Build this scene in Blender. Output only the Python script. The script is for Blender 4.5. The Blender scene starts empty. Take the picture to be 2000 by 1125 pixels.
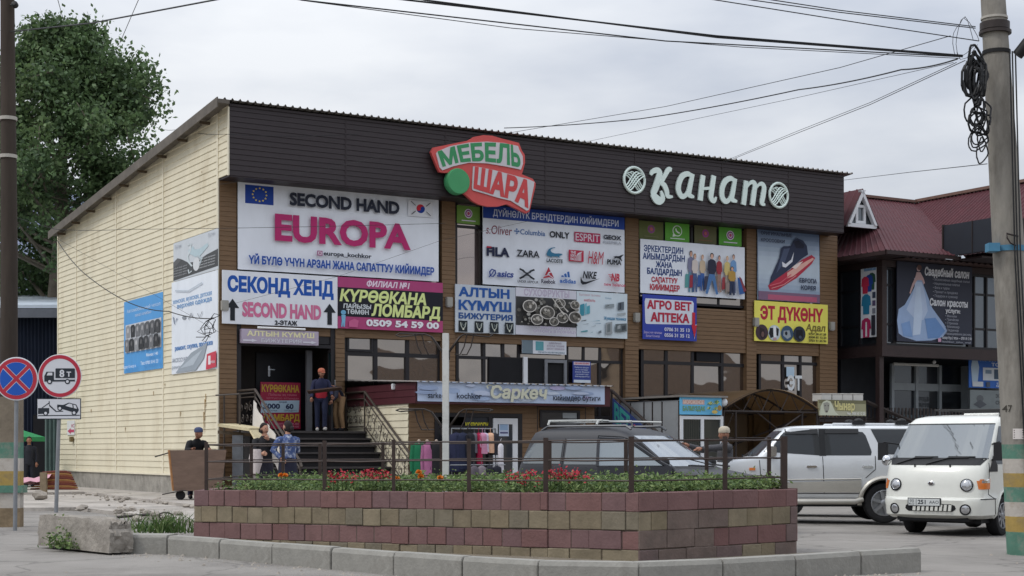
import bpy, bmesh, math, random
from mathutils import Vector as V, Matrix
R0 = random.Random(7)
sc = bpy.context.scene
col = sc.collection
rad = math.radians
# ------------------------------------------------------------------ camera
FPX, HY, CX, H = 3080.0, 880.0, 1000.0, 1.3          # focal length and horizon (in 2000 px wide photo), eye height
cd = bpy.data.cameras.new('camera'); cam = bpy.data.objects.new('camera', cd); col.objects.link(cam)
cam.location = (0, 0, H); cam.rotation_euler = (rad(90), 0, 0)
cd.sensor_width = 36; cd.lens = 36*FPX/2000; cd.shift_y = (HY-562.5)/2000; cd.clip_start = .1; cd.clip_end = 6000
sc.camera = cam
# ------------------------------------------------------------------ world: overcast sky
SUN_EL, SUN_AZ = rad(52), rad(-112)                   # azimuth from +Y towards +X
w = bpy.data.worlds.new('World'); sc.world = w; w.use_nodes = True
nt = w.node_tree; nt.nodes.clear(); N = nt.nodes.new; L = nt.links.new
out = N('ShaderNodeOutputWorld'); bg = N('ShaderNodeBackground'); bg.inputs[1].default_value = .1
sky = N('ShaderNodeTexSky'); sky.sky_type = 'NISHITA'; sky.sun_disc = False
sky.sun_elevation = SUN_EL; sky.sun_rotation = SUN_AZ; sky.air_density = 1.0; sky.dust_density = 2.5
tc = N('ShaderNodeTexCoord'); sep = N('ShaderNodeSeparateXYZ'); L(tc.outputs['Generated'], sep.inputs[0])
mp = N('ShaderNodeMapping'); mp.inputs['Scale'].default_value = (1, 1, 3.2); L(tc.outputs['Generated'], mp.inputs[0])
n1 = N('ShaderNodeTexNoise'); n1.inputs['Scale'].default_value = 3.4; n1.inputs['Detail'].default_value = 6; n1.inputs['Roughness'].default_value = .5
L(mp.outputs[0], n1.inputs['Vector'])
cr = N('ShaderNodeValToRGB'); cr.color_ramp.elements[0].position = .36; cr.color_ramp.elements[1].position = .66
cr.color_ramp.elements[0].color = (4.9, 5.3, 6.1, 1); cr.color_ramp.elements[1].color = (7.9, 8.1, 8.4, 1)
L(n1.outputs['Fac'], cr.inputs[0])
# an overcast dome is brighter towards the zenith
mr = N('ShaderNodeMapRange'); mr.inputs[1].default_value = .0; mr.inputs[2].default_value = 1.0; mr.inputs[3].default_value = .92; mr.inputs[4].default_value = 3.1
L(sep.outputs[2], mr.inputs[0])
vm = N('ShaderNodeVectorMath'); vm.operation = 'SCALE'; L(cr.outputs[0], vm.inputs[0]); L(mr.outputs[0], vm.inputs['Scale'])
mx = N('ShaderNodeMixRGB'); mx.inputs[0].default_value = .88; L(sky.outputs[0], mx.inputs[1]); L(vm.outputs[0], mx.inputs[2])
L(mx.outputs[0], bg.inputs[0]); L(bg.outputs[0], out.inputs[0])
sd = bpy.data.lights.new('sun', 'SUN'); sd.energy = 1.4; sd.angle = rad(12); sd.color = (1, .955, .88)
sun = bpy.data.objects.new('sun', sd); col.objects.link(sun)
sdir = V((math.sin(SUN_AZ)*math.cos(SUN_EL), math.cos(SUN_AZ)*math.cos(SUN_EL), math.sin(SUN_EL)))
sun.rotation_euler = (-sdir).to_track_quat('-Z', 'Y').to_euler(); sun.location = (0, 0, 60)
sc.view_settings.view_transform = 'Standard'; sc.view_settings.look = 'None'; sc.view_settings.exposure = -0.2
sc.view_settings.gamma = 1
# ------------------------------------------------------------------ materials
def lin(c): c /= 255.0; return c/12.92 if c <= .04045 else ((c+.055)/1.055)**2.4
def C(r, g, b): return (lin(r), lin(g), lin(b))
MATS = {}
def M(name, c, rough=.75, var=.1, scale=5, bump=0., bscale=60, metal=0., spec=.35, stain=None, stain_scale=1.2, stain_amt=.5, stretch=(1, 1, 1), crack=0.):
    if name in MATS: return MATS[name]
    m = bpy.data.materials.new(name); m.use_nodes = True; t = m.node_tree; n = t.nodes; l = t.links
    b = n['Principled BSDF']; b.inputs['Roughness'].default_value = rough; b.inputs['Metallic'].default_value = metal
    b.inputs['Specular IOR Level'].default_value = spec
    tx = n.new('ShaderNodeTexCoord'); mpp = n.new('ShaderNodeMapping'); mpp.inputs['Scale'].default_value = stretch
    l.new(tx.outputs['Object'], mpp.inputs[0])
    no = n.new('ShaderNodeTexNoise'); no.inputs['Scale'].default_value = scale; no.inputs['Detail'].default_value = 5; no.inputs['Roughness'].default_value = .6
    l.new(mpp.outputs[0], no.inputs['Vector'])
    rp = n.new('ShaderNodeValToRGB'); rp.color_ramp.elements[0].position = .3; rp.color_ramp.elements[1].position = .7
    rp.color_ramp.elements[0].color = tuple(x*(1-var) for x in c)+(1,); rp.color_ramp.elements[1].color = tuple(min(1, x*(1+var)) for x in c)+(1,)
    l.new(no.outputs['Fac'], rp.inputs[0]); last = rp.outputs[0]
    if stain:
        n2 = n.new('ShaderNodeTexNoise'); n2.inputs['Scale'].default_value = stain_scale; n2.inputs['Detail'].default_value = 8; n2.inputs['Roughness'].default_value = .7
        l.new(mpp.outputs[0], n2.inputs['Vector'])
        r2 = n.new('ShaderNodeValToRGB'); r2.color_ramp.elements[0].position = .5; r2.color_ramp.elements[1].position = .72
        r2.color_ramp.elements[0].color = (0, 0, 0, 1); r2.color_ramp.elements[1].color = (stain_amt,)*3+(1,)
        l.new(n2.outputs['Fac'], r2.inputs[0])
        mi = n.new('ShaderNodeMixRGB'); l.new(r2.outputs[0], mi.inputs[0]); l.new(last, mi.inputs[1]); mi.inputs[2].default_value = tuple(stain)+(1,); last = mi.outputs[0]
    if crack:
        nd = n.new('ShaderNodeTexNoise'); nd.inputs['Scale'].default_value = 1.6; nd.inputs['Detail'].default_value = 5; l.new(tx.outputs['Object'], nd.inputs['Vector'])
        va = n.new('ShaderNodeVectorMath'); va.operation = 'MULTIPLY_ADD'; l.new(nd.outputs['Color'], va.inputs[0]); va.inputs[1].default_value = (.9, .9, .9); l.new(tx.outputs['Object'], va.inputs[2])
        vo = n.new('ShaderNodeTexVoronoi'); vo.feature = 'DISTANCE_TO_EDGE'; vo.inputs['Scale'].default_value = crack; l.new(va.outputs[0], vo.inputs['Vector'])
        r3 = n.new('ShaderNodeValToRGB'); r3.color_ramp.elements[0].position = .0; r3.color_ramp.elements[1].position = .02; r3.color_ramp.elements[0].color = (.55, .55, .55, 1); r3.color_ramp.elements[1].color = (0, 0, 0, 1); l.new(vo.outputs['Distance'], r3.inputs[0])
        m3 = n.new('ShaderNodeMixRGB'); l.new(r3.outputs[0], m3.inputs[0]); l.new(last, m3.inputs[1]); m3.inputs[2].default_value = tuple(x*.35 for x in c)+(1,); last = m3.outputs[0]
    l.new(last, b.inputs['Base Color'])
    if bump:
        n3 = n.new('ShaderNodeTexNoise'); n3.inputs['Scale'].default_value = bscale; n3.inputs['Detail'].default_value = 4; l.new(mpp.outputs[0], n3.inputs['Vector'])
        bm_ = n.new('ShaderNodeBump'); bm_.inputs['Strength'].default_value = bump; bm_.inputs['Distance'].default_value = .02
        l.new(n3.outputs['Fac'], bm_.inputs['Height']); l.new(bm_.outputs[0], b.inputs['Normal'])
    MATS[name] = m; return m
def GLASS(name, dark, tint, fac, wobble=0., wscale=1.2, rough=.02, fr=.5):
    if name in MATS: return MATS[name]
    m = bpy.data.materials.new(name); m.use_nodes = True; t = m.node_tree; n = t.nodes; l = t.links; n.clear()
    o = n.new('ShaderNodeOutputMaterial'); d = n.new('ShaderNodeBsdfPrincipled'); d.inputs['Base Color'].default_value = dark+(1,); d.inputs['Roughness'].default_value = .3
    g = n.new('ShaderNodeBsdfGlossy'); g.inputs['Color'].default_value = tint+(1,); g.inputs['Roughness'].default_value = rough
    lw = n.new('ShaderNodeLayerWeight'); lw.inputs[0].default_value = .35
    ma = n.new('ShaderNodeMath'); ma.operation = 'MULTIPLY_ADD'; l.new(lw.outputs['Fresnel'], ma.inputs[0]); ma.inputs[1].default_value = fr; ma.inputs[2].default_value = fac; ma.use_clamp = True
    mi = n.new('ShaderNodeMixShader'); l.new(ma.outputs[0], mi.inputs[0]); l.new(d.outputs[0], mi.inputs[1]); l.new(g.outputs[0], mi.inputs[2]); l.new(mi.outputs[0], o.inputs[0])
    if wobble:
        tx = n.new('ShaderNodeTexCoord'); no = n.new('ShaderNodeTexNoise'); no.inputs['Scale'].default_value = wscale; no.inputs['Detail'].default_value = 1
        l.new(tx.outputs['Object'], no.inputs['Vector']); bu = n.new('ShaderNodeBump'); bu.inputs['Strength'].default_value = wobble; bu.inputs['Distance'].default_value = .1
        l.new(no.outputs['Fac'], bu.inputs['Height']); l.new(bu.outputs[0], g.inputs['Normal'])
    MATS[name] = m; return m
PRINT = {}
def P(r, g, b):
    """printed vinyl / paint of one colour, slightly weathered"""
    k = 'print %d %d %d' % (r, g, b)
    return M(k, C(r, g, b), .55, .05, 3, .12, 5, 0, .3)
# ------------------------------------------------------------------ mesh builder
WM = {}
class MB:
    def __init__(s): s.v = []; s.f = []; s.m = []; s.mi = 0
    def add(s, vs, fs, mi=None):
        o = len(s.v); s.v += [V(p) for p in vs]; s.f += [tuple(i+o for i in f) for f in fs]; s.m += [s.mi if mi is None else mi]*len(fs); return s
    def quad(s, a, b, c, d, mi=None): return s.add([a, b, c, d], [(0, 1, 2, 3)], mi)
    def frame_box(s, O, X, Y, Z, mi=None):
        O, X, Y, Z = V(O), V(X), V(Y), V(Z)
        vs = [O, O+X, O+X+Y, O+Y, O+Z, O+X+Z, O+X+Y+Z, O+Y+Z]
        fs = [(0, 3, 2, 1), (4, 5, 6, 7), (0, 1, 5, 4), (1, 2, 6, 5), (2, 3, 7, 6), (3, 0, 4, 7)]
        if X.cross(Y).dot(Z) < 0: fs = [f[::-1] for f in fs]
        return s.add(vs, fs, mi)
    def box(s, x0, y0, z0, x1, y1, z1, mi=None): return s.frame_box((x0, y0, z0), (x1-x0, 0, 0), (0, y1-y0, 0), (0, 0, z1-z0), mi)
    def tube(s, pts, r, n=6, mi=None, caps=True):
        pts = [V(p) for p in pts]; rs = r if isinstance(r, (list, tuple)) else [r]*len(pts); rings = []; up = None
        for i, p in enumerate(pts):
            d = (pts[min(i+1, len(pts)-1)]-pts[max(i-1, 0)]).normalized()
            if up is None: up = V((0, 0, 1)) if abs(d.z) < .9 else V((1, 0, 0))
            a = d.cross(up); a = a.normalized() if a.length > 1e-5 else d.orthogonal().normalized(); b = a.cross(d).normalized(); up = b
            rings.append([p+a*math.cos(2*math.pi*k/n)*rs[i]+b*math.sin(2*math.pi*k/n)*rs[i] for k in range(n)])
        vs = [q for g in rings for q in g]; fs = []
        for i in range(len(pts)-1):
            for k in range(n):
                k2 = (k+1) % n; fs.append((i*n+k, i*n+k2, (i+1)*n+k2, (i+1)*n+k))
        if caps: fs += [tuple(range(n))[::-1], tuple((len(pts)-1)*n+k for k in range(n))]
        return s.add(vs, fs, mi)
    def lathe(s, prof, O, X, Y, Z, n=24, mi=None, caps=(1, 1)):
        """profile (r, h) turned about axis Z through O"""
        O, X, Y, Z = V(O), V(X), V(Y), V(Z); vs = []; fs = []
        for r, h in prof:
            for k in range(n):
                a = 2*math.pi*k/n; vs.append(O+X*(r*math.cos(a))+Y*(r*math.sin(a))+Z*h)
        for i in range(len(prof)-1):
            for k in range(n):
                k2 = (k+1) % n; fs.append((i*n+k, i*n+k2, (i+1)*n+k2, (i+1)*n+k))
        if caps[0]: fs.append(tuple(range(n))[::-1])
        if caps[1]: fs.append(tuple((len(prof)-1)*n+k for k in range(n)))
        return s.add(vs, fs, mi)
    def prism(s, poly, O, X, Y, Z, mi=None):
        """closed 2-D outline in (X, Y) extruded by Z"""
        O, X, Y, Z = V(O), V(X), V(Y), V(Z); n = len(poly)
        ar = sum(poly[i][0]*poly[(i+1) % n][1]-poly[(i+1) % n][0]*poly[i][1] for i in range(n))
        if (ar < 0) != (X.cross(Y).dot(Z) < 0): poly = poly[::-1]
        a = [O+X*p[0]+Y*p[1] for p in poly]; b = [q+Z for q in a]
        fs = [tuple(range(n))[::-1], tuple(range(n, 2*n))]+[(i, (i+1) % n, n+(i+1) % n, n+i) for i in range(n)]
        return s.add(a+b, fs, mi)
    def sphere(s, c, rx, ry, rz, nu=10, nv=7, mi=None):
        c = V(c); vs = [c+V((0, 0, rz))]; fs = []
        for j in range(1, nv):
            t = math.pi*j/nv
            for k in range(nu): a = 2*math.pi*k/nu; vs.append(c+V((rx*math.sin(t)*math.cos(a), ry*math.sin(t)*math.sin(a), rz*math.cos(t))))
        vs.append(c-V((0, 0, rz)))
        for k in range(nu): fs.append((0, 1+k, 1+(k+1) % nu)); fs.append((len(vs)-1, 1+(nv-2)*nu+(k+1) % nu, 1+(nv-2)*nu+k))
        for j in range(nv-2):
            for k in range(nu): k2 = (k+1) % nu; fs.append((1+j*nu+k, 1+(j+1)*nu+k, 1+(j+1)*nu+k2, 1+j*nu+k2))
        return s.add(vs, fs, mi)
    def build(s, name, mats, parent=None, smooth=None, local=False, bevel=0.):
        if not isinstance(mats, (list, tuple)): mats = [mats]
        me = bpy.data.meshes.new(name)
        if parent is not None:
            Mw = WM[parent.name]; inv = Mw.inverted(); vs = s.v if local else [inv @ p for p in s.v]; loc = None
        else:
            x = [p.x for p in s.v]; y = [p.y for p in s.v]; loc = V(((min(x)+max(x))/2, (min(y)+max(y))/2, min(p.z for p in s.v)))
            Mw = Matrix.Translation(loc); vs = [p-loc for p in s.v]
        me.from_pydata([tuple(p) for p in vs], [], s.f); me.update()
        for m in mats: me.materials.append(m)
        if len(mats) > 1: me.polygons.foreach_set('material_index', s.m)
        if bevel:
            b = bmesh.new(); b.from_mesh(me); bmesh.ops.remove_doubles(b, verts=b.verts, dist=1e-5)
            ed = [e for e in b.edges if len(e.link_faces) == 2 and e.calc_face_angle(0) > .5]
            bmesh.ops.bevel(b, geom=ed, offset=bevel, segments=2, affect='EDGES', clamp_overlap=True); b.to_mesh(me); b.free()
        if smooth is not None:
            me.polygons.foreach_set('use_smooth', [True]*len(me.polygons))
            try: me.set_sharp_from_angle(angle=rad(smooth))
            except Exception: pass
        o = bpy.data.objects.new(name, me); col.objects.link(o)
        if parent is not None: o.parent = parent
        else: o.location = loc
        WM[o.name] = Mw
        return o
def empty(name, loc, rz=0., label=None, cat=None, group=None):
    o = bpy.data.objects.new(name, None); o.empty_display_size = .2; col.objects.link(o); o.location = loc; o.rotation_euler = (0, 0, rz)
    WM[o.name] = Matrix.Translation(V(loc)) @ Matrix.Rotation(rz, 4, 'Z')
    return tag(o, label, cat, group)
def tag(o, label=None, cat=None, group=None, kind=None):
    if label: o['label'] = label
    if cat: o['category'] = cat
    if group: o['group'] = group
    if kind: o['kind'] = kind
    return o
def copy_tree(o, parent=None):
    c = o.copy(); col.objects.link(c)
    if parent is not None: c.parent = parent; c.matrix_parent_inverse = o.matrix_parent_inverse.copy()
    WM[c.name] = WM[o.name]
    for ch in o.children: copy_tree(ch, c)
    return c
# ------------------------------------------------------------------ geometry of the place
AL = rad(30.6); ca, sa = math.cos(AL), math.sin(AL)
E1 = V((ca, sa, 0)); E2 = V((-sa, ca, 0)); NF = V((sa, -ca, 0)); NS = -E1; UP = V((0, 0, 1))
A = V((-7.43, 40, 0))                                  # front corner of the shop
def FP(u, v, z): return A+E1*u+NF*v+UP*z
def SP(s, d, z): return A+E2*s+NS*d+UP*z
def ray(px, py): return V(((px-CX)/FPX, 1, (HY-py)/FPX))
def hit(px, py, P0, Nn):
    d = ray(px, py); c0 = V((0, 0, H)); return c0+d*((V(P0)-c0).dot(Nn)/d.dot(Nn))
def fuz(px, py, v=0.):
    p = hit(px, py, FP(0, v, 0), NF)-A; return p.dot(E1), p.z
def ssz(px, py, d=0.):
    p = hit(px, py, SP(0, d, 0), NS)-A; return p.dot(E2), p.z
def G(px, py, z=0.): return hit(px, py, (0, 0, z), UP)
def D(px, py, Y): return V((0, 0, H))+ray(px, py)*Y
# ------------------------------------------------------------------ lettering: outlines of the built-in font filled by winding number
_gc = {}
def outline(txt, bold, shear):
    k = (txt, bold, shear)
    if k in _gc: return _gc[k]
    cu = bpy.data.curves.new('lettering', 'FONT'); cu.body = txt; cu.shear = shear; cu.resolution_u = 3; cu.fill_mode = 'NONE'
    ob = bpy.data.objects.new('lettering', cu); me = bpy.data.meshes.new_from_object(ob)
    co = [(p.co.x, p.co.y) for p in me.vertices]; lk = {}
    for e in me.edges:
        a, b = e.vertices; lk.setdefault(a, []).append(b); lk.setdefault(b, []).append(a)
    seen = set(); cont = []
    for i in range(len(co)):
        if i in seen or i not in lk: continue
        c = [i]; seen.add(i); cur = i
        while True:
            nx = [j for j in sorted(lk[cur], key=lambda j: (j != cur+1)) if j not in seen]
            if not nx: break
            cur = nx[0]; seen.add(cur); c.append(cur)
        if len(c) > 2: cont.append([co[j] for j in c])
    bpy.data.objects.remove(ob); bpy.data.curves.remove(cu); bpy.data.meshes.remove(me)
    area = lambda c: sum(c[i-1][0]*c[i][1]-c[i][0]*c[i-1][1] for i in range(len(c)))
    if cont and bold > 0:                                # thicken the strokes: move every outline point outwards
        res = []; bb = [(min(p[0] for p in c), min(p[1] for p in c), max(p[0] for p in c), max(p[1] for p in c)) for c in cont]
        for ci, c in enumerate(cont):
            a = bb[ci]; grp = [cont[k] for k, d in enumerate(bb) if d[0] < a[2] and a[0] < d[2] and d[1] < a[3] and a[1] < d[3]]; sg = 1 if area(max(grp, key=lambda q: abs(area(q)))) > 0 else -1
            c = [p for i, p in enumerate(c) if math.hypot(p[0]-c[i-1][0], p[1]-c[i-1][1]) > 1e-4]; q = []; n = len(c)
            if n < 3: continue
            for i in range(n):
                (ax, ay), (bx, by), (dx, dy) = c[i-1], c[i], c[(i+1) % n]; l1 = math.hypot(bx-ax, by-ay) or 1; l2 = math.hypot(dx-bx, dy-by) or 1
                n1 = ((by-ay)/l1, -(bx-ax)/l1); n2 = ((dy-by)/l2, -(dx-bx)/l2); k = max(.45, 1+n1[0]*n2[0]+n1[1]*n2[1]); q.append((bx+sg*bold*(n1[0]+n2[0])/k, by+sg*bold*(n1[1]+n2[1])/k))
            if area(q)*area(c) > 0: res.append(q)
        cont = res
    _gc[k] = cont; return cont
def fill(cont, rows=26):
    """nonzero fill -> list of trapezoids"""
    if not cont: return []
    ed = []
    for c in cont:
        for i in range(len(c)):
            (x0, y0), (x1, y1) = c[i], c[(i+1) % len(c)]
            if abs(y0-y1) < 1e-7: continue
            ed.append((x0, y0, x1, y1, 1) if y0 < y1 else (x1, y1, x0, y0, -1))
    ya = min(e[1] for e in ed); yb = max(e[3] for e in ed)
    ys = sorted(set([ya+(yb-ya)*i/rows for i in range(rows+1)]+[round(e[1], 3) for e in ed]+[round(e[3], 3) for e in ed])); yy = [ys[0]]
    for q in ys[1:]:
        if q-yy[-1] > (yb-ya)*.012: yy.append(q)
    tr = []
    for y0, y1 in zip(yy, yy[1:]):
        ym = (y0+y1)/2; act = []
        for e in ed:
            if e[1] <= ym < e[3]: k = (e[2]-e[0])/(e[3]-e[1]); act.append((e[0]+k*(ym-e[1]), k, e[4]))
        act.sort(); wn = 0; st = None; h = (y1-y0)/2
        for x, k, d in act:
            k = max(-8, min(8, k))
            if wn == 0: st = (x, k)
            wn += d
            if wn == 0 and x-st[0] > 1e-4:
                a0, a1, b0, b1 = st[0]-st[1]*h, st[0]+st[1]*h, x-k*h, x+k*h
                if a0 > b0: a0 = b0 = (a0+b0)/2
                if a1 > b1: a1 = b1 = (a1+b1)/2
                tr.append((a0, y0, b0, y0, b1, y1, a1, y1))
    return tr
_cap = None
def text_traps(txt, bold=.02, shear=0., rows=26, spacing=0):
    """trapezoids with x in 0..1 over the ink and y in cap heights above the baseline"""
    global _cap
    if _cap is None: _cap = max(p[1] for c in outline('H', 0, 0) for p in c)
    cont = outline(txt, bold, shear)
    if not cont: return []
    x0 = min(p[0] for c in cont for p in c); x1 = max(p[0] for c in cont for p in c)
    # glyph by glyph so that overlaps between letters do not matter
    return [tuple((q-x0)/(x1-x0) if i % 2 == 0 else (q+bold)/(_cap+2*bold) for i, q in enumerate(t)) for t in fill(cont, rows)]
class Board:
    """a flat sign: panel + print. Fractions: x 0..1 left to right, y 0..1 top to bottom"""
    def __init__(s, name, label, cat, O, R, U, Nn, base, thick=.03, parent=None, panel='panel', group=None, bevel=0):
        s.O, s.R, s.U, s.N, s.t, s.k = V(O), V(R), V(U), V(Nn), thick, 0
        if parent is None: s.root = empty(name, s.O+s.R*.5, 0, label, cat, group)
        else: s.root = parent
        s.panel = None
        if base is not None:
            m = MB(); m.frame_box(s.O, s.R, s.U, s.N*thick); s.panel = m.build(panel, base, s.root, bevel=bevel)
    def pt(s, x, y, k=None): return s.O+s.R*x+s.U*(1-y)+s.N*(s.t+.0025*(s.k if k is None else k))
    def text(s, txt, x0, y0, x1, y1, c, bold=.025, shear=0., rise=0., arc=0., rows=26, outline_c=None, name='lettering', mat=None, owidth=.05):
        if bold > .04: bold = .04+(bold-.04)*.3
        if outline_c is not None:
            k_ = owidth*.45; f_ = k_*.5*(x1-x0)/max(1, len(txt))/.6; s.text(txt, x0-f_, y0, x1+f_, y1, outline_c, min(.04, bold)+k_, shear, rise, arc, rows, None, name)
        s.k += 1; m = MB()
        for t in text_traps(txt, bold, shear, rows):
            q = []
            for i in range(0, 8, 2):
                fx, fy = x0+(x1-x0)*t[i], y1+(y0-y1)*t[i+1]+rise*t[i]-arc*4*t[i]*(1-t[i]); q.append(s.pt(fx, fy))
            m.add(q, [(0, 1, 2, 3)])
        return m.build(name, mat or P(*c), s.root)
    def poly(s, pts, c, name='picture_print', mat=None, into=None):
        s.k += 1; m = into or MB(); q = [s.pt(*p) for p in pts]
        m.add(q, [tuple(range(len(q)))]); 
        return m.build(name, mat or P(*c), s.root) if into is None else m
    def shapes(s, name, lst):
        """[(colour, outline), ...] layered into one part"""
        cs = []; m = MB()
        for c, pts in lst:
            if c not in cs: cs.append(c)
            s.k += 1; m.add([s.pt(*p) for p in pts], [tuple(range(len(pts)))], cs.index(c))
        return m.build(name, [P(*c) for c in cs], s.root)
    def rect(s, x0, y0, x1, y1, c, name='band', mat=None): return s.poly([(x0, y0), (x0, y1), (x1, y1), (x1, y0)], c, name, mat)
def ell(cx, cy, rx, ry, n=20, a0=0, a1=360): return [(cx+rx*math.cos(rad(a0+(a1-a0)*i/n)), cy+ry*math.sin(rad(a0+(a1-a0)*i/n))) for i in range(n)]
def rc(x0, y0, x1, y1): return [(x0, y0), (x0, y1), (x1, y1), (x1, y0)]
def strip(pts, w, ay=1.):
    """outline of a brush stroke along pts with width(s) w (x units; ay = width/height aspect)"""
    ws = w if isinstance(w, (list, tuple)) else [w]*len(pts); l_, r_ = [], []
    for i, p in enumerate(pts):
        a, b = pts[max(i-1, 0)], pts[min(i+1, len(pts)-1)]; dx, dy = b[0]-a[0], (b[1]-a[1])/ay; d = math.hypot(dx, dy) or 1
        nx, ny = -dy/d, dx/d; l_.append((p[0]+nx*ws[i]/2, p[1]+ny*ws[i]/2*ay)); r_.append((p[0]-nx*ws[i]/2, p[1]-ny*ws[i]/2*ay))
    return l_+r_[::-1]
def fboard(name, label, cat, q, v, base, thick=.03, parent=None, panel='panel', bevel=0):
    """board on the shop front from its four photo corners (TL, TR, BL, BR)"""
    p = [fuz(x, y, v) for x, y in q]; u0 = (p[0][0]+p[2][0])/2; u1 = (p[1][0]+p[3][0])/2; z1 = (p[0][1]+p[1][1])/2; z0 = (p[2][1]+p[3][1])/2
    return Board(name, label, cat, FP(u0, v, z0), E1*(u1-u0), UP*(z1-z0), NF, base, thick, parent, panel, bevel=bevel)
def sboard(name, label, cat, q, d, base, thick=.012):
    """board on the side wall (x runs from the far end towards the front corner)"""
    p = [ssz(x, y, d) for x, y in q]; s0 = (p[0][0]+p[2][0])/2; s1 = (p[1][0]+p[3][0])/2; z1 = (p[0][1]+p[1][1])/2; z0 = (p[2][1]+p[3][1])/2
    return Board(name, label, cat, SP(s0, d, z0), -E2*(s0-s1), UP*(z1-z0), NS, base, thick)
def siding(m, O, R, length, z0, z1, Nn, pitch, lip=.02, mi=0, clip=None, gap=.004):
    """horizontal planks: each one leans out towards its lower edge; clip(z) -> (a, b) range along R"""
    O, R, Nn = V(O), V(R).normalized(), V(Nn); z = z0
    while z < z1-1e-4:
        zt = min(z+pitch, z1)
        a0, b0 = clip(z) if clip else (0, length); a1, b1 = clip(zt) if clip else (0, length)
        if b0 > a0+.01:
            b1 = max(b1, a1); zl = z+gap*2
            m.quad(O+R*a0+UP*zl+Nn*lip, O+R*b0+UP*zl+Nn*lip, O+R*b1+UP*zt+Nn*.002, O+R*a1+UP*zt+Nn*.002, mi)
            m.quad(O+R*a0+UP*z+Nn*.002, O+R*b0+UP*z+Nn*.002, O+R*b0+UP*zl+Nn*lip, O+R*a0+UP*zl+Nn*lip, mi)
        z = zt
    return m
# ------------------------------------------------------------------ shared materials
CREAM = M('cream siding', C(216, 208, 184), .6, .05, 1.5, .05, 30, stain=C(168, 150, 116), stain_scale=1.1, stain_amt=.42, stretch=(1, 1, .45))
CREAM2 = M('cream trim', C(222, 214, 192), .6, .05, 2)
BROWN = M('oak vinyl siding', C(112, 87, 62), .55, .16, 4, .06, 30, stretch=(1, 1, 9))
DARKSID = M('dark brown siding', C(46, 38, 41), .5, .12, 5, .05, 30, stretch=(1, 1, 6))
BLACKFR = M('dark window frame', C(34, 32, 36), .4, .1, 5)
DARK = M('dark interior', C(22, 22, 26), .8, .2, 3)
CONC = M('concrete', C(150, 146, 138), .9, .22, 3, .5, 24, stain=C(95, 90, 84), stain_scale=2.2, stain_amt=.8)
CONC_L = M('pale concrete', C(172, 168, 162), .9, .15, 3, .35, 20, stain=C(128, 122, 115), stain_scale=1.4, stain_amt=.7)
ASPH = M('asphalt', C(138, 134, 129), .92, .12, 1.0, .8, 70, stain=C(104, 100, 97), stain_scale=.45, stain_amt=.8, crack=.42)
ROOFG = M('grey roof metal', C(140, 136, 132), .5, .15, 2, .1, 12, .3)
BRONZE = GLASS('bronze glass', (.012, .01, .01), (.76, .68, .62), .40, .13, 1.1)
BRONZE_P = GLASS('pink bronze glass', (.05, .04, .04), (.85, .72, .66), .42, .10, .9)
STEEL_D = M('dark painted steel', C(48, 40, 38), .5, .2, 8, .1, 40)
STEEL_G = M('grey galvanised steel', C(135, 138, 142), .45, .12, 6, .05, 40, .4)
WHITE_P = M('white pvc', C(214, 216, 220), .4, .05, 3)
IRON = M('wrought iron', C(66, 58, 52), .5, .2, 10)
# ------------------------------------------------------------------ ground
def gz(x, y):
    z = -0.03
    if x > 2: z -= .012*(x-2)
    z += .005*math.sin(x*.9+y*.31)+.005*math.sin(x*.37-y*.8)
    return z
m = MB(); nx, ny = 90, 110
xs = [-70+140*i/nx for i in range(nx+1)]; ys = [4+116*(j/ny)**1.6 for j in range(ny+1)]
vs = [(x, y, gz(x, y)) for y in ys for x in xs]
m.add(vs, [(j*(nx+1)+i, j*(nx+1)+i+1, (j+1)*(nx+1)+i+1, (j+1)*(nx+1)+i) for j in range(ny) for i in range(nx)])
tag(m.build('road', ASPH, smooth=60), kind='structure')
m = MB(); m.quad((-3000, -3000, -1.2), (3000, -3000, -1.2), (3000, 3000, -1.2), (-3000, 3000, -1.2))
tag(m.build('ground', M('far earth', C(120, 112, 92), .95, .2, .02)), kind='structure')
# broken pavement by the side wall, two low steps, ragged slab edges
def slab(name, pts, z, drop, mat):
    m = MB(); top = []; r = random.Random(len(pts)*13+int(z*100))
    for i, p in enumerate(pts):
        q = pts[(i+1) % len(pts)]; n = max(1, int((V(q)-V(p)).length/.35)) if i < 1 or i == len(pts)-1 else 1
        for k in range(n):
            c = V(p).lerp(V(q), k/n); top.append((c.x+(r.uniform(-.07, .07) if k else 0), c.y+(r.uniform(-.09, .09) if k else 0)))
    m.prism(top, (0, 0, z-drop), (1, 0, 0), (0, 1, 0), (0, 0, drop))
    return tag(m.build(name, mat), kind='structure')
PAVE = M('worn pavement', C(168, 162, 155), .9, .18, 1.1, .6, 18, stain=C(112, 106, 98), stain_scale=.8, stain_amt=.85, crack=.6)
slab('pavement', [(-19.0, 33.6), (-9.5, 34.6), (-5.4, 27.6), (-3.9, 27.8), (-3.0, 33), (1, 41.5), (-8, 40.6), (-17, 55), (-24, 52)], .055, .2, PAVE)
slab('pavement', [(-17.0, 43.2), (-12.2, 45.0), (-6.6, 33.6), (-4.2, 35.5), (-4.2, 37.6), (-7.6, 41.0), (-16.0, 54.2), (-22, 51)], .125, .2, PAVE)
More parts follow.
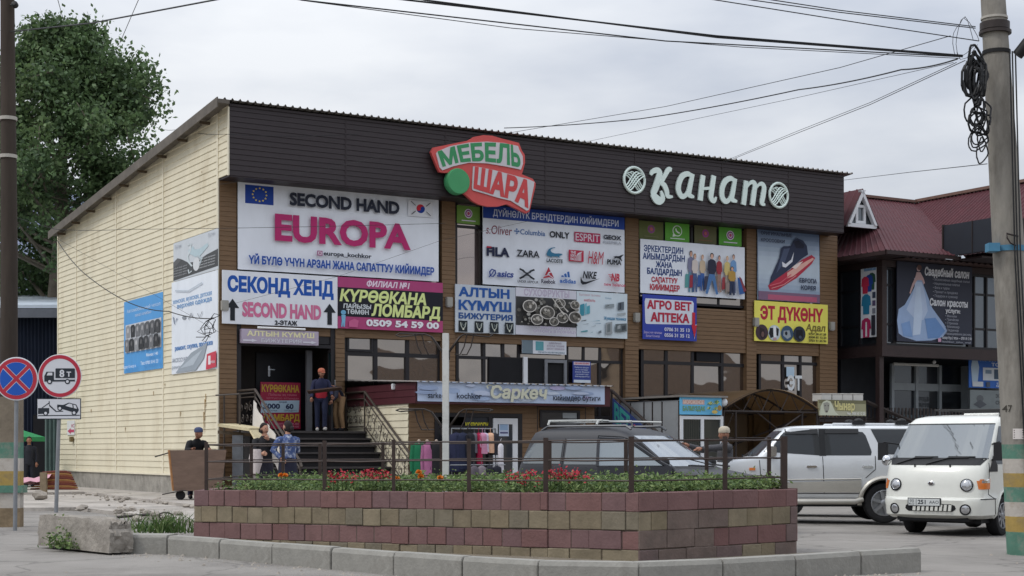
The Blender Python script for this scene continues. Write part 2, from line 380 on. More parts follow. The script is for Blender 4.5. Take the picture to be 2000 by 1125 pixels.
# rubble on the pavement: loose broken stones
RUB = M('broken concrete', C(150, 143, 134), .95, .25, 6, .6, 30)
def rock(c, r, rr, fl=.6):
    b = bmesh.new(); bmesh.ops.create_icosphere(b, subdivisions=2, radius=1)
    for v_ in b.verts: v_.co *= rr.uniform(.78, 1.15)
    vs = [V(c)+V((v_.co.x*r, v_.co.y*r*rr.uniform(.98, 1.02), v_.co.z*r*fl)) for v_ in b.verts]; fs = [tuple(v_.index for v_ in f.verts) for f in b.faces]; b.free(); return vs, fs
rr = random.Random(3); m = MB()
for k in range(110):
    t = rr.random(); a, b = ((-12.2, 45.0), (-6.6, 33.6)) if k % 3 else ((-9.5, 34.6), (-5.4, 27.6))
    p = V((a[0]+(b[0]-a[0])*t+rr.gauss(0, .5), a[1]+(b[1]-a[1])*t+rr.gauss(0, .35))); m.add(*rock((p.x, p.y, .09), rr.choice([.02, .03, .04, .06, .10]), rr))
tag(m.build('rubble', RUB, smooth=40), kind='stuff')
# distant hill behind the yard, bluish distance haze painted into its colour
m = MB(); P_ = []
for j in range(9):
    for i in range(41):
        x = -520+i*18; y = 760+j*70; h = max(0, 175*math.exp(-((x+345)/120)**2)*math.exp(-((j-5)/3.2)**2)*(1+.18*math.sin(x*.05+j)+.09*math.sin(x*.13-j*2)))
        P_.append((x, y, h-2))
m.add(P_, [(j*41+i, j*41+i+1, (j+1)*41+i+1, (j+1)*41+i) for j in range(8) for i in range(40)])
tag(m.build('hills', M('haze tinted hillside', C(120, 128, 150), .95, .15, .02), smooth=60), kind='structure')
# ------------------------------------------------------------------ the shop
shop = empty('shop_building', A, 0, 'two-storey shop with cream side wall, brown front and dark fascia', 'building')
LU = 20.36; ZF0, ZF1, VF = 8.18, 9.93, .70; LS = 15.6
def ztop(s): return 10.0-(s+.7)*(10.0-8.62)/(LS+.7)
# side wall (cream) with its wavy planks
m = MB(); siding(m, SP(0, 0, 0), E2, LS, .66, 9.98, NS, .17, .022, clip=lambda z: (0, min(LS, (10.0-z)*(LS+.7)/(10.0-8.62)-.7) if z > 8.6 else LS))
siding(m, SP(-.72, 0, 0), E2, .72, ZF0+.02, 9.98, NS, .17, .022, clip=lambda z: (0, .72 if z < 9.93 else 0.3))
m.build('side_wall', CREAM, shop)
m = MB()
for px in (150, 228, 320):
    s_, _ = ssz(px, 700); m.frame_box(SP(s_-.04, 0, .66), E2*.08, NS*.032, UP*(ztop(s_)-.70))
m.frame_box(SP(0, 0, .66), E2*.10, NS*.034, UP*(ztop(0)-.75)); m.frame_box(SP(LS-.08, 0, .66), E2*.1, NS*.034, UP*(7.9)); m.frame_box(SP(-.74, 0, ZF0), E2*.08, NS*.034, UP*(1.7))
m.frame_box(SP(0, 0, .62), E2*LS, NS*.05, UP*.05)
m.build('joint_strip', CREAM2, shop)
r_ = random.Random(14); SM = M('rust dirt mark', C(150, 122, 78), .9, .3, 9)
for px, py, h_ in ((400, 780, .9), (398, 805, .6), (402, 770, .4), (352, 805, .14), (245, 835, .16), (176, 840, .18), (178, 800, .10), (195, 485, .06), (292, 395, .06), (396, 392, .06), (404, 430, .06), (394, 335, .05), (270, 760, .08), (322, 750, .1), (300, 765, .12)):
    s_, z_ = ssz(px, py, .024); w_ = r_.uniform(.03, .07); MB().add([SP(s_+w_*r_.uniform(.3, 1), .026, z_), SP(s_-w_*r_.uniform(.3, 1), .026, z_+.02), SP(s_-w_*r_.uniform(0, .5), .026, z_-h_), SP(s_+w_*r_.uniform(0, .3), .026, z_-h_*.8)], [(0, 1, 2, 3)]).build('stain_mark', SM, shop)
m = MB(); m.frame_box(SP(.05, -.05, -.6), E2*(LS-.1), NS*.055, UP*1.215); m.build('plinth', CONC, shop)
# core walls (dark) behind everything
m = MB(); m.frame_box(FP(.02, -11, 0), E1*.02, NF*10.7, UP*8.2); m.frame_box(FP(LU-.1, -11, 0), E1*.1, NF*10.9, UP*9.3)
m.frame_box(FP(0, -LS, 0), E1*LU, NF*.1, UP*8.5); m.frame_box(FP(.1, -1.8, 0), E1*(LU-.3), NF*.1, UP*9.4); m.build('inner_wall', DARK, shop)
# fascia
m = MB(); siding(m, FP(0, VF, 0), E1, LU, ZF0, ZF1, NF, .1345, .016)
m.frame_box(FP(0.002, -.1, ZF0-.03), E1*(LU-.004), NF*(VF+.1), UP*.03); m.frame_box(FP(LU, -.3, ZF0), E1*.03, NF*(VF+.3), UP*(ZF1-ZF0)); m.frame_box(FP(0.01, VF+.001, ZF1-.02), E1*(LU-.02), NF*.03, UP*.06)
m.frame_box(FP(.02, -.2, ZF0), E1*.02, NF*(VF+.19), UP*1.7)
for px in (675, 870, 1065, 1240, 1410, 1540):
    u_, _ = fuz(px, 330, VF); m.frame_box(FP(u_-.02, VF, ZF0), E1*.04, NF*.019, UP*(ZF1-ZF0-.02))
m.build('fascia', DARKSID, shop)
# roof: profiled sheet falling to the back
m = MB(); nr = 104
for i in range(nr):
    u0, u1 = -.32+(LU+.6)*i/nr, -.32+(LU+.6)*(i+1)/nr; um = u0+(u1-u0)*.62
    for s0, s1 in ((-.85, LS-.08),):
        zz0, zz1 = 10.02-(s0+.7)*.0847, 10.02-(s1+.7)*.0847
        a, b, c, d = FP(u0, -s0, zz0), FP(um, -s0, zz0), FP(um, -s1, zz1), FP(u0, -s1, zz1); m.quad(a, b, c, d)
        e, f = FP((um+u1)/2, -s0, zz0+.055), FP((um+u1)/2, -s1, zz1+.055); g, h = FP(u1, -s0, zz0), FP(u1, -s1, zz1); m.quad(b, e, f, c); m.quad(e, g, h, f)
m.build('roof', ROOFG, shop)
m = MB(); m.frame_box(FP(-.34, .86, 9.93), E1*.30, -NF*(LS+.78)-UP*(LS+.78)*.0847, UP*.10); m.frame_box(FP(-.37, .86, 9.82), E1*.03, -NF*(LS+.78)-UP*(LS+.78)*.0847, UP*.25); m.build('roof_edge', M('barge board', C(98, 92, 85), .7, .2, 3, stain=C(70, 64, 58)), shop)
for k in range(9):
    s_ = .6+k*1.75; MB().frame_box(SP(s_, .02, ztop(s_)-.22), E2*.07, NS*.26, UP*.07).build('rafter_end', M('old timber', C(96, 84, 70), .9, .25, 8), shop)
# pillars
ZB = 1.0
def pillar(pxl, pxr, zb, zt, yref=600):
    u0, u1 = fuz(pxl, yref)[0], fuz(pxr, yref)[0]; m = MB(); siding(m, FP(u0, 0, 0), E1, u1-u0, zb, zt, NF, .125, .014)
    m.frame_box(FP(u0, -.3, zb), E1*(u1-u0), NF*.3, UP*(zt-zb)); m.build('pillar', BROWN, shop); return u0, u1
p0 = pillar(428.5, 462, 0, ZF0); p1 = pillar(863, 889, ZB, ZF0); p2 = pillar(1221, 1247, ZB, ZF0); p3 = pillar(1458, 1477, ZB, ZF0); p4 = pillar(1601, 1635, 0, ZF0)
pe = pillar(655, 673, 1.0, 4.6)
# spandrel between the floors and the wall under the ground-floor windows
Z1 = (fuz(560, 650)[1]); m = MB()
for a, b in ((p0[1], p1[0]), (p1[1], p2[0]), (p2[1], p3[0]), (p3[1], p4[0])):
    siding(m, FP(a, -.04, 0), E1, b-a, 4.30, 5.62, NF, .125, .014); m.frame_box(FP(a, -.3, 4.30), E1*(b-a), NF*.26, UP*1.32)
    if a > p0[1]+1: siding(m, FP(a, -.05, 0), E1, b-a, .2, 1.9, NF, .125, .014)
m.build('spandrel', BROWN, shop)
def window(parent, u0, u1, z0, z1, v, us, zs, fw=.07, pane=BRONZE, frame=BLACKFR, dp=.08, extra=()):
    """extra: sashes (u0, u1, z0, z1)"""
    m = MB(); B = lambda a, b, c, d, k=0.: m.frame_box(FP(a, v-dp, c), E1*(b-a), NF*(dp+k), UP*(d-c))
    B(u0, u1, z0, z0+fw); B(u0, u1, z1-fw, z1); B(u0, u0+fw, z0+fw, z1-fw); B(u1-fw, u1, z0+fw, z1-fw)
    for z in zs: B(u0+fw, u1-fw, z-fw/2, z+fw/2, -.002)
    for u in us: B(u-fw/2, u+fw/2, z0+fw, z1-fw, -.004)
    for a, b, c, d in extra:
        B(a, b, c, c+.06, .03); B(a, b, d-.06, d, .03); B(a, a+.06, c+.06, d-.06, .03); B(b-.06, b, c+.06, d-.06, .03)
    fr = m.build('window', frame, parent); cu = sorted([u0]+list(us)+[u1]); cz = sorted([z0]+list(zs)+[z1]); r = random.Random(int(u0*100))
    m = MB()
    for a, b in zip(cu, cu[1:]):
        for c, d in zip(cz, cz[1:]):
            t = [r.uniform(-.022, .022) for _ in range(3)]; q = [FP(a, v-dp*.6+t[0], c), FP(b, v-dp*.6+t[1], c), FP(b, v-dp*.6+t[1]+t[2], d), FP(a, v-dp*.6+t[0]+t[2], d)]; m.add(q, [(0, 1, 2, 3)])
    m.build('pane', pane, fr); return fr
def W(pxl, pxr, yt, yb, ux=(), zy=(), v=-.12, yref=None, **k):
    xm = (pxl+pxr)/2; u0 = fuz(pxl, yt, v)[0]; u1 = fuz(pxr, yt, v)[0]
    f = lambda y: fuz(pxl, y, v)[1]
    return window(shop, u0, u1, f(yb), f(yt), v, [fuz(x, yt, v)[0] for x in ux], [f(y) for y in zy], **k)
# upper floor glazing
W(463, 863, 352, 556, (530, 600, 670, 740, 800), (392,), pane=BRONZE); W(889, 1221, 392, 560, (941, 1010, 1080, 1150), (441,), pane=BRONZE_P)
W(1247, 1458, 428, 590, (1296, 1352, 1404), (468,)); W(1477, 1601, 442, 592, (1540,), ())
# ground floor glazing
exA = [fuz(674, 660, -.12)[0], fuz(732, 660, -.12)[0]]
W(672, 863, 646, 800, (734, 796), (690,), fw=.11, extra=[(exA[0]+.05, exA[1]-.05, fuz(700, 688, -.12)[1]+.02, fuz(700, 654, -.12)[1])])
W(891, 1225, 655, 815, (946, 983, 1014, 1108, 1140, 1172, 1218), (697,), fw=.085)
W(1252, 1463, 669, 812, (1302, 1353, 1411), (707,), fw=.1)
W(1482, 1610, 674, 800, (1530, 1564), (707,), fw=.09)
# green stickers and the open sash of the upper windows
ICON = (236, 240, 236)
def sticker(name, q, c, v=-.09, icon=None, ic=(232, 226, 240)):
    b = fboard(name, None, None, q, v, P(*c), .006, shop, 'window_sticker')
    b.root = b.panel
    if icon == 'camera':
        b.shapes('emblem', [(ic, ell(.5, .42, .17, .26)), ((150, 60, 150), ell(.5, .42, .14, .21)), (ic, ell(.5, .42, .09, .14)), ((196, 90, 120), ell(.5, .42, .06, .095)), (ic, ell(.6, .28, .02, .03))]); b.rect(.2, .80, .8, .85, ic, 'lettering')
    elif icon == 'phone':
        b.shapes('emblem', [((235, 245, 236), ell(.5, .42, .20, .30)), ((235, 245, 236), [(.33, .55), (.30, .76), (.47, .70)]), (c, ell(.5, .42, .165, .25)), ((235, 245, 236), strip([(.43, .30), (.45, .42), (.52, .50), (.59, .53)], .06, 1.3))]); b.rect(.2, .82, .8, .87, (225, 240, 225), 'lettering')
    return b
sticker('green', [(892, 401), (937, 404), (892, 436), (937, 439)], (112, 150, 70), icon='camera')
sticker('dull', [(1248, 431), (1295, 434), (1248, 467), (1295, 470)], (98, 106, 60), icon='camera', ic=(120, 122, 84))
sticker('green', [(1299, 434), (1346, 438), (1299, 470), (1346, 474)], (96, 168, 62), icon='phone')
sticker('dull', [(1356, 440), (1399, 443), (1356, 474), (1399, 478)], (98, 98, 66), icon='camera', ic=(128, 96, 70))
sticker('green', [(1404, 443), (1448, 447), (1404, 478), (1448, 482)], (92, 166, 62), icon='camera')
# ground-floor openings of the shop: dark open sash, half-open balcony door, butcher's door lettering
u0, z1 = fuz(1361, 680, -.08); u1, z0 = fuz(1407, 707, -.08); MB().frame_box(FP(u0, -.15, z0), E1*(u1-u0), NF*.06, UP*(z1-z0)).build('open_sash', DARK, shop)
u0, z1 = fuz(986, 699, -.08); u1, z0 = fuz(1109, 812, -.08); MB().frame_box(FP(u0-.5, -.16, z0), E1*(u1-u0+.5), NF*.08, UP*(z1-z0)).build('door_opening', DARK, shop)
u0, z1 = fuz(1021, 697, -.06); u1, _ = fuz(1029, 697, -.06); MB().frame_box(FP(u0, -.07, z0), E1*(u1-u0), NF*.06, UP*(z1-z0)).build('door_post', WHITE_P, shop)
u0, z1 = fuz(1063, 702, -.06); u1, z0 = fuz(1106, 805, -.06)
m = MB(); m.frame_box(FP(u0, -.07, z0), E1*.09, NF*.05, UP*(z1-z0)); m.frame_box(FP(u1-.09, -.07, z0), E1*.09, NF*.05, UP*(z1-z0)); m.frame_box(FP(u0+.09, -.07, z1-.09), E1*(u1-u0-.18), NF*.05, UP*.09)
dr = m.build('balcony_door', M('grey pvc', C(120, 122, 128), .5), shop); MB().frame_box(FP(u0+.17, -.06, z0+.35), E1*.26, NF*.012, UP*.42).build('notice', P(200, 208, 216), dr)
b = fboard('x', None, None, [(1536, 716), (1551, 717), (1536, 735), (1551, 736)], -.08, P(176, 200, 218), .006, shop, 'notice')
b = fboard('x', None, None, [(1537, 734), (1566, 735), (1537, 762), (1566, 763)], -.08, None, .006, shop); b.text('ЭТ', 0, .02, 1, 1, (214, 218, 220), .04)
# ------------------------------------------------------------------ entrance of the shop
u0, u1 = p0[1], pe[0]; zt = fuz(560, 641)[1]; zd = 1.80
m = MB(); m.frame_box(FP(u0, -1.6, zd), E1*(u1-u0), NF*.06, UP*2.7); m.frame_box(FP(u0, -1.55, zd), E1*.05, NF*1.4, UP*2.7); m.frame_box(FP(u1-.05, -1.55, zd), E1*.05, NF*1.4, UP*2.7); m.frame_box(FP(u0, -1.55, zd-.1), E1*(u1-u0), NF*1.5, UP*.1); m.frame_box(FP(u0, -1.55, 4.5), E1*(u1-u0), NF*1.5, UP*.05)
m.build('entrance_lobby', M('dim lobby', C(46, 40, 38), .7, .2, 3), shop)
m = MB(); B = lambda a, b, c, d, v=-.12, t=.1: m.frame_box(FP(a, v, c), E1*(b-a), NF*t, UP*(d-c))
B(u0, u0+.13, zd, 4.55); B(u1-.13, u1, zd, 4.55); B(u0+.13, u1-.13, 3.99, 4.08); B(u0+.13, u1-.13, 4.10, 4.55, -.16); m.build('entrance_frame', BLACKFR, shop)
du0, du1 = fuz(500, 700, -1.5)[0], fuz(596, 700, -1.5)[0]
m = MB(); m.frame_box(FP(du0, -1.53, zd), E1*(du1-du0), NF*.05, UP*2.12); idr = m.build('inner_door', M('dark door leaf', C(30, 30, 38), .4, .1, 3), shop)
m = MB(); hu, hz = fuz(523, 725, -1.48); m.frame_box(FP(hu, -1.48, hz-.14), E1*.06, NF*.02, UP*.28); m.frame_box(FP(hu+.03, -1.46, hz+.03), E1*.15, NF*.03, UP*.03); m.build('handle', M('chrome', C(200, 200, 205), .2, .02, 3, metal=1.), idr)
a0 = fuz(598, 700, -.5)[0]; MB().frame_box(FP(a0, -.55, zd), E1*.16, NF*.08, UP*2.15).build('door_jamb', M('grey jamb', C(112, 112, 116), .5), shop)
# open glass leaf by the brown pillar
m = MB(); o = FP(u1-.16, -.02, zd+.03); X = (NF*.95-E1*.30).normalized()
for a, b, c, d in ((0, .07, 0, 2.1), (.73, .8, 0, 2.1), (.07, .73, 0, .4), (.07, .73, 2.02, 2.1)): m.frame_box(o+X*a+UP*c, X*(b-a), X.cross(UP)*.05, UP*(d-c))
gd = m.build('glass_door', BLACKFR, shop); MB().frame_box(o+X*.07+UP*.4+X.cross(UP)*.02, X*.66, X.cross(UP)*.012, UP*1.62).build('pane', GLASS('teal glass', (.02, .05, .06), (.6, .75, .8), .2), gd)
m = MB(); m.tube([o+X*.70+UP*.8-X.cross(UP)*.06, o+X*.70+UP*1.3-X.cross(UP)*.06], .015); m.build('handle', M('chrome', C(200, 200, 205)), gd)
# tube lamp over the entrance, wall lamps on the pillars, cable brackets
def lamp_box(px, py, v=.02):
    u_, z_ = fuz(px, py, v); m = MB(); m.frame_box(FP(u_-.09, v, z_-.13), E1*.18, NF*.13, UP*.26); o = m.build('wall_lamp', M('grey lamp housing', C(150, 148, 142), .5), shop, bevel=.012)
    MB().frame_box(FP(u_-.06, v+.02, z_-.142), E1*.12, NF*.09, UP*.012).build('lens', WHITE_P, o)
for q in ((437, 597), (875, 590), (1241, 620), (1474, 629), (1622, 637)): lamp_box(*q)
u0_, z_ = fuz(503, 639.5, .16); u1_, _ = fuz(596, 643, .16); m = MB(); m.tube([FP(u0_, .16, z_), FP(u1_, .16, z_)], .028, 8); m.build('tube_lamp', M('white tube', C(240, 240, 240), .3), shop)
# ------------------------------------------------------------------ signs on the shop front
BAN = lambda *c: M('banner vinyl %d %d %d' % c, tuple(min(.88, x*1.16) for x in C(*c)), .5, .05, 1.6, .55, 1.7, 0, .4, stain=tuple(x*.72 for x in C(*c)), stain_scale=1.3, stain_amt=.35, stretch=(1, 1, .5))
WHITE = (216, 219, 226)
b = fboard('banner', 'largest white banner, with flags and big magenta lettering, on the upper floor', 'banner', [(464, 351), (855.5, 387), (464, 526.4), (855.8, 549.8)], .03, BAN(212, 216, 224))
b.rect(.033, .047, .167, .255, (22, 62, 150), 'flag'); b.shapes('emblem', [((226, 206, 90), [(x+(.0062 if i % 2 == 0 else .0026)*math.cos(rad(i*36-90)), y+(.0135 if i % 2 == 0 else .0057)*math.sin(rad(i*36-90))) for i in range(10)]) for x, y in ell(.1, .151, .033, .072, 12)])
b.rect(.836, .055, .966, .245, (222, 224, 230), 'flag')
b.shapes('emblem', [((206, 40, 60), ell(.901, .150, .022, .052, 20, 180, 380)), ((24, 60, 150), ell(.901, .150, .022, .052, 20, 0, 200)), ((206, 40, 60), ell(.890, .152, .011, .026)), ((24, 60, 150), ell(.912, .148, .011, .026))])
tri = []
for cx_, cy_, sg in ((.862, .095, 1), (.94, .095, -1), (.862, .205, -1), (.94, .205, 1)):
    for k in (-1, 0, 1):
        ox, oy = k*.0045*sg, k*.011; dx, dy = .0075*-sg, .0185
        tri.append(((36, 36, 42), strip([(cx_+ox*1.2-dx*-.8*0-.008*sg*0-dx/1.2, cy_+oy+dy/1.6), (cx_+ox*1.2+dx/1.2, cy_+oy-dy/1.6)], .003, 2.2)))
b.shapes('trigram', tri)
b.text('SECOND HAND', .238, .095, .787, .243, (28, 34, 52), .062); b.text('EUROPA', .168, .352, .846, .655, (176, 40, 104), .04, rows=40)
b.shapes('camera_icon', [((150, 60, 120), rc(.372, .735, .398, .79)), ((224, 214, 222), rc(.3765, .745, .3935, .78)), ((150, 60, 120), ell(.385, .7625, .005, .011))])
b.text('europa_kochkor', .402, .735, .643, .785, (34, 38, 54), .035); b.text('ҮЙ БҮЛӨ ҮЧҮН АРЗАН ЖАНА САПАТТУУ КИЙИМДЕР', .043, .845, .968, .935, (28, 76, 160), .05)

b = fboard('banner', 'white banner with blue and pink lettering between two black arrows over the entrance', 'banner', [(433.4, 527.4), (659, 540.8), (433.4, 632), (657.4, 641)], .07, BAN(210, 213, 220))
b.text('СЕКОНД ХЕНД', .043, .107, .965, .40, (28, 82, 168), .09, rows=34); b.text('SECOND HAND', .167, .575, .853, .855, (206, 112, 150), .075, outline_c=(150, 60, 104), owidth=.012)
for x in (.085, .928): b.poly([(x-.055, .70), (x, .53), (x+.055, .70), (x+.02, .70), (x+.02, .94), (x-.02, .94), (x-.02, .70)], (30, 34, 42), 'arrow')
b.text('2-ЭТАЖ', .444, .90, .642, .985, (36, 38, 46), .05)

b = fboard('banner', 'black and magenta pawnshop banner with pale green lettering and a phone number', 'banner', [(659.4, 540.8), (863.8, 552.6), (657.8, 641), (863.8, 649.6)], .06, BAN(160, 60, 108))
b.rect(0, 0, 1, .2, (168, 66, 116)); b.rect(0, .2, 1, .765, (24, 25, 36)); b.text('ФИЛИАЛ №1', .267, .045, .677, .16, (226, 206, 222), .04, .2)
b.text('КҮРӨӨКАНА', .016, .245, .837, .475, (214, 226, 150), .045, .18); b.text('ПАЙЫЗЫ', .05, .52, .31, .605, (206, 212, 216), .03, .1); b.text('ТӨМӨН', .08, .625, .286, .715, (206, 212, 216), .03)
b.text('ЛОМБАРД', .31, .50, .972, .735, (214, 226, 150), .06, .12); b.text('0509 54 59 00', .262, .805, .96, .935, (230, 230, 236), .055)
b.shapes('picture_print', [((110, 170, 205), ell(.05, .69, .024, .045)), ((120, 178, 210), [(.03, .74), (.07, .74), (.066, .86), (.062, .97), (.05, .97), (.048, .88), (.04, .97), (.028, .97), (.034, .86)]), ((196, 96, 140), [(.10, .86), (.15, .80), (.19, .84), (.18, .97), (.10, .97)])])

b = fboard('lightbox', 'lilac lightbox with cream lettering and two arrows above the open entrance', 'sign', [(468, 642.8), (619, 648), (468, 670.7), (619, 675.8)], .02, M('lilac acrylic', C(178, 166, 184), .35, .06, 2), .12, bevel=.01)
b.text('АЛТЫН КҮМҮШ', .07, .13, .94, .48, (226, 220, 178), .04, outline_c=(120, 112, 128), owidth=.03); b.text('БИЖУТЕРИЯ', .25, .62, .77, .90, (206, 204, 214), .03, outline_c=(112, 104, 122), owidth=.03)
for x0, x1 in ((.02, .2), (.79, .97)): b.poly([(x0, .74), (x0+.11, .74), (x0+.11, .68), (x1, .79), (x0+.11, .9), (x0+.11, .84), (x0, .84)], (214, 212, 222), 'arrow')

b = fboard('banner', 'white banner with a blue headline and three rows of clothing marks under the fascia', 'banner', [(941.5, 401), (1217, 424), (943, 555.5), (1220, 571.8)], .03, BAN(208, 213, 222))
b.rect(0, 0, 1, .165, (32, 66, 150)); b.text('ДҮЙНӨЛҮК БРЕНДТЕРДИН КИЙИМДЕРИ', .067, .05, .955, .13, (206, 214, 232), .018)
b.text('s.Oliver', .02, .25, .196, .36, (130, 44, 66), .0, .15); b.text('Columbia', .252, .268, .425, .335, (70, 112, 168), .012)
b.shapes('logo', [((62, 110, 172), [(.21+i*.012+.0, .30+j*.025), (.216+i*.012, .285+j*.025), (.222+i*.012, .30+j*.025), (.216+i*.012, .315+j*.025)]) for i in range(3) for j in range(-1, 2) if (i+j) % 2 == 0 or i == 1])
b.text('ONLY', .455, .262, .596, .343, (30, 34, 46), .03); b.rect(.63, .245, .818, .373, (176, 44, 84), 'logo'); b.text('ESPRIT', .638, .262, .812, .358, (214, 200, 212), .012)
b.text('GEOX', .84, .252, .973, .31, (36, 42, 58), .035); b.text('RESPIRA', .84, .332, .973, .366, (160, 164, 174), .01)
b.text('FILA', .02, .525, .176, .642, (26, 34, 66), .07); b.rect(.02, .52, .052, .54, (186, 46, 70), 'logo')
b.text('ZARA', .224, .535, .382, .622, (30, 34, 44), .02)
b.shapes('logo', [((52, 116, 150), [(.430, .565), (.436, .585), (.46, .592), (.49, .590), (.52, .578), (.545, .56), (.535, .553), (.545, .548), (.515, .545), (.49, .55), (.47, .54), (.458, .52), (.462, .50), (.475, .485), (.492, .478), (.49, .468), (.465, .478), (.445, .50), (.438, .53)]), ((52, 116, 150), [(.45, .585), (.46, .605), (.468, .60), (.462, .585)]), ((52, 116, 150), [(.505, .58), (.515, .60), (.523, .595), (.517, .575)])])
b.text('LACOSTE', .43, .622, .544, .668, (28, 40, 46), .03)
b.rect(.586, .487, .693, .634, (180, 40, 70), 'logo'); 
for i, t_ in enumerate(('THE', 'NORTH', 'FACE')): b.text(t_, .598, .50+i*.043, .637, .535+i*.043, (220, 214, 222), .03)
b.shapes('logo', [((220, 214, 222), strip([(.643+.009*k, .625), (.643+.009*k, .56-.014*k), (.655+.008*k, .52-.006*k)], .005, 1.8)) for k in range(4)])
b.text('H&M', .72, .485, .837, .65, (178, 40, 66), .0, .25); b.text('PUMA', .861, .575, .966, .642, (28, 32, 42), .055)
b.shapes('logo', [((28, 32, 42), [(.905, .535), (.925, .525), (.948, .525), (.962, .51), (.98, .497), (.984, .503), (.972, .52), (.962, .545), (.972, .585), (.966, .588), (.948, .555), (.93, .55), (.912, .56), (.908, .553), (.918, .543)])])
b.text('asics', .085, .82, .198, .90, (34, 60, 136), .035, .2); b.shapes('logo', [((34, 60, 136), strip([(.075, .83), (.05, .81), (.035, .845), (.04, .895), (.058, .90), (.075, .86), (.07, .815)], .009, 1.8)), ((34, 60, 136), strip([(.03, .91), (.05, .87), (.062, .83)], .007, 1.8))])
b.shapes('logo', [((34, 38, 48), strip([(.237, .78), (.262, .80), (.285, .84), (.262, .88), (.237, .905)], [.012, .014, .012, .014, .012], 1.8)), ((34, 38, 48), strip([(.34, .78), (.315, .80), (.292, .84), (.315, .88), (.34, .905)], [.012, .014, .012, .014, .012], 1.8)), ((34, 38, 48), strip([(.262, .815), (.288, .83), (.315, .815)], .008, 1.8)), ((34, 38, 48), strip([(.262, .87), (.288, .855), (.315, .87)], .008, 1.8))])
b.text('UNDER ARMOUR', .222, .925, .366, .957, (60, 62, 72), .02)
b.shapes('logo', [((168, 44, 60), [(.437, .733), (.452, .79), (.437, .80), (.424, .84), (.41, .845)]), ((168, 44, 60), [(.456, .80), (.476, .875), (.445, .835), (.44, .815)]), ((168, 44, 60), [(.396, .885), (.405, .862), (.436, .84), (.476, .886), (.44, .866)])])
b.text('Reebok', .385, .895, .485, .948, (50, 46, 66), .03)
b.shapes('logo', [((42, 96, 168), [(.528+.021*k, .85-.035*k*0), (.545+.021*k, .85), (.5365+.021*k+.002, .826-.026*k), (.522+.022*k, .838-.028*k)]) for k in range(3)]); b.text('adidas', .513, .872, .629, .928, (42, 96, 168), .035)
b.text('NIKE', .676, .755, .78, .85, (28, 30, 40), .045, .25); b.shapes('logo', [((28, 30, 40), [(.664, .83), (.66, .87), (.662, .91), (.675, .935), (.70, .925), (.802, .838), (.70, .895), (.683, .893), (.672, .875), (.668, .85)])])
b.text('NB', .883, .76, .945, .865, (186, 44, 66), .06, .2); b.shapes('logo', [((186, 44, 66), rc(.862+.006*k, .775+.02*k, .90, .783+.02*k)) for k in range(4)]); b.text('new balance', .829, .885, .986, .93, (186, 60, 88), .02)

b = fboard('banner', 'white banner with dark blue and red lines beside a picture of shoppers', 'banner', [(1248.6, 467), (1452, 483), (1251, 573), (1454.5, 583.7)], .03, BAN(210, 215, 224))
for t_, x0, x1, y0, y1, c in (('ЭРКЕКТЕРДИН', .03, .40, .11, .225, (34, 62, 120)), ('АЙЫМДАРДЫН', .02, .415, .255, .37, (34, 62, 120)), ('ЖАНА', .14, .295, .40, .505, (34, 62, 120)), ('БАЛДАРДЫН', .06, .385, .53, .64, (34, 62, 120)), ('САПАТТУУ', .10, .345, .69, .785, (180, 44, 62)), ('КИЙИМДЕР', .085, .365, .825, .935, (180, 44, 62))): b.text(t_, x0, y0, x1, y1, c, .035)
sh = []
def shopper(x, top, hgt, w, hair, skin_c, shirt, legs, bag=None, wide=0):
    y = lambda f: top+hgt*f
    if bag: sh.append((bag, [(x-w*1.3, y(.56)), (x-w*.5, y(.55)), (x-w*.4, y(.86)), (x-w*1.45, y(.88))])); sh.append((bag, strip([(x-w*1.1, y(.56)), (x-w*.75, y(.45)), (x-w*.6, y(.56))], .003, 2)))
    sh.append((legs, [(x-w*.5, y(.48)), (x+w*.5, y(.48)), (x+w*.62+wide, y(.97)), (x+w*.2+wide, y(.98)), (x+w*.05, y(.62)), (x-w*.2-wide, y(.98)), (x-w*.62-wide, y(.97))]))
    sh.append((shirt, [(x-w*.2, y(.145)), (x+w*.2, y(.145)), (x+w*.72, y(.19)), (x+w*.86, y(.42)), (x+w*.62, y(.44)), (x+w*.52, y(.5)), (x-w*.52, y(.5)), (x-w*.62, y(.44)), (x-w*.86, y(.42)), (x-w*.72, y(.19))]))
    sh.append((hair, ell(x, y(.06), w*.36, hgt*.066, 12))); sh.append((skin_c, ell(x, y(.08), w*.27, hgt*.06, 12)))
shopper(.47, .15, .80, .040, (60, 44, 40), (206, 160, 140), (120, 122, 150), (92, 132, 156), (86, 150, 150)); shopper(.505, .20, .74, .036, (150, 110, 70), (216, 172, 150), (206, 196, 190), (70, 92, 136), (150, 50, 66)); shopper(.575, .21, .70, .034, (170, 130, 90), (216, 176, 156), (196, 176, 150), (60, 96, 160), (52, 86, 150))
shopper(.735, .20, .72, .034, (70, 40, 40), (206, 160, 140), (150, 50, 60), (150, 120, 110), (120, 110, 100)); shopper(.81, .20, .74, .036, (190, 160, 110), (216, 176, 156), (206, 186, 120), (160, 150, 140), (150, 60, 66)); shopper(.87, .16, .76, .036, (60, 46, 44), (206, 164, 146), (110, 150, 196), (90, 100, 130), None)
shopper(.655, .17, .80, .052, (36, 30, 34), (214, 170, 150), (40, 44, 64), (76, 116, 166), (60, 60, 80), .03); shopper(.85, .40, .56, .044, (56, 40, 36), (206, 160, 136), (176, 140, 70), (40, 50, 78), (140, 126, 120))
sh.append(((50, 90, 150), [(.90, .60), (.945, .62), (.975, .90), (.92, .93)])); sh.append(((130, 60, 70), [(.915, .58), (.935, .60), (.99, .84), (.965, .88)]))
b.shapes('picture_print', sh)

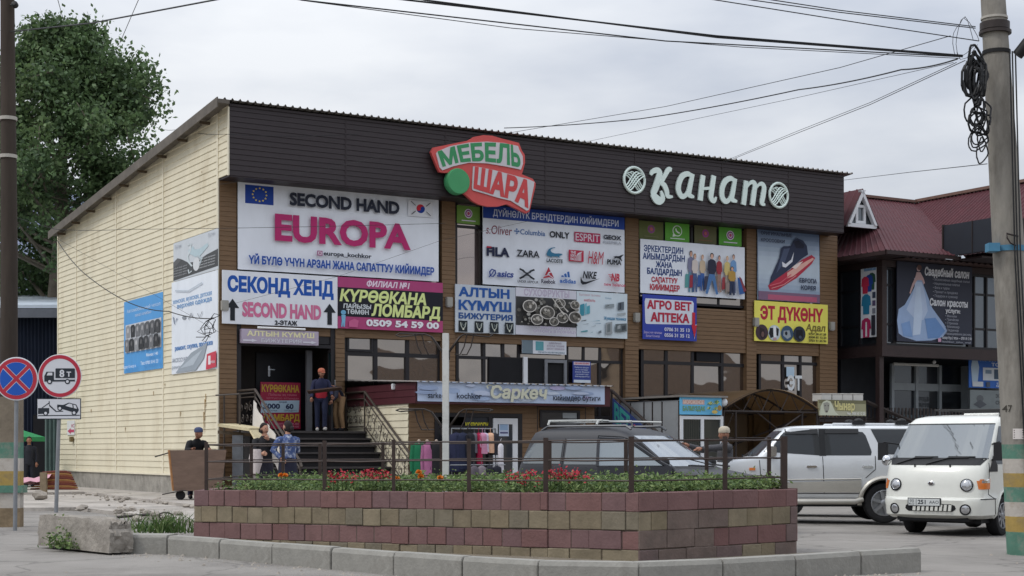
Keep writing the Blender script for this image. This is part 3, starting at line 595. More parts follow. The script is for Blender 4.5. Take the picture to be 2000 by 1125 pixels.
b = fboard('banner', 'tall blue poster of a dark and red running shoe on the upper floor', 'banner', [(1476, 445), (1597, 455.4), (1481.5, 586), (1600, 592)], .03, BAN(150, 170, 196))
gr = []
for k in range(14): t = k/13; gr.append(((int(104+78*math.sin(t*2.6)), int(124+70*math.sin(t*2.6)), int(156+50*math.sin(t*2.6))), rc(0, k/14*.9, 1, (k+1)/14*.9)))
gr.append(((122, 96, 120), rc(0, .88, 1, 1))); gr.append(((176, 90, 116), rc(.15, .92, .95, .99)))
b.shapes('backdrop_print', gr)
b.shapes('picture_print', [((176, 48, 70), [(.15, .80), (.18, .86), (.30, .85), (.62, .66), (.86, .45), (.92, .36), (.86, .32), (.70, .40), (.50, .56), (.25, .70)]), ((222, 172, 160), [(.46, .60), (.62, .50), (.80, .40), (.88, .36), (.90, .38), (.72, .52), (.56, .64), (.46, .68)]), ((230, 214, 208), [(.52, .52), (.66, .44), (.72, .42), (.60, .54)]), ((46, 54, 78), [(.36, .26), (.40, .23), (.52, .22), (.56, .14), (.62, .10), (.72, .13), (.78, .20), (.80, .32), (.70, .38), (.56, .50), (.40, .62), (.25, .72), (.17, .78), (.19, .68), (.28, .50), (.33, .40)]), ((74, 84, 110), [(.40, .27), (.50, .25), (.42, .45), (.28, .62), (.34, .44)]), ((32, 36, 54), [(.56, .16), (.64, .13), (.74, .19), (.72, .24), (.60, .24)]),
    ((220, 222, 230), [(.37, .45), (.38, .52), (.43, .53), (.54, .44), (.565, .30), (.52, .41), (.43, .48)]), ((206, 96, 110), strip([(.17, .80), (.34, .75), (.52, .62)], .016, .9)), ((214, 150, 150), strip([(.20, .835), (.40, .77), (.60, .63)], .01, .9))])
b.text('ОРИГИНАЛЬНЫЕ', .03, .05, .53, .095, (52, 60, 82), .02); b.text('КРОССОВКИ', .03, .145, .41, .19, (52, 60, 82), .02); b.text('ЕВРОПА', .65, .665, .94, .725, (36, 44, 70), .03); b.text('КОРЕЯ', .68, .765, .92, .825, (36, 44, 70), .03)

b = fboard('banner', 'silver grey banner with blue jewellery lettering over four dark necklace pictures', 'banner', [(888, 555.7), (1005.5, 561), (888.3, 649.3), (1005.5, 653)], .05, BAN(176, 184, 194))
b.rect(.0, .60, 1, 1, (196, 204, 212)); b.text('АЛТЫН', .05, .06, .90, .25, (34, 84, 156), .06, outline_c=(206, 214, 224), owidth=.03); b.text('КҮМҮШ', .05, .33, .93, .53, (34, 84, 156), .06, outline_c=(206, 214, 224), owidth=.03); b.text('БИЖУТЕРИЯ', .05, .595, .95, .715, (40, 80, 140), .04)
for k, x in enumerate((.05, .31, .56, .81)):
    b.shapes('picture_print', [((26, 34, 40), rc(x, .755, x+.145, .985)), ((172, 178, 170), strip([(x+.03, .79), (x+.045, .88), (x+.075, .94), (x+.105, .88), (x+.12, .79)], .016, 1.2)), ((120, 132, 130), strip([(x+.05+.01*k, .80), (x+.075, .87), (x+.10, .82)], .01, 1.2)), ((206, 206, 190), ell(x+.075, .93, .014, .025, 10))])

b = fboard('banner', 'faded banner with a grey picture of bowls of nuts and dried fruit', 'banner', [(1006, 561.3), (1124.5, 568), (1007, 653.8), (1124.5, 657.5)], .05, BAN(196, 196, 206))
b.text('СУХОФРУКТЫ', .13, .02, .88, .165, (186, 176, 196), .03, outline_c=(226, 222, 230), owidth=.02); b.rect(.0, .19, 1, .80, (60, 60, 60), 'picture_print')
sh = []; r = random.Random(5)
for k in range(70): x, y, q = r.uniform(.02, .98), r.uniform(.21, .78), r.uniform(.012, .035); g_ = r.choice([110, 140, 80, 165, 40]); sh.append(((g_, g_-2, g_-8), ell(x, y, q, q*1.2, 7)))
for cx_, cy_, q in ((.17, .40, .115), (.45, .52, .125), (.27, .68, .10), (.68, .62, .10), (.88, .60, .11), (.62, .32, .09), (.86, .34, .08), (.50, .72, .08)):
    sh += [((206, 202, 196), ell(cx_, cy_, q, q*1.15, 18)), ((92, 90, 86), ell(cx_, cy_, q*.87, q*1.0, 18))]
    for k in range(11): a = r.uniform(0, 360); d = r.uniform(0, q*.66); g_ = r.choice([120, 150, 180, 64]); sh.append(((g_, g_-4, g_-12), ell(cx_+d*math.cos(a), cy_+d*1.1*math.sin(a), q*.2, q*.26, 7, r.uniform(0, 90), 450)))
sh += [((196, 192, 184), strip([(.46, .22), (.60, .48), (.66, .56)], [.012, .016, .04], 1.2)), ((186, 182, 176), strip([(.55, .21), (.66, .42), (.72, .50)], [.012, .014, .03], 1.2))]
b.shapes('picture_print', sh); b.text('БАЯН ДҮНҮ', .27, .835, .77, .885, (176, 166, 190), .02); b.text('ОПТОМ и В РОЗНИЦУ', .15, .915, .86, .965, (176, 166, 190), .02)

b = fboard('banner', 'pale banner of small furniture and appliance pictures with faint blue lettering', 'banner', [(1125.4, 568.5), (1224, 574), (1125.4, 657.5), (1224, 662)], .05, BAN(192, 204, 212))
b.text('Бытовая техника', .05, .05, .46, .10, (190, 150, 160), .0); b.text('мебель', .14, .16, .36, .22, (196, 110, 120), .01); b.text('Кухни', .56, .1, .68, .14, (140, 170, 190), .0); b.text('Жумшак техника', .53, .53, .97, .60, (60, 130, 170), .02)
sh = []
for x0, y0, x1, y1, c in ((.06, .27, .14, .55, (60, 140, 160)), (.15, .25, .19, .52, (120, 180, 196)), (.19, .30, .25, .50, (86, 160, 176)), (.08, .62, .18, .66, (90, 96, 100)), (.10, .70, .22, .73, (120, 126, 130)), (.28, .62, .44, .65, (70, 150, 170)), (.30, .68, .46, .71, (60, 120, 150)), (.26, .74, .36, .77, (110, 116, 120)), (.07, .85, .20, .90, (60, 140, 150)), (.24, .88, .30, .91, (50, 120, 130)), (.80, .18, .92, .38, (90, 100, 110)), (.83, .20, .86, .36, (50, 56, 66)), (.54, .24, .72, .34, (140, 150, 156)), (.56, .27, .62, .31, (90, 96, 100)), (.78, .42, .95, .49, (160, 168, 172)), (.55, .64, .68, .93, (150, 156, 160)), (.58, .68, .64, .88, (110, 118, 122)), (.74, .66, .97, .86, (96, 104, 108)), (.78, .70, .84, .80, (160, 166, 170)), (.87, .70, .94, .82, (60, 66, 72)), (.40, .84, .46, .92, (110, 120, 130))): sh.append((c, [(x0, y0+.03), (x0, y1), (x1, y1-.02), (x1, y0)]))
b.shapes('picture_print', sh)

b = fboard('banner', 'blue and white veterinary chemist banner with a red arrow pointing down', 'banner', [(1253.6, 573.8), (1359.5, 581.6), (1254.7, 661.6), (1359.5, 667.3)], .05, BAN(40, 58, 150))
b.poly([(.05, .09), (.035, .16), (.045, .62), (.065, .66), (.90, .63), (.93, .58), (.945, .14), (.92, .09)], (212, 216, 228), 'band'); b.text('АГРО ВЕТ', .075, .13, .90, .32, (176, 40, 66), .06, outline_c=(70, 40, 110), owidth=.02); b.text('АПТЕКА', .14, .40, .86, .60, (176, 40, 66), .06, outline_c=(70, 40, 110), owidth=.02)
b.shapes('arrow', [((214, 216, 228), [(.905, .64), (1.0, .62), (.955, .96)]), ((190, 40, 60), [(.91, .35), (.965, .35), (.965, .64), (1.0, .63), (.955, .93), (.895, .64), (.91, .64)])])
b.text('0706 31 35 13', .39, .72, .86, .80, (206, 206, 224), .035); b.text('0556 31 35 12', .39, .85, .86, .93, (206, 206, 224), .035); b.text('Дары үчүн чалыңыз', .01, .82, .34, .87, (206, 190, 220), .0); b.text('Багыт Кочкор', .05, .90, .30, .95, (206, 190, 220), .0)

b = fboard('banner', 'yellow butcher banner with red lettering and four round animal pictures', 'banner', [(1471.6, 587.3), (1614.5, 595), (1473.2, 666), (1616.6, 672)], .05, BAN(214, 206, 92))
b.text('ЭТ ДҮКӨНҮ', .075, .13, .935, .46, (178, 38, 62), .07, outline_c=(224, 210, 170), owidth=.02, rows=34); b.text('Адал', .69, .52, .965, .69, (120, 108, 50), .03, .1, outline_c=(196, 190, 120), owidth=.02)
for k, x in enumerate((.095, .26, .43, .595)):
    c = ((66, 50, 60), (190, 200, 206), (60, 84, 110), (40, 48, 62))[k]; sh = [(c, ell(x, .78, .083, .195, 26))]
    if k == 0: sh += [((44, 34, 36), [(x-.03, .66), (x+.03, .70), (x+.045, .90), (x, .95), (x-.03, .85)]), ((110, 84, 80), ell(x+.01, .83, .02, .07, 10))]
    if k == 1: sh += [((30, 30, 34), [(x-.06, .66), (x-.02, .66), (x-.012, .88), (x-.05, .92), (x-.075, .80)]), ((30, 30, 34), [(x+.02, .64), (x+.06, .68), (x+.05, .86), (x+.02, .84)]), ((226, 228, 230), [(x-.015, .62), (x+.02, .62), (x+.025, .86), (x, .92), (x-.015, .86)]), ((186, 150, 150), ell(x+.005, .93, .025, .035, 10))]
    if k == 2: sh += [((150, 160, 168), [(x-.05, .72), (x+.03, .70), (x+.05, .86), (x, .92), (x-.055, .84)]), ((30, 34, 44), ell(x-.015, .78, .018, .05, 10))]
    if k == 3: sh += [((18, 20, 28), [(x-.045, .68), (x+.04, .68), (x+.05, .85), (x, .95), (x-.05, .86)]), ((70, 80, 96), ell(x+.01, .86, .02, .04, 10))]
    b.shapes('picture_print', sh)
for k, t_ in enumerate(('0707 28 67 28', '0508 65 12 23', '0703 41 65 94')): b.text(t_, .72, .735+k*.085, .965, .79+k*.085, (60, 56, 36), .045)

b = fboard('notice_board', 'small white notice with a blue picture above the half-open balcony door', 'sign', [(1019, 665), (1105.5, 666.5), (1019, 690.5), (1105.5, 692.5)], -.02, BAN(200, 204, 212), .02)
b.rect(0, 0, .24, 1, (110, 126, 136), 'picture_print'); b.rect(.30, .06, .48, .75, (96, 160, 170), 'picture_print')
for k, t_ in enumerate(('ШВЕЙНАЯ', 'АТЕЛЬЕ ПОШИВ', 'БЕКЗАТ ОЮМКАНА')): b.text(t_, .55 if k else .60, .10+k*.21, .95 if k else .88, .23+k*.21, (156, 140, 160), .01)
b.text('ПЕЧАТЬ НА ФУТБОЛКАХ', .36, .82, .96, .92, (70, 110, 130), .01)
b = fboard('notice_board', 'dark blue notice with white lines beside the balcony door', 'sign', [(1118, 705.5), (1153, 706.5), (1118, 748), (1153, 748)], -.03, BAN(44, 60, 130), .02)
b.rect(.05, .03, .95, .17, (206, 196, 206)); b.text('ОБЪЯВЛЕНИЕ', .1, .06, .9, .13, (176, 50, 70), .03)
for k in range(5): b.text(('Кабатта кредит', 'акча которуу', 'жана башка', 'кызматтар', 'баардыгы')[k], .1+.04*(k % 2), .25+k*.105, .9-.05*(k % 2), .31+k*.105, (196, 204, 226), .01)
b.rect(.03, .86, .97, .99, (206, 216, 226))
# big cut-out sign: letters and ball on the fascia
def plate(name, b, pts, c, depth, off, parent):
    m = MB(); q = [(p[0], p[1]) for p in pts]; m.prism(q, b.O+b.N*off+b.U, b.R, -b.U, b.N*depth); return m.build(name, P(*c), parent)
b = fboard('furniture_sign', 'red and green cut-out sign with a green ball across the dark fascia', 'sign', [(838, 262), (1042, 282), (838, 402), (1042, 420)], VF+.08, None)
rt = b.root
def cpx(x, y): # crop pixels (3.409 scale, origin 820,250) -> fractions
    X, Y = 820+x/3.409, 250+y/3.409; t = (X-838)/204; yt = 262+20*t; yb = 402+18*t; return (t, (Y-yt)/(yb-yt))
Q = lambda l: [cpx(*p) for p in l]
RED, GRN, CRM = (200, 84, 82), (70, 148, 98), (200, 196, 200)
plate('backing', b, Q([(60, 170), (75, 140), (300, 90), (340, 65), (400, 52), (460, 55), (520, 72), (640, 100), (660, 150), (680, 180), (682, 230), (668, 285), (660, 310), (735, 340), (755, 370), (752, 400), (712, 560), (690, 572), (560, 510), (500, 526), (430, 527), (370, 512), (330, 490), (285, 450), (270, 440), (280, 300), (140, 305), (115, 300), (100, 270)]), RED, .10, .03, rt)
plate('inset', b, Q([(90, 180), (100, 165), (180, 130), (300, 105), (420, 96), (540, 104), (630, 122), (640, 150), (662, 190), (664, 240), (650, 280), (560, 262), (420, 240), (300, 238), (200, 262), (130, 290), (112, 270)]), CRM, .03, .132, rt)
plate('inset', b, Q([(330, 262), (345, 262), (470, 285), (600, 318), (705, 345), (742, 362), (738, 390), (705, 548), (690, 555), (600, 500), (580, 488), (500, 470), (400, 440), (328, 420), (322, 408)]), CRM, .03, .132, rt)
m = MB(); cc = cpx(228, 363); o = b.O+b.R*cc[0]+b.U*(1-cc[1]); m.lathe([(0.02, .0), (.34, .0), (.35, .02), (.35, .20), (.33, .24), (.02, .25)], o, E1, UP, NF, 36); m.build('ball', P(*GRN), rt, smooth=40)
b.t = .165; b.k = 0
def curved(txt, poly_top, poly_bot, c, bold):
    """lettering between two curves given in crop pixels"""
    b.k += 1; m = MB()
    def cv(pl, t): t *= len(pl)-1; i = min(int(t), len(pl)-2); f = t-i; return (pl[i][0]+(pl[i+1][0]-pl[i][0])*f, pl[i][1]+(pl[i+1][1]-pl[i][1])*f)
    for t in text_traps(txt, bold, 0, 30):
        q = []
        for i in range(0, 8, 2):
            a, d = cv(poly_top, t[i]), cv(poly_bot, t[i]); q.append(b.pt(*cpx(d[0]+(a[0]-d[0])*t[i+1], d[1]+(a[1]-d[1])*t[i+1])))
        m.add(q, [(0, 1, 2, 3)])
    return m.build('lettering', P(*c), rt)
curved('МЕБЕЛЬ', [(98, 172), (210, 135), (330, 112), (450, 108), (560, 116), (632, 130)], [(130, 268), (235, 238), (340, 228), (450, 230), (560, 250), (652, 268)], (60, 140, 92), .04)
curved('ШАРА', [(340, 270), (470, 295), (600, 330), (728, 368)], [(330, 408), (450, 446), (580, 478), (700, 540)], (196, 72, 74), .05)
# white metal name and the two roof-crown emblems
LET = M('white metal lettering', C(216, 230, 224), .3, .08, 1.2, .3, 3, .25)
b = fboard('name_sign', 'white brush-script lettering on the dark fascia between two round emblems', 'sign', [(1266, 325), (1494, 347), (1266, 397), (1494, 405)], VF+.02, None); rt = b.root; b.t = .03
def stroke(pts, w):
    """one brush stroke in photo-crop pixels (scale 2.8125, origin 1180,300), as a raised plate"""
    ws0 = w if isinstance(w, list) else [w]*len(pts); P2 = []; W2_ = []; n_ = len(pts)
    for i in range(n_-1):                                # smooth the stroke
        p0_, p1_, p2_, p3_ = pts[max(i-1, 0)], pts[i], pts[i+1], pts[min(i+2, n_-1)]
        for k in range(5):
            t = k/5; P2.append(tuple(.5*(2*p1_[a]+(p2_[a]-p0_[a])*t+(2*p0_[a]-5*p1_[a]+4*p2_[a]-p3_[a])*t*t+(3*p1_[a]-p0_[a]-3*p2_[a]+p3_[a])*t**3) for a in (0, 1))); W2_.append(ws0[i]+(ws0[i+1]-ws0[i])*t)
    P2.append(pts[-1]); W2_.append(ws0[-1]); pts, w = P2, [q*1.18 for q in W2_]
    q = []
    for x, y in pts:
        u_, z_ = fuz(1180+x/2.8125, 300+y/2.8125, VF+.03); q.append((u_, z_))
    ws = [x_/2.8125*.0152 for x_ in (w if isinstance(w, list) else [w]*len(q))]
    o2 = strip(q, ws, 1.); return o2
def glyph(strokes, lift=0):
    m = MB()
    for i, (pts, w) in enumerate(strokes):
        q = stroke(pts, w); m.prism(q, FP(0, VF+.022+.004*i, 0), E1, UP, NF*.05)
    return m.build('letter', LET, rt)
glyph([([(252, 118), (262, 100), (285, 92), (300, 105), (295, 140), (280, 185), (268, 225), (300, 250)], [14, 22, 26, 30, 34, 34, 30, 20]), ([(262, 225), (280, 255), (300, 262), (318, 245), (308, 205)], [24, 30, 34, 26, 10]), ([(366, 92), (350, 88), (330, 120), (310, 160), (302, 168)], [16, 24, 22, 18, 10]), ([(308, 165), (325, 175), (338, 205), (345, 235), (372, 238)], [18, 26, 26, 22, 8])])
glyph([([(478, 125), (455, 112), (425, 125), (407, 165), (405, 205), (422, 235), (445, 228), (462, 195), (478, 140)], [16, 24, 28, 28, 28, 26, 20, 16, 14]), ([(482, 112), (468, 180), (462, 225), (490, 240)], [22, 26, 28, 10])])
glyph([([(540, 120), (532, 180), (524, 258)], [26, 28, 28]), ([(532, 195), (560, 192), (590, 190)], [12, 14, 14]), ([(598, 122), (588, 190), (582, 240), (598, 262), (612, 240)], [26, 28, 28, 22, 8])])
glyph([([(712, 150), (690, 137), (662, 152), (645, 190), (644, 235), (660, 262), (682, 255), (698, 220), (712, 165)], [16, 24, 28, 28, 28, 26, 20, 16, 14]), ([(716, 138), (704, 205), (698, 250), (726, 264)], [22, 26, 28, 10])])
glyph([([(776, 150), (770, 215), (762, 282)], [24, 27, 27]), ([(774, 195), (795, 165), (812, 158), (824, 175), (818, 225), (810, 285)], [8, 14, 22, 26, 28, 28]), ([(822, 200), (845, 172), (862, 168), (874, 188), (868, 235), (862, 272), (880, 282)], [8, 14, 22, 26, 28, 26, 8])])
def tunduk(cx_, cy_, rx, ry, lab):
    u_, z_ = fuz(cx_, cy_, VF); u2, _ = fuz(cx_+rx, cy_, VF); _, z2 = fuz(cx_, cy_-ry, VF); ru, rz_ = u2-u_, z2-z_
    r_ = empty('emblem_sign', FP(u_, VF, z_-rz_), 0, lab, 'emblem', None); m = MB()
    ring = [FP(u_+ru*.93*math.cos(rad(a)), VF+.05, z_+rz_*.93*math.sin(rad(a))) for a in range(0, 361, 12)]; m.tube(ring, .045, 8, caps=False); m.build('ring', LET, r_, smooth=60)
    m = MB()
    for sx in (-1, 1):
        for k in range(4):
            pts = []
            for i in range(11):
                t = i/10; x = sx*(-.80+.10*k+(1.18+.16*k)*t**.8*1.0); y = -.50+.16*k*0-.12*k*(1-t)+(1.25+.02*k)*math.sin(t*1.9)*.88-.10*k*t
                q = math.hypot(x, y)
                if q > .93: x, y = x/q*.93, y/q*.93
                pts.append(FP(u_+ru*x, VF+.05+.012*(k % 2)+.02*(sx > 0), z_+rz_*y))
            m.tube(pts, .021, 5)
    m.build('lattice', LET, r_)
tunduk(1236.8, 352.5, 21.5, 27, 'white round lattice emblem before the first script letter on the fascia'); tunduk(1518.5, 382, 19, 25.5, 'white round lattice emblem after the last script letter on the fascia')
# ------------------------------------------------------------------ banners on the cream side wall
b = sboard('banner', 'grey and black banner with a pale outlined animal high on the cream side wall', 'banner', [(339.6, 475.6), (426.8, 445.7), (339.6, 551), (427, 525)], .03, BAN(182, 188, 194))
b.shapes('picture_print', [((72, 74, 76), [(0, .52), (.12, .44), (.22, .50), (.35, .62), (.55, .66), (.75, .56), (1, .50), (1, .92), (0, .98)]), ((92, 94, 96), [(0, .50), (.10, .42), (.2, .48), (.08, .60), (0, .66)]), ((176, 196, 204), [(.36, .30), (.46, .24), (.50, .34), (.60, .36), (.78, .28), (.80, .36), (.66, .50), (.60, .56), (.50, .52), (.42, .44), (.36, .40)]), ((196, 206, 210), strip([(.34, .18), (.42, .16), (.40, .34), (.34, .46), (.36, .60), (.44, .74)], .035, 1.1)), ((206, 210, 214), ell(.54, .72, .075, .17, 20)), ((176, 190, 196), strip([(.56, .52), (.66, .62), (.62, .74)], .035, 1.1)), ((196, 206, 210), strip([(.36, .8), (.38, .9), (.44, .86)], .03, 1.1))])
b.text('Бутик', .05, .08, .20, .16, (150, 156, 166), .0, .2); b.text('Бутик', .80, .06, .95, .13, (150, 156, 166), .0, .2)
for k in range(4): b.text('Кийим жана материал', .60, .62+k*.07, .96, .655+k*.07, (196, 200, 204), 0); b.text('сатып алуу жана', .03, .66+k*.07, .34, .69+k*.07, (180, 184, 188), 0)
b = sboard('banner', 'crumpled white banner with faded blue lines and a red corner on the side wall', 'banner', [(337, 552), (426.5, 527), (335.3, 731.7), (425.7, 719.6)], .03, BAN(208, 214, 222))
sh = []
for k, (y, t_) in enumerate(((.19, 'женская, мужская, детская'), (.25, 'верхняя одежда'))): b.text(t_, .03+.1*k, y, .88, y+.05, (96, 146, 196), .02, 0)
b.text('ремонт, скупка, продажа', .08, .70, .90, .75, (80, 130, 190), .03); b.text('АКСЕССУАРЫ', .02, .835, .40, .875, (110, 120, 136), .0); b.text('ремонт, установка', .02, .91, .62, .945, (140, 148, 160), .0)
b.shapes('picture_print', [((150, 160, 170), [(.10, .99), (.45, .80), (.80, .72), (.72, .88), (.55, .99)]), ((176, 186, 196), [(.2, .95), (.5, .84), (.7, .78), (.5, .93)]), ((112, 124, 146), strip([(.05, .38), (.08, .46), (.14, .40)], .02, .5)), ((136, 142, 150), ell(.30, .41, .045, .02, 12)), ((120, 124, 130), strip([(.40, .44), (.46, .38), (.50, .43)], .018, .5)), ((126, 130, 136), strip([(.60, .40), (.64, .45), (.70, .39)], .014, .5)), ((186, 196, 206), strip([(.1, .10), (.4, .14), (.7, .09)], .03, .5)), ((196, 60, 80), [(.80, .84), (.99, .82), (.99, .98), (.78, 1.0)])])
b.text('1', .83, .86, .88, .95, (226, 216, 222), .05); b.text('этаж', .88, .91, .97, .94, (226, 206, 214), .02)
b = sboard('banner', 'bright blue banner with a block of grey photographs on the side wall', 'banner', [(243.5, 591), (319.8, 569), (242.5, 732), (317.8, 716.6)], .03, BAN(72, 142, 200))
b.text('Автомобильный чехол', .08, .12, .94, .165, (196, 214, 236), .0); b.text('заказ алабыз', .30, .20, .72, .24, (196, 214, 236), .0); b.rect(.05, .33, .97, .72, (196, 200, 206), 'picture_print')
sh = []; r = random.Random(9)
for j in range(2):
    for i in range(7):
        x = .06+i*.13; y = .345+j*.19; g_ = r.choice([60, 84, 110, 140, 44]); sh.append(((g_, g_+2, g_+6), [(x, y+.02), (x+.03, y), (x+.09, y), (x+.12, y+.03), (x+.115, y+.17), (x+.01, y+.175)])); sh.append(((g_+50, g_+50, g_+52), ell(x+.06, y+.07, .022, .035, 9)))
b.shapes('picture_print', sh); b.text('Манас 140', .66, .78, .95, .82, (206, 220, 236), .02); b.text('Адрес: Кочкор ж.', .05, .90, .40, .94, (196, 214, 236), .02); b.text('Тел: 0700 10 41 23', .52, .88, .96, .925, (206, 220, 236), .02)
b = sboard('notice', 'small white paper with a red arrow on the side wall by the back corner', 'sign', [(131.5, 823), (146, 820), (131, 851), (146, 848)], .03, P(216, 214, 214), .006)
b.text('WC', .55, .25, .95, .5, (176, 80, 110), .02); b.poly([(.1, .72), (.5, .52), (.5, .64), (.95, .62), (.95, .82), (.5, .82), (.5, .94)], (186, 70, 100), 'arrow')
u_, z_ = ssz(141, 857, .03); m = MB(); m.frame_box(SP(u_, .03, z_-.1), -E2*.18, NS*.10, UP*.17); m.build('junction_box', M('olive box', C(120, 104, 70), .6), shop, bevel=.01)
# ------------------------------------------------------------------ boutique annex in front of the shop
AU0, AU1, AV, AZ = 3.58, 9.05, 3.55, 2.47
annex = empty('boutique_annex', FP((AU0+AU1)/2, AV/2, 0), 0, 'low lean-to boutique with cream side wall under the shop windows', 'building')
m = MB(); siding(m, FP(AU0, 0, 0), NF, AV, .0, AZ, NS, .17, .02); m.frame_box(FP(AU0+.01, 0, 0), E1*.1, NF*AV, UP*AZ); m.build('side_wall', CREAM, annex)
def apx(px, py): return fuz(px, py, AV)
du0, dz1 = apx(848, 806); du1 = apx(1019, 800)[0]; wu0, wz1 = apx(1053, 801); wu1, wz0 = apx(1131, 836)
m = MB()
siding(m, FP(AU0, AV, 0), E1, du0-AU0, 0, AZ, NF, .125, .014); siding(m, FP(du1, AV, 0), E1, AU1-du1, 0, AZ, NF, .125, .014); siding(m, FP(du0, AV, 0), E1, du1-du0, dz1, AZ, NF, .125, .014)
m.frame_box(FP(AU0+.02, AV-.12, 0), E1*(du0-AU0-.02), NF*.115, UP*AZ); m.frame_box(FP(du1, AV-.12, 0), E1*(AU1-du1), NF*.115, UP*AZ); m.frame_box(FP(AU1-.1, 0, 0), E1*.1, NF*(AV-.12), UP*AZ)
m.build('front_wall', BROWN, annex)
m = MB(); m.frame_box(FP(AU0+.15, AV-2.4, 0), E1*(AU1-AU0-.3), NF*.06, UP*AZ); m.frame_box(FP(du0-.3, AV-2.3, 0), E1*.05, NF*2.2, UP*AZ); m.frame_box(FP(du0, AV-2.3, 0), E1*2.6, NF*2.2, UP*.03); m.build('interior_wall', DARK, annex)
m = MB(); B = lambda a, b, c, d, v=AV-.1, t=.13: m.frame_box(FP(a, v, c), E1*(b-a), NF*t, UP*(d-c))
B(du0, du0+.10, 0, dz1); B(du1-.12, du1, 0, dz1); B(du0+.1, du1-.12, dz1-.1, dz1); x = apx(960, 810)[0]; B(x-.1, x, 0, dz1-.1); B(du0+.1, x-.1, 1.85, 1.93); m.build('shop_frame', BLACKFR, annex)
m = MB(); m.frame_box(FP(du0+.1, AV-.06, .3), E1*(x-du0-.2), NF*.012, UP*1.55); m.build('pane', GLASS('dark shop glass', (.008, .009, .012), (.6, .65, .7), .05), annex)
d0, d1 = x+.03, du1-.14; m = MB(); B(d0, d0+.13, .1, dz1-.12, AV-.02, .06); B(d1-.15, d1, .1, dz1-.12, AV-.02, .06); B(d0+.13, d1-.15, dz1-.27, dz1-.12, AV-.02, .06); B(d0+.13, d1-.15, .1, .5, AV-.02, .06); dr = m.build('glass_door', WHITE_P, annex)
MB().frame_box(FP(d0+.13, AV, .5), E1*(d1-d0-.28), NF*.012, UP*(dz1-.77)).build('pane', GLASS('door glass', (.02, .025, .035), (.7, .75, .8), .12), dr)
q = [apx(974, 826), apx(993, 852)]; b = Board('', None, None, FP(q[0][0], AV+.016, q[1][1]), E1*(q[1][0]-q[0][0]), UP*(q[0][1]-q[1][1]), NF, P(196, 206, 226), .004, dr, 'poster'); b.root = b.panel; b.rect(.1, .1, .9, .55, (150, 176, 206), 'picture_print'); b.rect(.1, .68, .9, .8, (90, 90, 130), 'lettering')
m = MB(); B(wu0, wu1, wz0, wz0+.06, AV, .05); B(wu0, wu1, wz1-.06, wz1, AV, .05); B(wu0, wu0+.06, wz0+.06, wz1-.06, AV, .05); B(wu1-.06, wu1, wz0+.06, wz1-.06, AV, .05); wf = m.build('window', BLACKFR, annex)
MB().frame_box(FP(wu0+.06, AV, wz0+.06), E1*(wu1-wu0-.12), NF*.02, UP*(wz1-wz0-.12)).build('pane', GLASS('dark shop glass', (.01, .01, .01), (.6, .6, .6), .05), wf)
g0, g1 = apx(1098, 806), apx(1125, 817); MB().frame_box(FP(g0[0], AV+.021, g1[1]), E1*(g1[0]-g0[0]), NF*.01, UP*(g0[1]-g1[1])).build('blind', P(150, 156, 160), wf)
m = MB()
for i in range(9):
    x_ = wu0-.12+(wu1-wu0+.24)*i/8
    if i in (0, 8): m.tube([FP(x_, AV+.12, wz0-.1), FP(x_, AV+.12, wz1+.08)], .012, 5)
m.tube([FP(wu0-.12, AV+.12, wz1+.08), FP(wu1+.12, AV+.12, wz1+.08)], .012, 5); m.build('window_bar', STEEL_D, wf)
# maroon fascia and roof of the lean-to
MAROON = M('maroon siding', C(74, 36, 42), .45, .12, 4, .05, 30)
m = MB(); siding(m, FP(AU0-.04, .0, 0), NF, 4.02, AZ-.02, 2.97, NS, .17, .014); m.frame_box(FP(AU0-.035, 0, AZ-.02), E1*.03, NF*4.0, UP*.50); m.frame_box(FP(AU0-.01, AV, AZ-.02), E1*(AU1-AU0+.2), NF*.46, UP*.03); m.frame_box(FP(AU0-.01, 3.97, AZ), E1*(AU1-AU0+.2), NF*.03, UP*.50); m.frame_box(FP(AU1+.17, 0, AZ), E1*.03, NF*4.0, UP*.50); m.build('fascia', MAROON, annex)
m = MB(); nr = 28
for i in range(nr):
    a = AU0-.12+(AU1-AU0+.36)*i/nr; bb = AU0-.12+(AU1-AU0+.36)*(i+1)/nr; mm_ = a+(bb-a)*.6
    for p0_, p1_, h0, h1 in ((a, mm_, 0, 0), (mm_, (mm_+bb)/2, 0, .03), ((mm_+bb)/2, bb, .03, 0)): m.quad(FP(p0_, 4.12, 2.97+h0), FP(p1_, 4.12, 2.97+h1), FP(p1_, -.1, 3.16+h1), FP(p0_, -.1, 3.16+h0))
m.build('roof', ROOFG, annex)
u_, z_ = ssz(772, 755) ; p = hit(772, 755, FP(AU0, 0, 0), NS); m = MB(); m.frame_box(p-UP*.08, NF*.09, NS*.12, UP*.15); m.build('floodlight', WHITE_P, annex, bevel=.015)
b = fboard('banner', 'long pale blue lilac banner with brush lettering along the lean-to roof edge', 'banner', [(815, 745.5), (1180, 752), (815, 785.5), (1180, 788)], 4.01, BAN(168, 182, 206), .025)
r = random.Random(2); sh = []
for k in range(26):
    x, y = r.uniform(.03, .97), r.uniform(.15, .85); w_ = r.uniform(.02, .06); sh.append((r.choice([(180, 190, 212), (150, 166, 196), (172, 166, 200), (190, 200, 216), (158, 176, 206)]), ell(x, y, w_, r.uniform(.07, .14), 9, r.uniform(0, 60), 420)))
b.shapes('pattern', sh)
b.text('sarke', .045, .55, .112, .84, (40, 46, 62), .022); b.text('ch', .114, .55, .145, .84, (40, 46, 62), .022); b.text('kochkor', .19, .55, .32, .84, (40, 46, 62), .022)
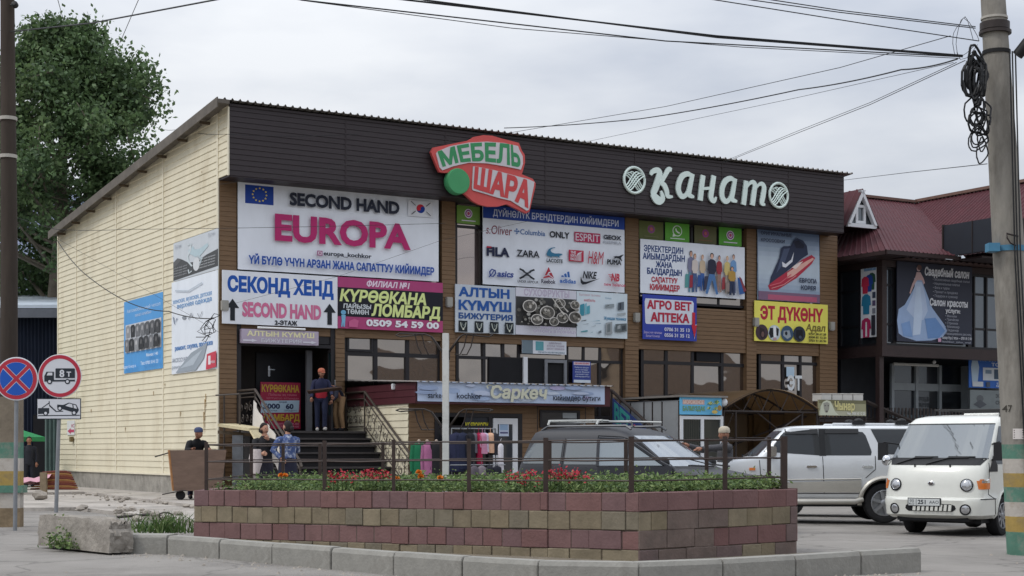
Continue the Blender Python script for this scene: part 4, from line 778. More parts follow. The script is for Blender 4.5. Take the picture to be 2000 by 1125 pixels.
b.text('Саркеч', .365, .16, .67, .80, (196, 196, 176), .045, .12, outline_c=(46, 50, 60), owidth=.035, rows=34); b.shapes('flourish', [((196, 196, 176), strip([(.352, .30), (.345, .18), (.36, .10), (.378, .16), (.374, .34)], .008, .13))])
b.text('кийимдер бутиги', .70, .56, .965, .84, (40, 46, 62), .022)
b = fboard('sign', 'black panel with yellow photocopy lettering over the boutique entrance', 'sign', [(907, 805), (960, 806), (907, 838), (960, 838)], AV-.02, M('black panel', C(40, 44, 52), .5), .02)
b.text('КСЕРОКОПИЯ', .02, .62, .95, .98, (206, 196, 50), .05)
# ------------------------------------------------------------------ entrance stairs
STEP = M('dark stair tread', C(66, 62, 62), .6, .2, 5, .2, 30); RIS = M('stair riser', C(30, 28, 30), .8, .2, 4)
stair = empty('entrance_stairs', FP(2.0, 2.5, 0), 0, 'dark flight of steps up to the open shop entrance', 'stairs')
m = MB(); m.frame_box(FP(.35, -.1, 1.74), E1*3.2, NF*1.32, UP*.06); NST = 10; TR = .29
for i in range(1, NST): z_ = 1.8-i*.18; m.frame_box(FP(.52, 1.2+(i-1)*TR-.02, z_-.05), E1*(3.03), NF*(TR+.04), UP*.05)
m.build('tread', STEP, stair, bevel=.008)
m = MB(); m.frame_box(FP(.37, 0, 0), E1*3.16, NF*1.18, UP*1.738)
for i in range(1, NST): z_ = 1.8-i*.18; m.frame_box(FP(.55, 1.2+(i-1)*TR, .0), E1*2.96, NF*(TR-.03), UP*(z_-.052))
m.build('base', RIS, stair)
SL = -.18/TR
def rail(u, name_, m_cloth=False):
    """handrail with scroll panels down one side of the stairs"""
    g = IRON; m = MB(); v0, v1, zt, zl = 1.2, 4.05, 2.82, 1.86
    f = lambda v, h: FP(u, v, (1.8 if v <= v0 else 1.8+(v-v0)*SL)+h)
    m.tube([f(.05, 1.02), f(v0, 1.02), f(v1, 1.02), f(v1+.1, .95)], .032, 6); m.tube([f(.05, .84), f(v0, .84), f(v1, .84)], .018, 5); m.tube([f(.05, .12), f(v0, .12), f(v1, .12)], .018, 5)
    for v in (.05, v0, v1): m.tube([f(v, 0), f(v, 1.02)], .026, 6)
    o = m.build('railing', g, stair); m = MB()
    def sc_(v, h, r_, d, turns=1.4, a0=0): m.tube([f(v+r_*(1-t)*math.cos(a0+d*t*turns*6.28)*.9, h+r_*(1-t)*math.sin(a0+d*t*turns*6.28)) for t in [i/16*.88 for i in range(17)]], .011, 4)
    v = v0+.2; k = 0
    while v < v1-.1:
        sc_(v, .62, .15, 1 if k % 2 else -1, 1.5, k); sc_(v+.12, .30, .13, -1 if k % 2 else 1, 1.4, k+2); m.tube([f(v-.12, .14), f(v+.02, .34), f(v+.05, .55), f(v+.16, .82)], .011, 4); v += .34; k += 1
    v = .25
    while v < v0-.1: sc_(v, .60, .14, 1, 1.5, v*9); sc_(v+.08, .30, .12, -1, 1.5, v*5); v += .32
    m.build('scrollwork', g, o); return f
fL = rail(.50, 'left'); fR = rail(3.50, 'right')
m = MB()
for v in (.1, 1.2): m.tube([FP(.10, v, .0), FP(.10, v, 2.72)], .024, 6)
m.tube([FP(-.1, .05, 2.70), FP(.10, 1.2, 2.70), FP(.5, 1.2, 2.74)], .022, 6); m.build('landing_post', IRON, stair)
# white cloth tied along the lower rail
m = MB(); n = 22; top = []; bot = []
for i in range(n+1):
    t = i/n; v = 1.25+2.75*t; top.append(fL(v, .78-.10*math.sin(t*7)**2)+E1*(.03*math.sin(i*1.9))-E1*.05); bot.append(fL(v, .10+.06*math.sin(i*2.3))-E1*(.08+.03*math.sin(i*1.3)))
for i in range(n): m.quad(bot[i], bot[i+1], top[i+1], top[i]); m.quad(bot[i]-E1*.012, top[i]-E1*.012, top[i+1]-E1*.012, bot[i+1]-E1*.012)
tag(m.build('white_cloth', M('white canvas', C(206, 202, 198), .8, .08, 2, .3, 3), smooth=80), 'long white cloth stretched along the handrail of the entrance stairs', 'cloth')
b = Board('poster', 'red pawnshop poster with yellow lettering standing in the entrance', 'poster', *(lambda a, c: (FP(a[0], -.9, c[1]), E1*(c[0]-a[0]), UP*(a[1]-c[1])))(fuz(508, 746, -.9), fuz(586, 838, -.9)), NF, BAN(150, 32, 62), .03)
b.text('КҮРӨӨКАНА', .03, .06, .97, .21, (196, 160, 60), .045); b.text('Пайызы эң төмөн', .2, .24, .9, .29, (206, 120, 140), .0); b.text('коттуктоо алтындан', .15, .32, .95, .36, (206, 120, 140), .0)
b.poly([(.02, .40), (.0, .66), (.95, .64), (.97, .38)], (176, 198, 214), 'band'); b.text('АКЦИЯ', .45, .41, .65, .44, (60, 70, 96), .02); b.text('5000', .06, .46, .48, .57, (50, 60, 90), .05); b.text('60', .62, .46, .82, .57, (50, 60, 90), .05); b.text('сом', .2, .59, .4, .62, (80, 90, 110), 0); b.text('ПРОЦЕНТ', .58, .59, .9, .62, (80, 90, 110), 0)
b.text('ЛОМБАРД', .05, .69, .97, .83, (196, 160, 60), .045); b.text('0509-54-59-00', .35, .87, .95, .91, (206, 130, 150), .01); b.text('0555-54-59-00', .4, .93, .95, .97, (206, 130, 150), .01)
# stall board leaning on a post beside the stairs
st = empty('stall_awning', D(455, 930, 38.2), 0, 'pale tilted market board on a post beside the stairs', 'stall')
a, b_, c, d = D(425, 833, 38.4), D(487, 842, 37.6), D(512, 884, 36.9), D(500, 905, 36.9)
WOODP = M('pale painted board', C(196, 184, 150), .7, .15, 3, .2, 12, stain=C(120, 96, 60), stain_scale=2.5)
m = MB(); bk = V((.25, 1.1, .02)); m.frame_box(a, b_-a, bk, UP*.07); m.build('top', WOODP, st)
m = MB(); s_ = D(512, 886, 36.7)-b_; m.frame_box(b_, s_, bk*.8, (-bk.cross(s_)).normalized()*.04); o = m.build('flap', WOODP, st)
r = random.Random(4); m = MB(); nn = s_.cross(bk).normalized(); nn = nn if nn.y < 0 else -nn
m = MB(); q0 = b_+s_*.05
for k in range(9): t = .1+k*.095; m.tube([b_+s_*t+bk*.02-V((0, .02, 0)), b_+s_*(t+.05)+bk*r.uniform(.1, .3)-V((0, .02, 0)), b_+s_*(t+.04)+bk*.6], .018, 4)
m.build('pattern', M('ochre paint', C(150, 118, 60), .7), o)
m = MB(); m.frame_box(D(460, 850, 38)-V((.08, 0, 2.0)), (.26, 0, 0), (0, .2, 0), (0, 0, 2.0)); m.build('post', M('grey painted timber', C(96, 100, 106), .7, .2, 6), st)
m = MB(); m.frame_box(D(425, 839, 38.5)-UP*.02, (1.2, -.3, -.1), (0, .3, 0), (0, 0, -.08)); m.build('edge_beam', M('old timber', C(96, 84, 70)), st)
# ------------------------------------------------------------------ stairs to the veterinary shop with its sloping banner
vst = empty('side_stairs', FP(10.2, 2.6, 0), 0, 'dark steel stairs to the upper terrace between the boutique and the kiosk', 'stairs')
m = MB(); m.frame_box(FP(9.3, -.05, 1.74), E1*3.2, NF*1.25, UP*.06)
for i in range(1, 10): z_ = 1.8-i*.18; m.frame_box(FP(9.5, 1.2+(i-1)*.33, z_-.05), E1*1.68, NF*.35, UP*.05)
m.build('tread', STEP, vst)
m = MB(); f = lambda u, v, h: FP(u, v, (1.8 if v <= 1.2 else 1.8-(v-1.2)*.18/.33)+h)
for u in (9.5, 11.2):
    m.tube([f(u, .05, 1.2), f(u, 1.2, 1.2), f(u, 4.4, 1.2)], .045, 6); m.tube([f(u, 1.2, .35), f(u, 4.4, .35)], .03, 5)
    for v in (1.2, 2.8, 4.4): m.tube([f(u, v, -.1), f(u, v, 1.2)], .035, 6)
m.build('railing', STEEL_D, vst)
m = MB(); m.frame_box(f(9.46, 1.2, -.25), E1*.05, f(9.46, 4.3, -.25)-f(9.46, 1.2, -.25), UP*.25); m.build('stringer', STEEL_D, vst)
# banner hung on the right-hand railing, along the slope
a = f(11.15, 1.35, 1.06); d = (f(11.15, 4.5, 1.06)-a); up_ = UP*.86; b = Board('banner', 'sloping blue banner with green and red lettering on the side stairs', 'banner', a-up_, d, up_, -E1, BAN(46, 62, 112), .02)
b.text('ВЕТ', .03, .10, .27, .72, (60, 150, 146), .05, outline_c=(200, 210, 216), owidth=.03); b.text('АПТЕКА', .30, .22, .82, .84, (186, 60, 90), .045, outline_c=(206, 170, 186), owidth=.03)
# ------------------------------------------------------------------ ice-cream kiosk
kz = 2.72; KU0, KU1, KV = 11.5, 12.95, 4.0
kio = empty('kiosk', FP((KU0+KU1)/2, 3, 0), 0, 'small grey kiosk with white framed window and sloping sheet roof', 'kiosk')
GREYP = M('grey sheet panel', C(142, 146, 150), .5, .08, 1.5, .08, 10, stain=C(110, 112, 114), stain_scale=2, stain_amt=.5)
m = MB(); m.frame_box(FP(KU0, 1.2, 0), E1*.05, NF*2.8, UP*(kz-.06)); m.frame_box(FP(KU1-.05, 1.2, 0), E1*.05, NF*2.8, UP*kz); m.frame_box(FP(KU0+.05, KV-.05, 0), E1*(KU1-KU0-.1), NF*.045, UP*1.0); m.frame_box(FP(KU0+.05, 1.2, 0), E1*(KU1-KU0-.1), NF*.05, UP*kz); m.build('wall', GREYP, kio)
m = MB()
for v in (1.7, 2.35, 2.75, 3.2, 3.97): m.frame_box(FP(KU0-.02, v, .02), E1*.018, NF*.035, UP*(kz-.1))
m.build('joint_strip', STEEL_D, kio)
m = MB(); m.frame_box(FP(KU0-.08, 1.1, kz+.02), E1*(KU1-KU0+.16), NF*3.05, UP*.05); m.build('roof', ROOFG, kio)
m = MB(); B = lambda a, b, c, d: m.frame_box(FP(a, KV-.01, c), E1*(b-a), NF*.06, UP*(d-c)); zs = fuz(1330, 812, KV)[1]; um = fuz(1370, 820, KV)[0]
B(KU0, KU1, zs-.09, zs); B(KU0, KU0+.09, .9, zs-.09); B(KU1-.09, KU1, .9, zs-.09); B(um-.05, um+.05, .98, zs-.09); B(KU0+.09, KU1-.09, .9, .98); wf = m.build('window', WHITE_P, kio)
MB().frame_box(FP(KU0+.09, KV, .98), E1*(KU1-KU0-.18), NF*.012, UP*(zs-1.07)).build('pane', GLASS('dark kiosk glass', (.015, .018, .018), (.6, .7, .7), .06), wf)
m = MB()
for i in range(12): m.frame_box(FP(KU0+.12+i*.06, KV+.013, 1.0), E1*.008, NF*.006, UP*(zs-1.12))
m.build('curtain', M('dark curtain', C(36, 48, 48), .8), wf)
m = MB(); m.sphere(FP(KU1+.05, KV, 2.62), .11, .11, .12); m.build('lamp', WHITE_P, kio, smooth=60)
b = fboard('sign', 'sky blue ice-cream sign with a palm picture on the kiosk', 'sign', [(1327, 775.5), (1408, 774), (1327, 810), (1408, 810)], KV+.06, BAN(96, 168, 206), .03)
b.rect(.06, .18, .58, .44, (196, 150, 140), 'band'); b.text('МОРОЖЕНОЕ', .08, .20, .56, .42, (226, 210, 200), .02); b.text('БАЛМУЗДАК', .06, .54, .60, .80, (120, 160, 110), .03, outline_c=(50, 90, 110), owidth=.02)
r = random.Random(8); sh = []
for cx_, cy_, s_ in ((.72, .45, 1), (.86, .40, 1.1), (.66, .70, .7), (.82, .72, .8)):
    for k in range(8): a = rad(-170+k*22+r.uniform(-8, 8)); sh.append((r.choice([(190, 200, 110), (206, 206, 140), (110, 140, 80), (86, 120, 80)]), strip([(cx_, cy_), (cx_+.05*s_*math.cos(a), cy_+.16*s_*math.sin(a)-.05), (cx_+.09*s_*math.cos(a), cy_+.22*s_*math.sin(a)+.06)], [.018, .016, .004], 2)))
sh += [((150, 120, 70), ell(.90, .62, .05, .16, 14)), ((196, 170, 90), ell(.78, .84, .07, .10, 12))]
b.shapes('picture_print', sh)
# ------------------------------------------------------------------ brown arched canopy
can = empty('canopy', FP(14.7, 2.4, 0), 0, 'brown arched polycarbonate canopy with lattice frame beside the kiosk', 'canopy')
POLY = M('brown polycarbonate', C(104, 86, 64), .35, .15, 1.5, .05, 4)
t_ = POLY.node_tree; n_ = t_.nodes.new('ShaderNodeBsdfTranslucent'); n_.inputs[0].default_value = (.36, .27, .18, 1); x_ = t_.nodes.new('ShaderNodeMixShader'); x_.inputs[0].default_value = .5; t_.links.new(t_.nodes['Principled BSDF'].outputs[0], x_.inputs[1]); t_.links.new(n_.outputs[0], x_.inputs[2]); t_.links.new(x_.outputs[0], t_.nodes['Material Output'].inputs[0])
CU0, CU1, CV = 13.0, 16.35, 4.0; arc = [(CU0+(CU1-CU0)*i/14, 2.48+.66*math.sin(math.pi*(.06+.88*i/14))-.12) for i in range(15)]
m = MB()
for (a, za), (c, zc) in zip(arc, arc[1:]): m.quad(FP(a, CV+.1, za), FP(c, CV+.1, zc), FP(c, .0, zc), FP(a, .0, za)); m.quad(FP(a, CV+.1, za-.012), FP(a, .0, za-.012), FP(c, .0, zc-.012), FP(c, CV+.1, zc-.012))
m.build('roof_sheet', POLY, can)
m = MB(); m.frame_box(FP(CU0+.02, .0, .1), E1*.012, NF*CV, UP*2.35); m.frame_box(FP(CU1-.03, .0, .1), E1*.012, NF*CV, UP*2.35); m.frame_box(FP(CU0+.05, 2.35, .0), E1*2.1, NF*.015, UP*2.9); m.frame_box(FP(CU0+2.2, 1.0, .0), E1*1.1, NF*.015, UP*2.9); m.build('side_sheet', POLY, can)
m = MB()
for v in (CV, 2.6, 1.2):
    m.tube([FP(a, v, z-.03) for a, z in arc], .035, 6); m.tube([FP(CU0, v, 2.38), FP(CU1, v, 2.38)], .03, 6)
    for u in (CU0, CU0+.42, CU1-.55, CU1): m.tube([FP(u, v, 0), FP(u, v, 2.4)], .032, 6)
    for k in range(5): a = CU0+k*(CU1-CU0)/5; c = a+(CU1-CU0)/5; za = arc[min(14, int(14*(k+.5)/5))][1]-.03; m.tube([FP(a, v, 2.38), FP((a+c)/2, v, za)], .016, 4); m.tube([FP((a+c)/2, v, za), FP(c, v, 2.38)], .016, 4)
for u in (CU0, CU1):
    for k in range(3): v = 1.2+k*1.4-.9; m.tube([FP(u, v, .2), FP(u, v+1.3, 2.3)], .02, 4); m.tube([FP(u, v+1.3, .2), FP(u, v, 2.3)], .02, 4)
m.tube([FP(CU0+.3, CV-.03, .9), FP(CU1-.5, CV-.03, 2.35)], .028, 5); m.tube([FP(CU0+1.2, CV-.03, 2.35), FP(CU1-.3, CV-.03, 1.2)], .022, 5); m.tube([FP(CU0, CV-.03, 1.65), FP(CU0+1.7, CV-.03, 1.65)], .018, 5); m.tube([FP(CU0, 1.3, .7), FP(CU1, 3.6, 2.3)], .03, 5); m.tube([FP(CU0, CV, 1.9), FP(CU0+1.6, 1.2, 1.0)], .03, 5)
m.build('frame', STEEL_D, can)
m = MB()
for k in range(16): u = CU0+1.7+k*.1; m.tube([FP(u, 1.0, .9), FP(u, 1.0, 2.3)], .012, 4)
m.build('grille', STEEL_D, can)
# meat stall sign and crates
stl = empty('meat_stall', FP(17.3, 3.6, 0), 0, 'white topped stall counter under the sheep sign', 'stall')
m = MB(); m.frame_box(FP(16.45, 3.4, 1.78), E1*1.9, NF*.6, UP*.07); m.build('counter', WHITE_P, stl)
m = MB(); m.frame_box(FP(16.5, 3.45, 0), E1*1.8, NF*.5, UP*1.78); m.build('base', DARK, stl)
m = MB()
for u in (16.5, 18.3): m.tube([FP(u, 3.9, 1.85), FP(u, 3.9, 2.5)], .03, 5)
m.build('post', STEEL_D, stl)
b = fboard('sign', 'olive sign with a white sheep head above the stall counter', 'sign', [(1597, 784), (1689, 779), (1597, 812), (1689, 812)], 4.0, BAN(140, 138, 110), .05)
b.shapes('picture_print', [((112, 110, 84), rc(0, .0, 1, .22)), ((172, 172, 150), rc(.0, .7, 1, 1)), ((196, 200, 180), [(.02, .98), (.03, .45), (.08, .15), (.16, .02), (.24, .1), (.28, .35), (.34, .75), (.42, .98)]), ((150, 150, 140), [(.09, .22), (.17, .14), (.22, .25), (.21, .6), (.17, .82), (.13, .80), (.10, .55)]), ((70, 70, 66), ell(.125, .38, .012, .04, 8)), ((70, 70, 66), ell(.19, .38, .012, .04, 8)), ((90, 84, 80), ell(.158, .74, .022, .05, 8))])
b.text('Чынар', .32, .1, .75, .66, (206, 198, 140), .05); b.text('тел. 0505 65 12 23', .58, .77, .97, .94, (220, 220, 214), .03)
for k, x in enumerate((1607, 1628, 1648, 1669)):
    u_, z_ = fuz(x, 783, 3.95); u2, z2 = fuz(x+19.5, 770.5, 3.95); m = MB(); m.frame_box(FP(u_, 3.5, z_), E1*(u2-u_), NF*.4, UP*(z2-z_)); m.frame_box(FP(u_-.01, 3.49, z2), E1*(u2-u_+.02), NF*.42, UP*.03)
    o = m.build('foam_box', M('white foam', C(196, 194, 190), .8, .06, 4), bevel=.01); tag(o, ('white foam box on the sheep sign, next to the brown canopy', 'white foam box on the sheep sign, second from the canopy', 'white foam box on the sheep sign, third from the canopy', 'white foam box on the sheep sign, end of the row away from the canopy')[k], 'box', 'foam boxes on the sheep sign')
# ------------------------------------------------------------------ salon building with the burgundy roof
SU, SV = 21.6, 1.14
sal = empty('salon_building', FP(26, -2, 0), 0, 'two-storey building with burgundy roof, white dormer and dark glazed upper floor', 'building')
DKB = M('dark brown cladding', C(52, 40, 40), .5, .15, 4, .05, 30); BURG = M('burgundy roof sheet', C(76, 38, 44), .7, .15, 2, .08, 10, .0, .25, stain=C(64, 38, 44), stain_scale=1.2, stain_amt=.6)
zb, zt = 4.55, 7.30
m = MB(); m.frame_box(FP(SU, SV-.3, zb-.25), E1*14, NF*.3, UP*.35); m.frame_box(FP(SU, SV-.3, zt-.15), E1*14, NF*.3, UP*.2); m.frame_box(FP(SU, -4, zb-.25), E1*.2, NF*(4+SV-.3), UP*.35); m.frame_box(FP(SU, -4, zt-.15), E1*.2, NF*(4+SV-.3), UP*.3)
m.frame_box(FP(SU+.02, SV-.28, zb+.1), E1*.2, NF*.26, UP*2.5); m.frame_box(FP(SU, SV-.3, 0), E1*.18, NF*.18, UP*4.3); m.build('frame_beam', DKB, sal)
m = MB(); m.frame_box(FP(SU+.3, -6, 0), E1*14, NF*4.9, UP*7); m.frame_box(FP(18.3, -6, 0), E1*3.5, NF*3.9, UP*8.2); m.build('inner_wall', M('dark grey recess', C(40, 42, 48), .8, .2, 2), sal)
SGL = GLASS('salon glass', (.02, .024, .03), (.62, .68, .74), .16, .04, .8)
def salwin(frame3, n0, n1, z0, z1, mull, trans, name='window'):
    """frame3(t, k, z): point along a face, k = outwards"""
    m = MB(); X = frame3(1, 0, 0)-frame3(0, 0, 0); Nn = frame3(0, 1, 0)-frame3(0, 0, 0)
    bx = lambda a, b, c, d: m.frame_box(frame3(a, -.06, c), X*(b-a), Nn*.08, UP*(d-c))
    bx(n0, n1, z0, z0+.08); bx(n0, n1, z1-.08, z1)
    for t in [n0]+list(mull)+[n1-.07]: bx(t, t+.07, z0+.08, z1-.08)
    fr = m.build(name, BLACKFR, sal); m = MB()
    for z in trans: MB().frame_box(frame3(n0, -.05, z), X*(n1-n0), Nn*.045, UP*.07).build('transom', BLACKFR, fr)
    MB().frame_box(frame3(n0+.03, -.05, z0+.04), X*(n1-n0-.06), Nn*.012, UP*(z1-z0-.08)).build('pane', SGL, fr); return fr
front = lambda t, k, z: FP(SU+t, SV-.12+k, z); left = lambda t, k, z: FP(SU+.1-k, SV-t, z)
U = lambda px, v=SV-.1, y=600: fuz(px, y, v)[0]-SU
salwin(front, .22, U(1748), zb+.1, zt-.15, (), (zb+.75, zt-.75)); salwin(front, U(1894), U(1978), zb+.1, zt-.15, (U(1902), U(1926)), (zb+.75, zt-.85)); salwin(front, U(1978)+.1, 13.5, zb+.1, zt-.15, (7.5, 9, 10.5, 12), (zb+.75, zt-.85)); salwin(front, U(1748), U(1894), zb+.1, zt-.15, (), (zb+.6,), 'window')
salwin(left, .25, 4.0, zb+.1, zt-.1, (1.1, 2.0, 3.1), (zb+.75, zt-.85))
# ground floor: recessed white framed glazing, column, dark passage
GR = M('grey shop frame', C(140, 146, 150), .5, .08, 3)
m = MB(); gv = -.6; gu = lambda px: fuz(px, 740, gv)[0]
for px in (1741, 1788, 1834, 1880, 1888, 1926): m.frame_box(FP(gu(px), gv-.08, .2), E1*.12, NF*.1, UP*4.0)
m.frame_box(FP(gu(1741)+.12, gv-.09, fuz(1800, 763, gv)[1]), E1*(gu(1990)-gu(1741)), NF*.08, UP*.24); m.frame_box(FP(gu(1878), gv, .2), E1*.45, NF*.3, UP*4.0); m.build('shop_frame', GR, sal)
MB().frame_box(FP(gu(1741), gv-.1, .1), E1*9, NF*.01, UP*4.1).build('shop_glass', GLASS('dim shop glass', (.012, .014, .018), (.6, .65, .7), .06), sal)
m = MB(); m.frame_box(FP(gu(1743), gv+.02, .3), E1*1.0, NF*.008, UP*2.2); m.frame_box(FP(gu(1790), gv+.02, .3), E1*.72, NF*.008, UP*2.2); m.frame_box(FP(gu(1837), gv+.02, .3), E1*.7, NF*.008, UP*2.2); m.build('window_film', M('grey film', C(84, 96, 102), .4, .15, 2), sal)
for px0, px1, y0, l_ in ((1793, 1830, 776, ('АЛТЫН', 'КҮМҮШ', 'АЛАБЫЗ')), (1840, 1878, 768, ('УЛПӨТ', 'КИЙИМ'))):
    for k, t_ in enumerate(l_): bb = fboard('x', None, None, [(px0, y0+k*11), (px1, y0+k*11), (px0, y0+8+k*11), (px1, y0+8+k*11)], gv+.03, None, .004, sal); bb.text(t_, .05, 0, .95, 1, (44, 48, 54), .01)
m = MB(); m.tube([FP(fuz(1745, 690, .6)[0], .6, 4.1), FP(fuz(1832, 690, .6)[0], .6, 4.1)], .05, 6); m.build('strip_lamp', M('grey lamp housing', C(150, 148, 142)), sal)
m = MB(); m.sphere(FP(gu(1820), -.5, fuz(1820, 707, -.5)[1]), .07, .07, .07); m.build('bulb', M('white bulb', C(240, 240, 240), .3), sal, smooth=60)
m = MB()
for k in range(8): px = 1652+k*9; m.tube([hit(px, 745+k % 3*4, FP(0, -1.5, 0), NF), hit(px, 812, FP(0, -1.5, 0), NF)], .02, 4)
m.build('passage_grille', STEEL_G, sal)
b = fboard('x', None, None, [(1638, 692), (1722, 690), (1638, 722), (1722, 722)], -1.2, BAN(36, 46, 84), .03, sal, 'dark_fascia_sign'); b.text('ЭКСПРЕСС', .15, .3, .9, .7, (20, 26, 44), .03)
m = MB(); m.frame_box(FP(18.2, -.9, 2.2), E1*14, NF*1.6, UP*.12); m.tube([FP(18.4, .7, 2.32), FP(24, .7, 2.32)], .03, 4); m.build('terrace_slab', M('dark terrace', C(52, 46, 46), .8), sal)
m = MB()
for k in range(60): m.frame_box(FP(19.5+k*.16, .7, 2.35), E1*.07, NF*.02, UP*.33)
m.tube([hit(1692, 785, FP(0, .9, 0), NF), hit(1800, 832, FP(0, .9, 0), NF)], .07, 5); m.build('railing', STEEL_D, sal)
# roofs: main slope, wing, ribs
def sheet(name, a, b, c, d, n, mat, parent, h=.03):
    """ribbed sheet a-b (eave) to d-c (ridge); ribs run up the slope"""
    a, b, c, d = map(V, (a, b, c, d)); m = MB(); nn = (b-a).cross(d-a).normalized(); nn = nn if nn.z > 0 else -nn
    for i in range(n):
        f0, f1 = i/n, (i+1)/n; fm, fp = f0+(f1-f0)*.62, f0+(f1-f0)*.81; E_ = lambda f, k: a.lerp(b, f)+nn*k; T_ = lambda f, k: d.lerp(c, f)+nn*k
        m.quad(E_(f0, 0), E_(fm, 0), T_(fm, 0), T_(f0, 0)); m.quad(E_(fm, 0), E_(fp, h), T_(fp, h), T_(fm, 0)); m.quad(E_(fp, h), E_(f1, 0), T_(f1, 0), T_(fp, h))
    return m.build(name, mat, parent)
RV, RZ, EZ = -3.3, 10.2, 7.5
sheet('roof', FP(20.8, 2.2, EZ), FP(23.9, 2.2, EZ), FP(27.5, RV, RZ), FP(24.9, RV, RZ), 18, BURG, sal); sheet('roof', FP(36, RV*2-2.2, EZ), FP(20.8, RV*2-2.2, EZ), FP(24.9, RV, RZ), FP(27.5, RV, RZ), 30, BURG, sal)
sheet('roof', FP(20.8, RV*2-2.2, EZ), FP(20.8, 2.2, EZ), FP(24.9, RV+.02, RZ), FP(24.9, RV-.02, RZ), 40, BURG, sal)
sheet('roof', FP(23.9, 2.2, EZ), FP(23.9, 3.4, EZ), FP(27.55, 3.4, RZ+.03), FP(27.55, 2.2, RZ+.03), 6, BURG, sal)
m = MB()
nrb = 30
for i in range(nrb):
    t0, t1 = i/nrb, (i+1)/nrb; lo = lambda t: FP(23.9+3.6*t, 2.2+(RV-2.2)*t, EZ+(RZ-EZ)*t); hi = lambda t: FP(27.55, 2.2+(RV-2.2)*t, RZ+.03); nn = V((-.3, -.2, .9))*.035
    t2 = t0+(t1-t0)*.62; t3 = t0+(t1-t0)*.81; m.quad(lo(t0), lo(t2), hi(t2), hi(t0)); m.quad(lo(t2), lo(t3)+nn, hi(t3)+nn, hi(t2)); m.quad(lo(t3)+nn, lo(t1), hi(t1), hi(t3)+nn)
m.build('roof', BURG, sal)
sheet('roof', FP(31.2, RV, EZ), FP(31.2, 3.4, EZ), FP(27.55, 3.4, RZ+.03), FP(27.55, RV, RZ+.03), 30, BURG, sal)
m = MB(); m.add([FP(24.0, 3.2, EZ), FP(31.1, 3.2, EZ), FP(27.55, 3.2, RZ-.05)], [(0, 1, 2)]); m.frame_box(FP(24.05, -3.2, 7.38), E1*7.0, NF*6.2, UP*.06); m.build('gable_wall', DKB, sal)
RIDGE = M('brown ridge cap', C(110, 84, 74), .6, .15, 4)
m = MB(); m.frame_box(FP(24.8, RV-.1, RZ+.02), E1*2.7, NF*.2, UP*.09); m.frame_box(FP(27.45, RV, RZ+.05), E1*.2, NF*6.7, UP*.1); m.build('ridge_cap', RIDGE, sal)
m = MB(); m.frame_box(FP(20.8, 2.15, EZ-.12), E1*3.2, NF*.04, UP*.12); m.frame_box(FP(20.8, -9, EZ-.12), E1*.04, NF*11.1, UP*.12); m.frame_box(FP(20.85, -9, EZ-.14), E1*3.1, NF*11.1, UP*.02); m.build('eave_board', DKB, sal)
m = MB(); nr = 40
for i in range(nr):
    a = SU+.1+11*i/nr; c = SU+.1+11*(i+1)/nr; b2 = (a+c)/2; m.quad(FP(a, 2.0, 7.32), FP(b2, 2.0, 7.37), FP(b2, .4, 7.45), FP(a, .4, 7.40)); m.quad(FP(b2, 2.0, 7.37), FP(c, 2.0, 7.32), FP(c, .4, 7.40), FP(b2, .4, 7.45))
m.build('canopy_sheet', M('old rusty sheet', C(84, 66, 62), .7, .2, 4), sal)
# dormer
ap, bl, br = fuz(1684, 373, 0), fuz(1651, 438, 0), fuz(1707, 441, 0); uc = (bl[0]+br[0])/2; hw = (br[0]-bl[0])/2; z0, z1 = (bl[1]+br[1])/2, ap[1]
m = MB()
for sg in (-1, 1):
    p, q = FP(uc+sg*hw, .03, z0), FP(uc, .03, z1); X = (q-p); m.frame_box(p, X, NF*.14, E1*(-sg*.11)); 
m.frame_box(FP(uc-hw, .03, z0-.1), E1*2*hw, NF*.1, UP*.12); fr = m.build('dormer_frame', WHITE_P, sal)
m = MB(); k = .88; m.prism([(-hw*k, 0), (hw*k, 0), (0, (z1-z0)*k)], FP(uc, -.05, z0+.02), E1, UP, NF*.05); m.build('pane', SGL, fr)
m = MB(); w_ = hw*.34; m.frame_box(FP(uc-w_, .0, z0+.04), E1*.09, NF*.06, UP*(z1-z0)*.55); m.frame_box(FP(uc+w_-.09, .0, z0+.04), E1*.09, NF*.06, UP*(z1-z0)*.55); m.frame_box(FP(uc-w_+.09, .0, z0+(z1-z0)*.50), E1*(2*w_-.18), NF*.06, UP*.09); m.frame_box(FP(uc-w_+.09, .0, z0+.04), E1*(2*w_-.18), NF*.06, UP*.09); m.build('sash', WHITE_P, fr)
for sg in (-1, 1): sheet('dormer_roof', FP(uc+sg*(hw+.1), .15, z0-.08), FP(uc+sg*(hw+.1), -2.6, z0-.08), FP(uc, -2.6, z1+.05), FP(uc, .15, z1+.05), 8, BURG, sal, .03)
b = fboard('banner', 'dark salon banner with a bride in a wide pale blue gown', 'banner', [(1748.5, 510.5), (1895.5, 521), (1753, 667), (1899, 673)], SV+.02, BAN(38, 42, 58), .03)
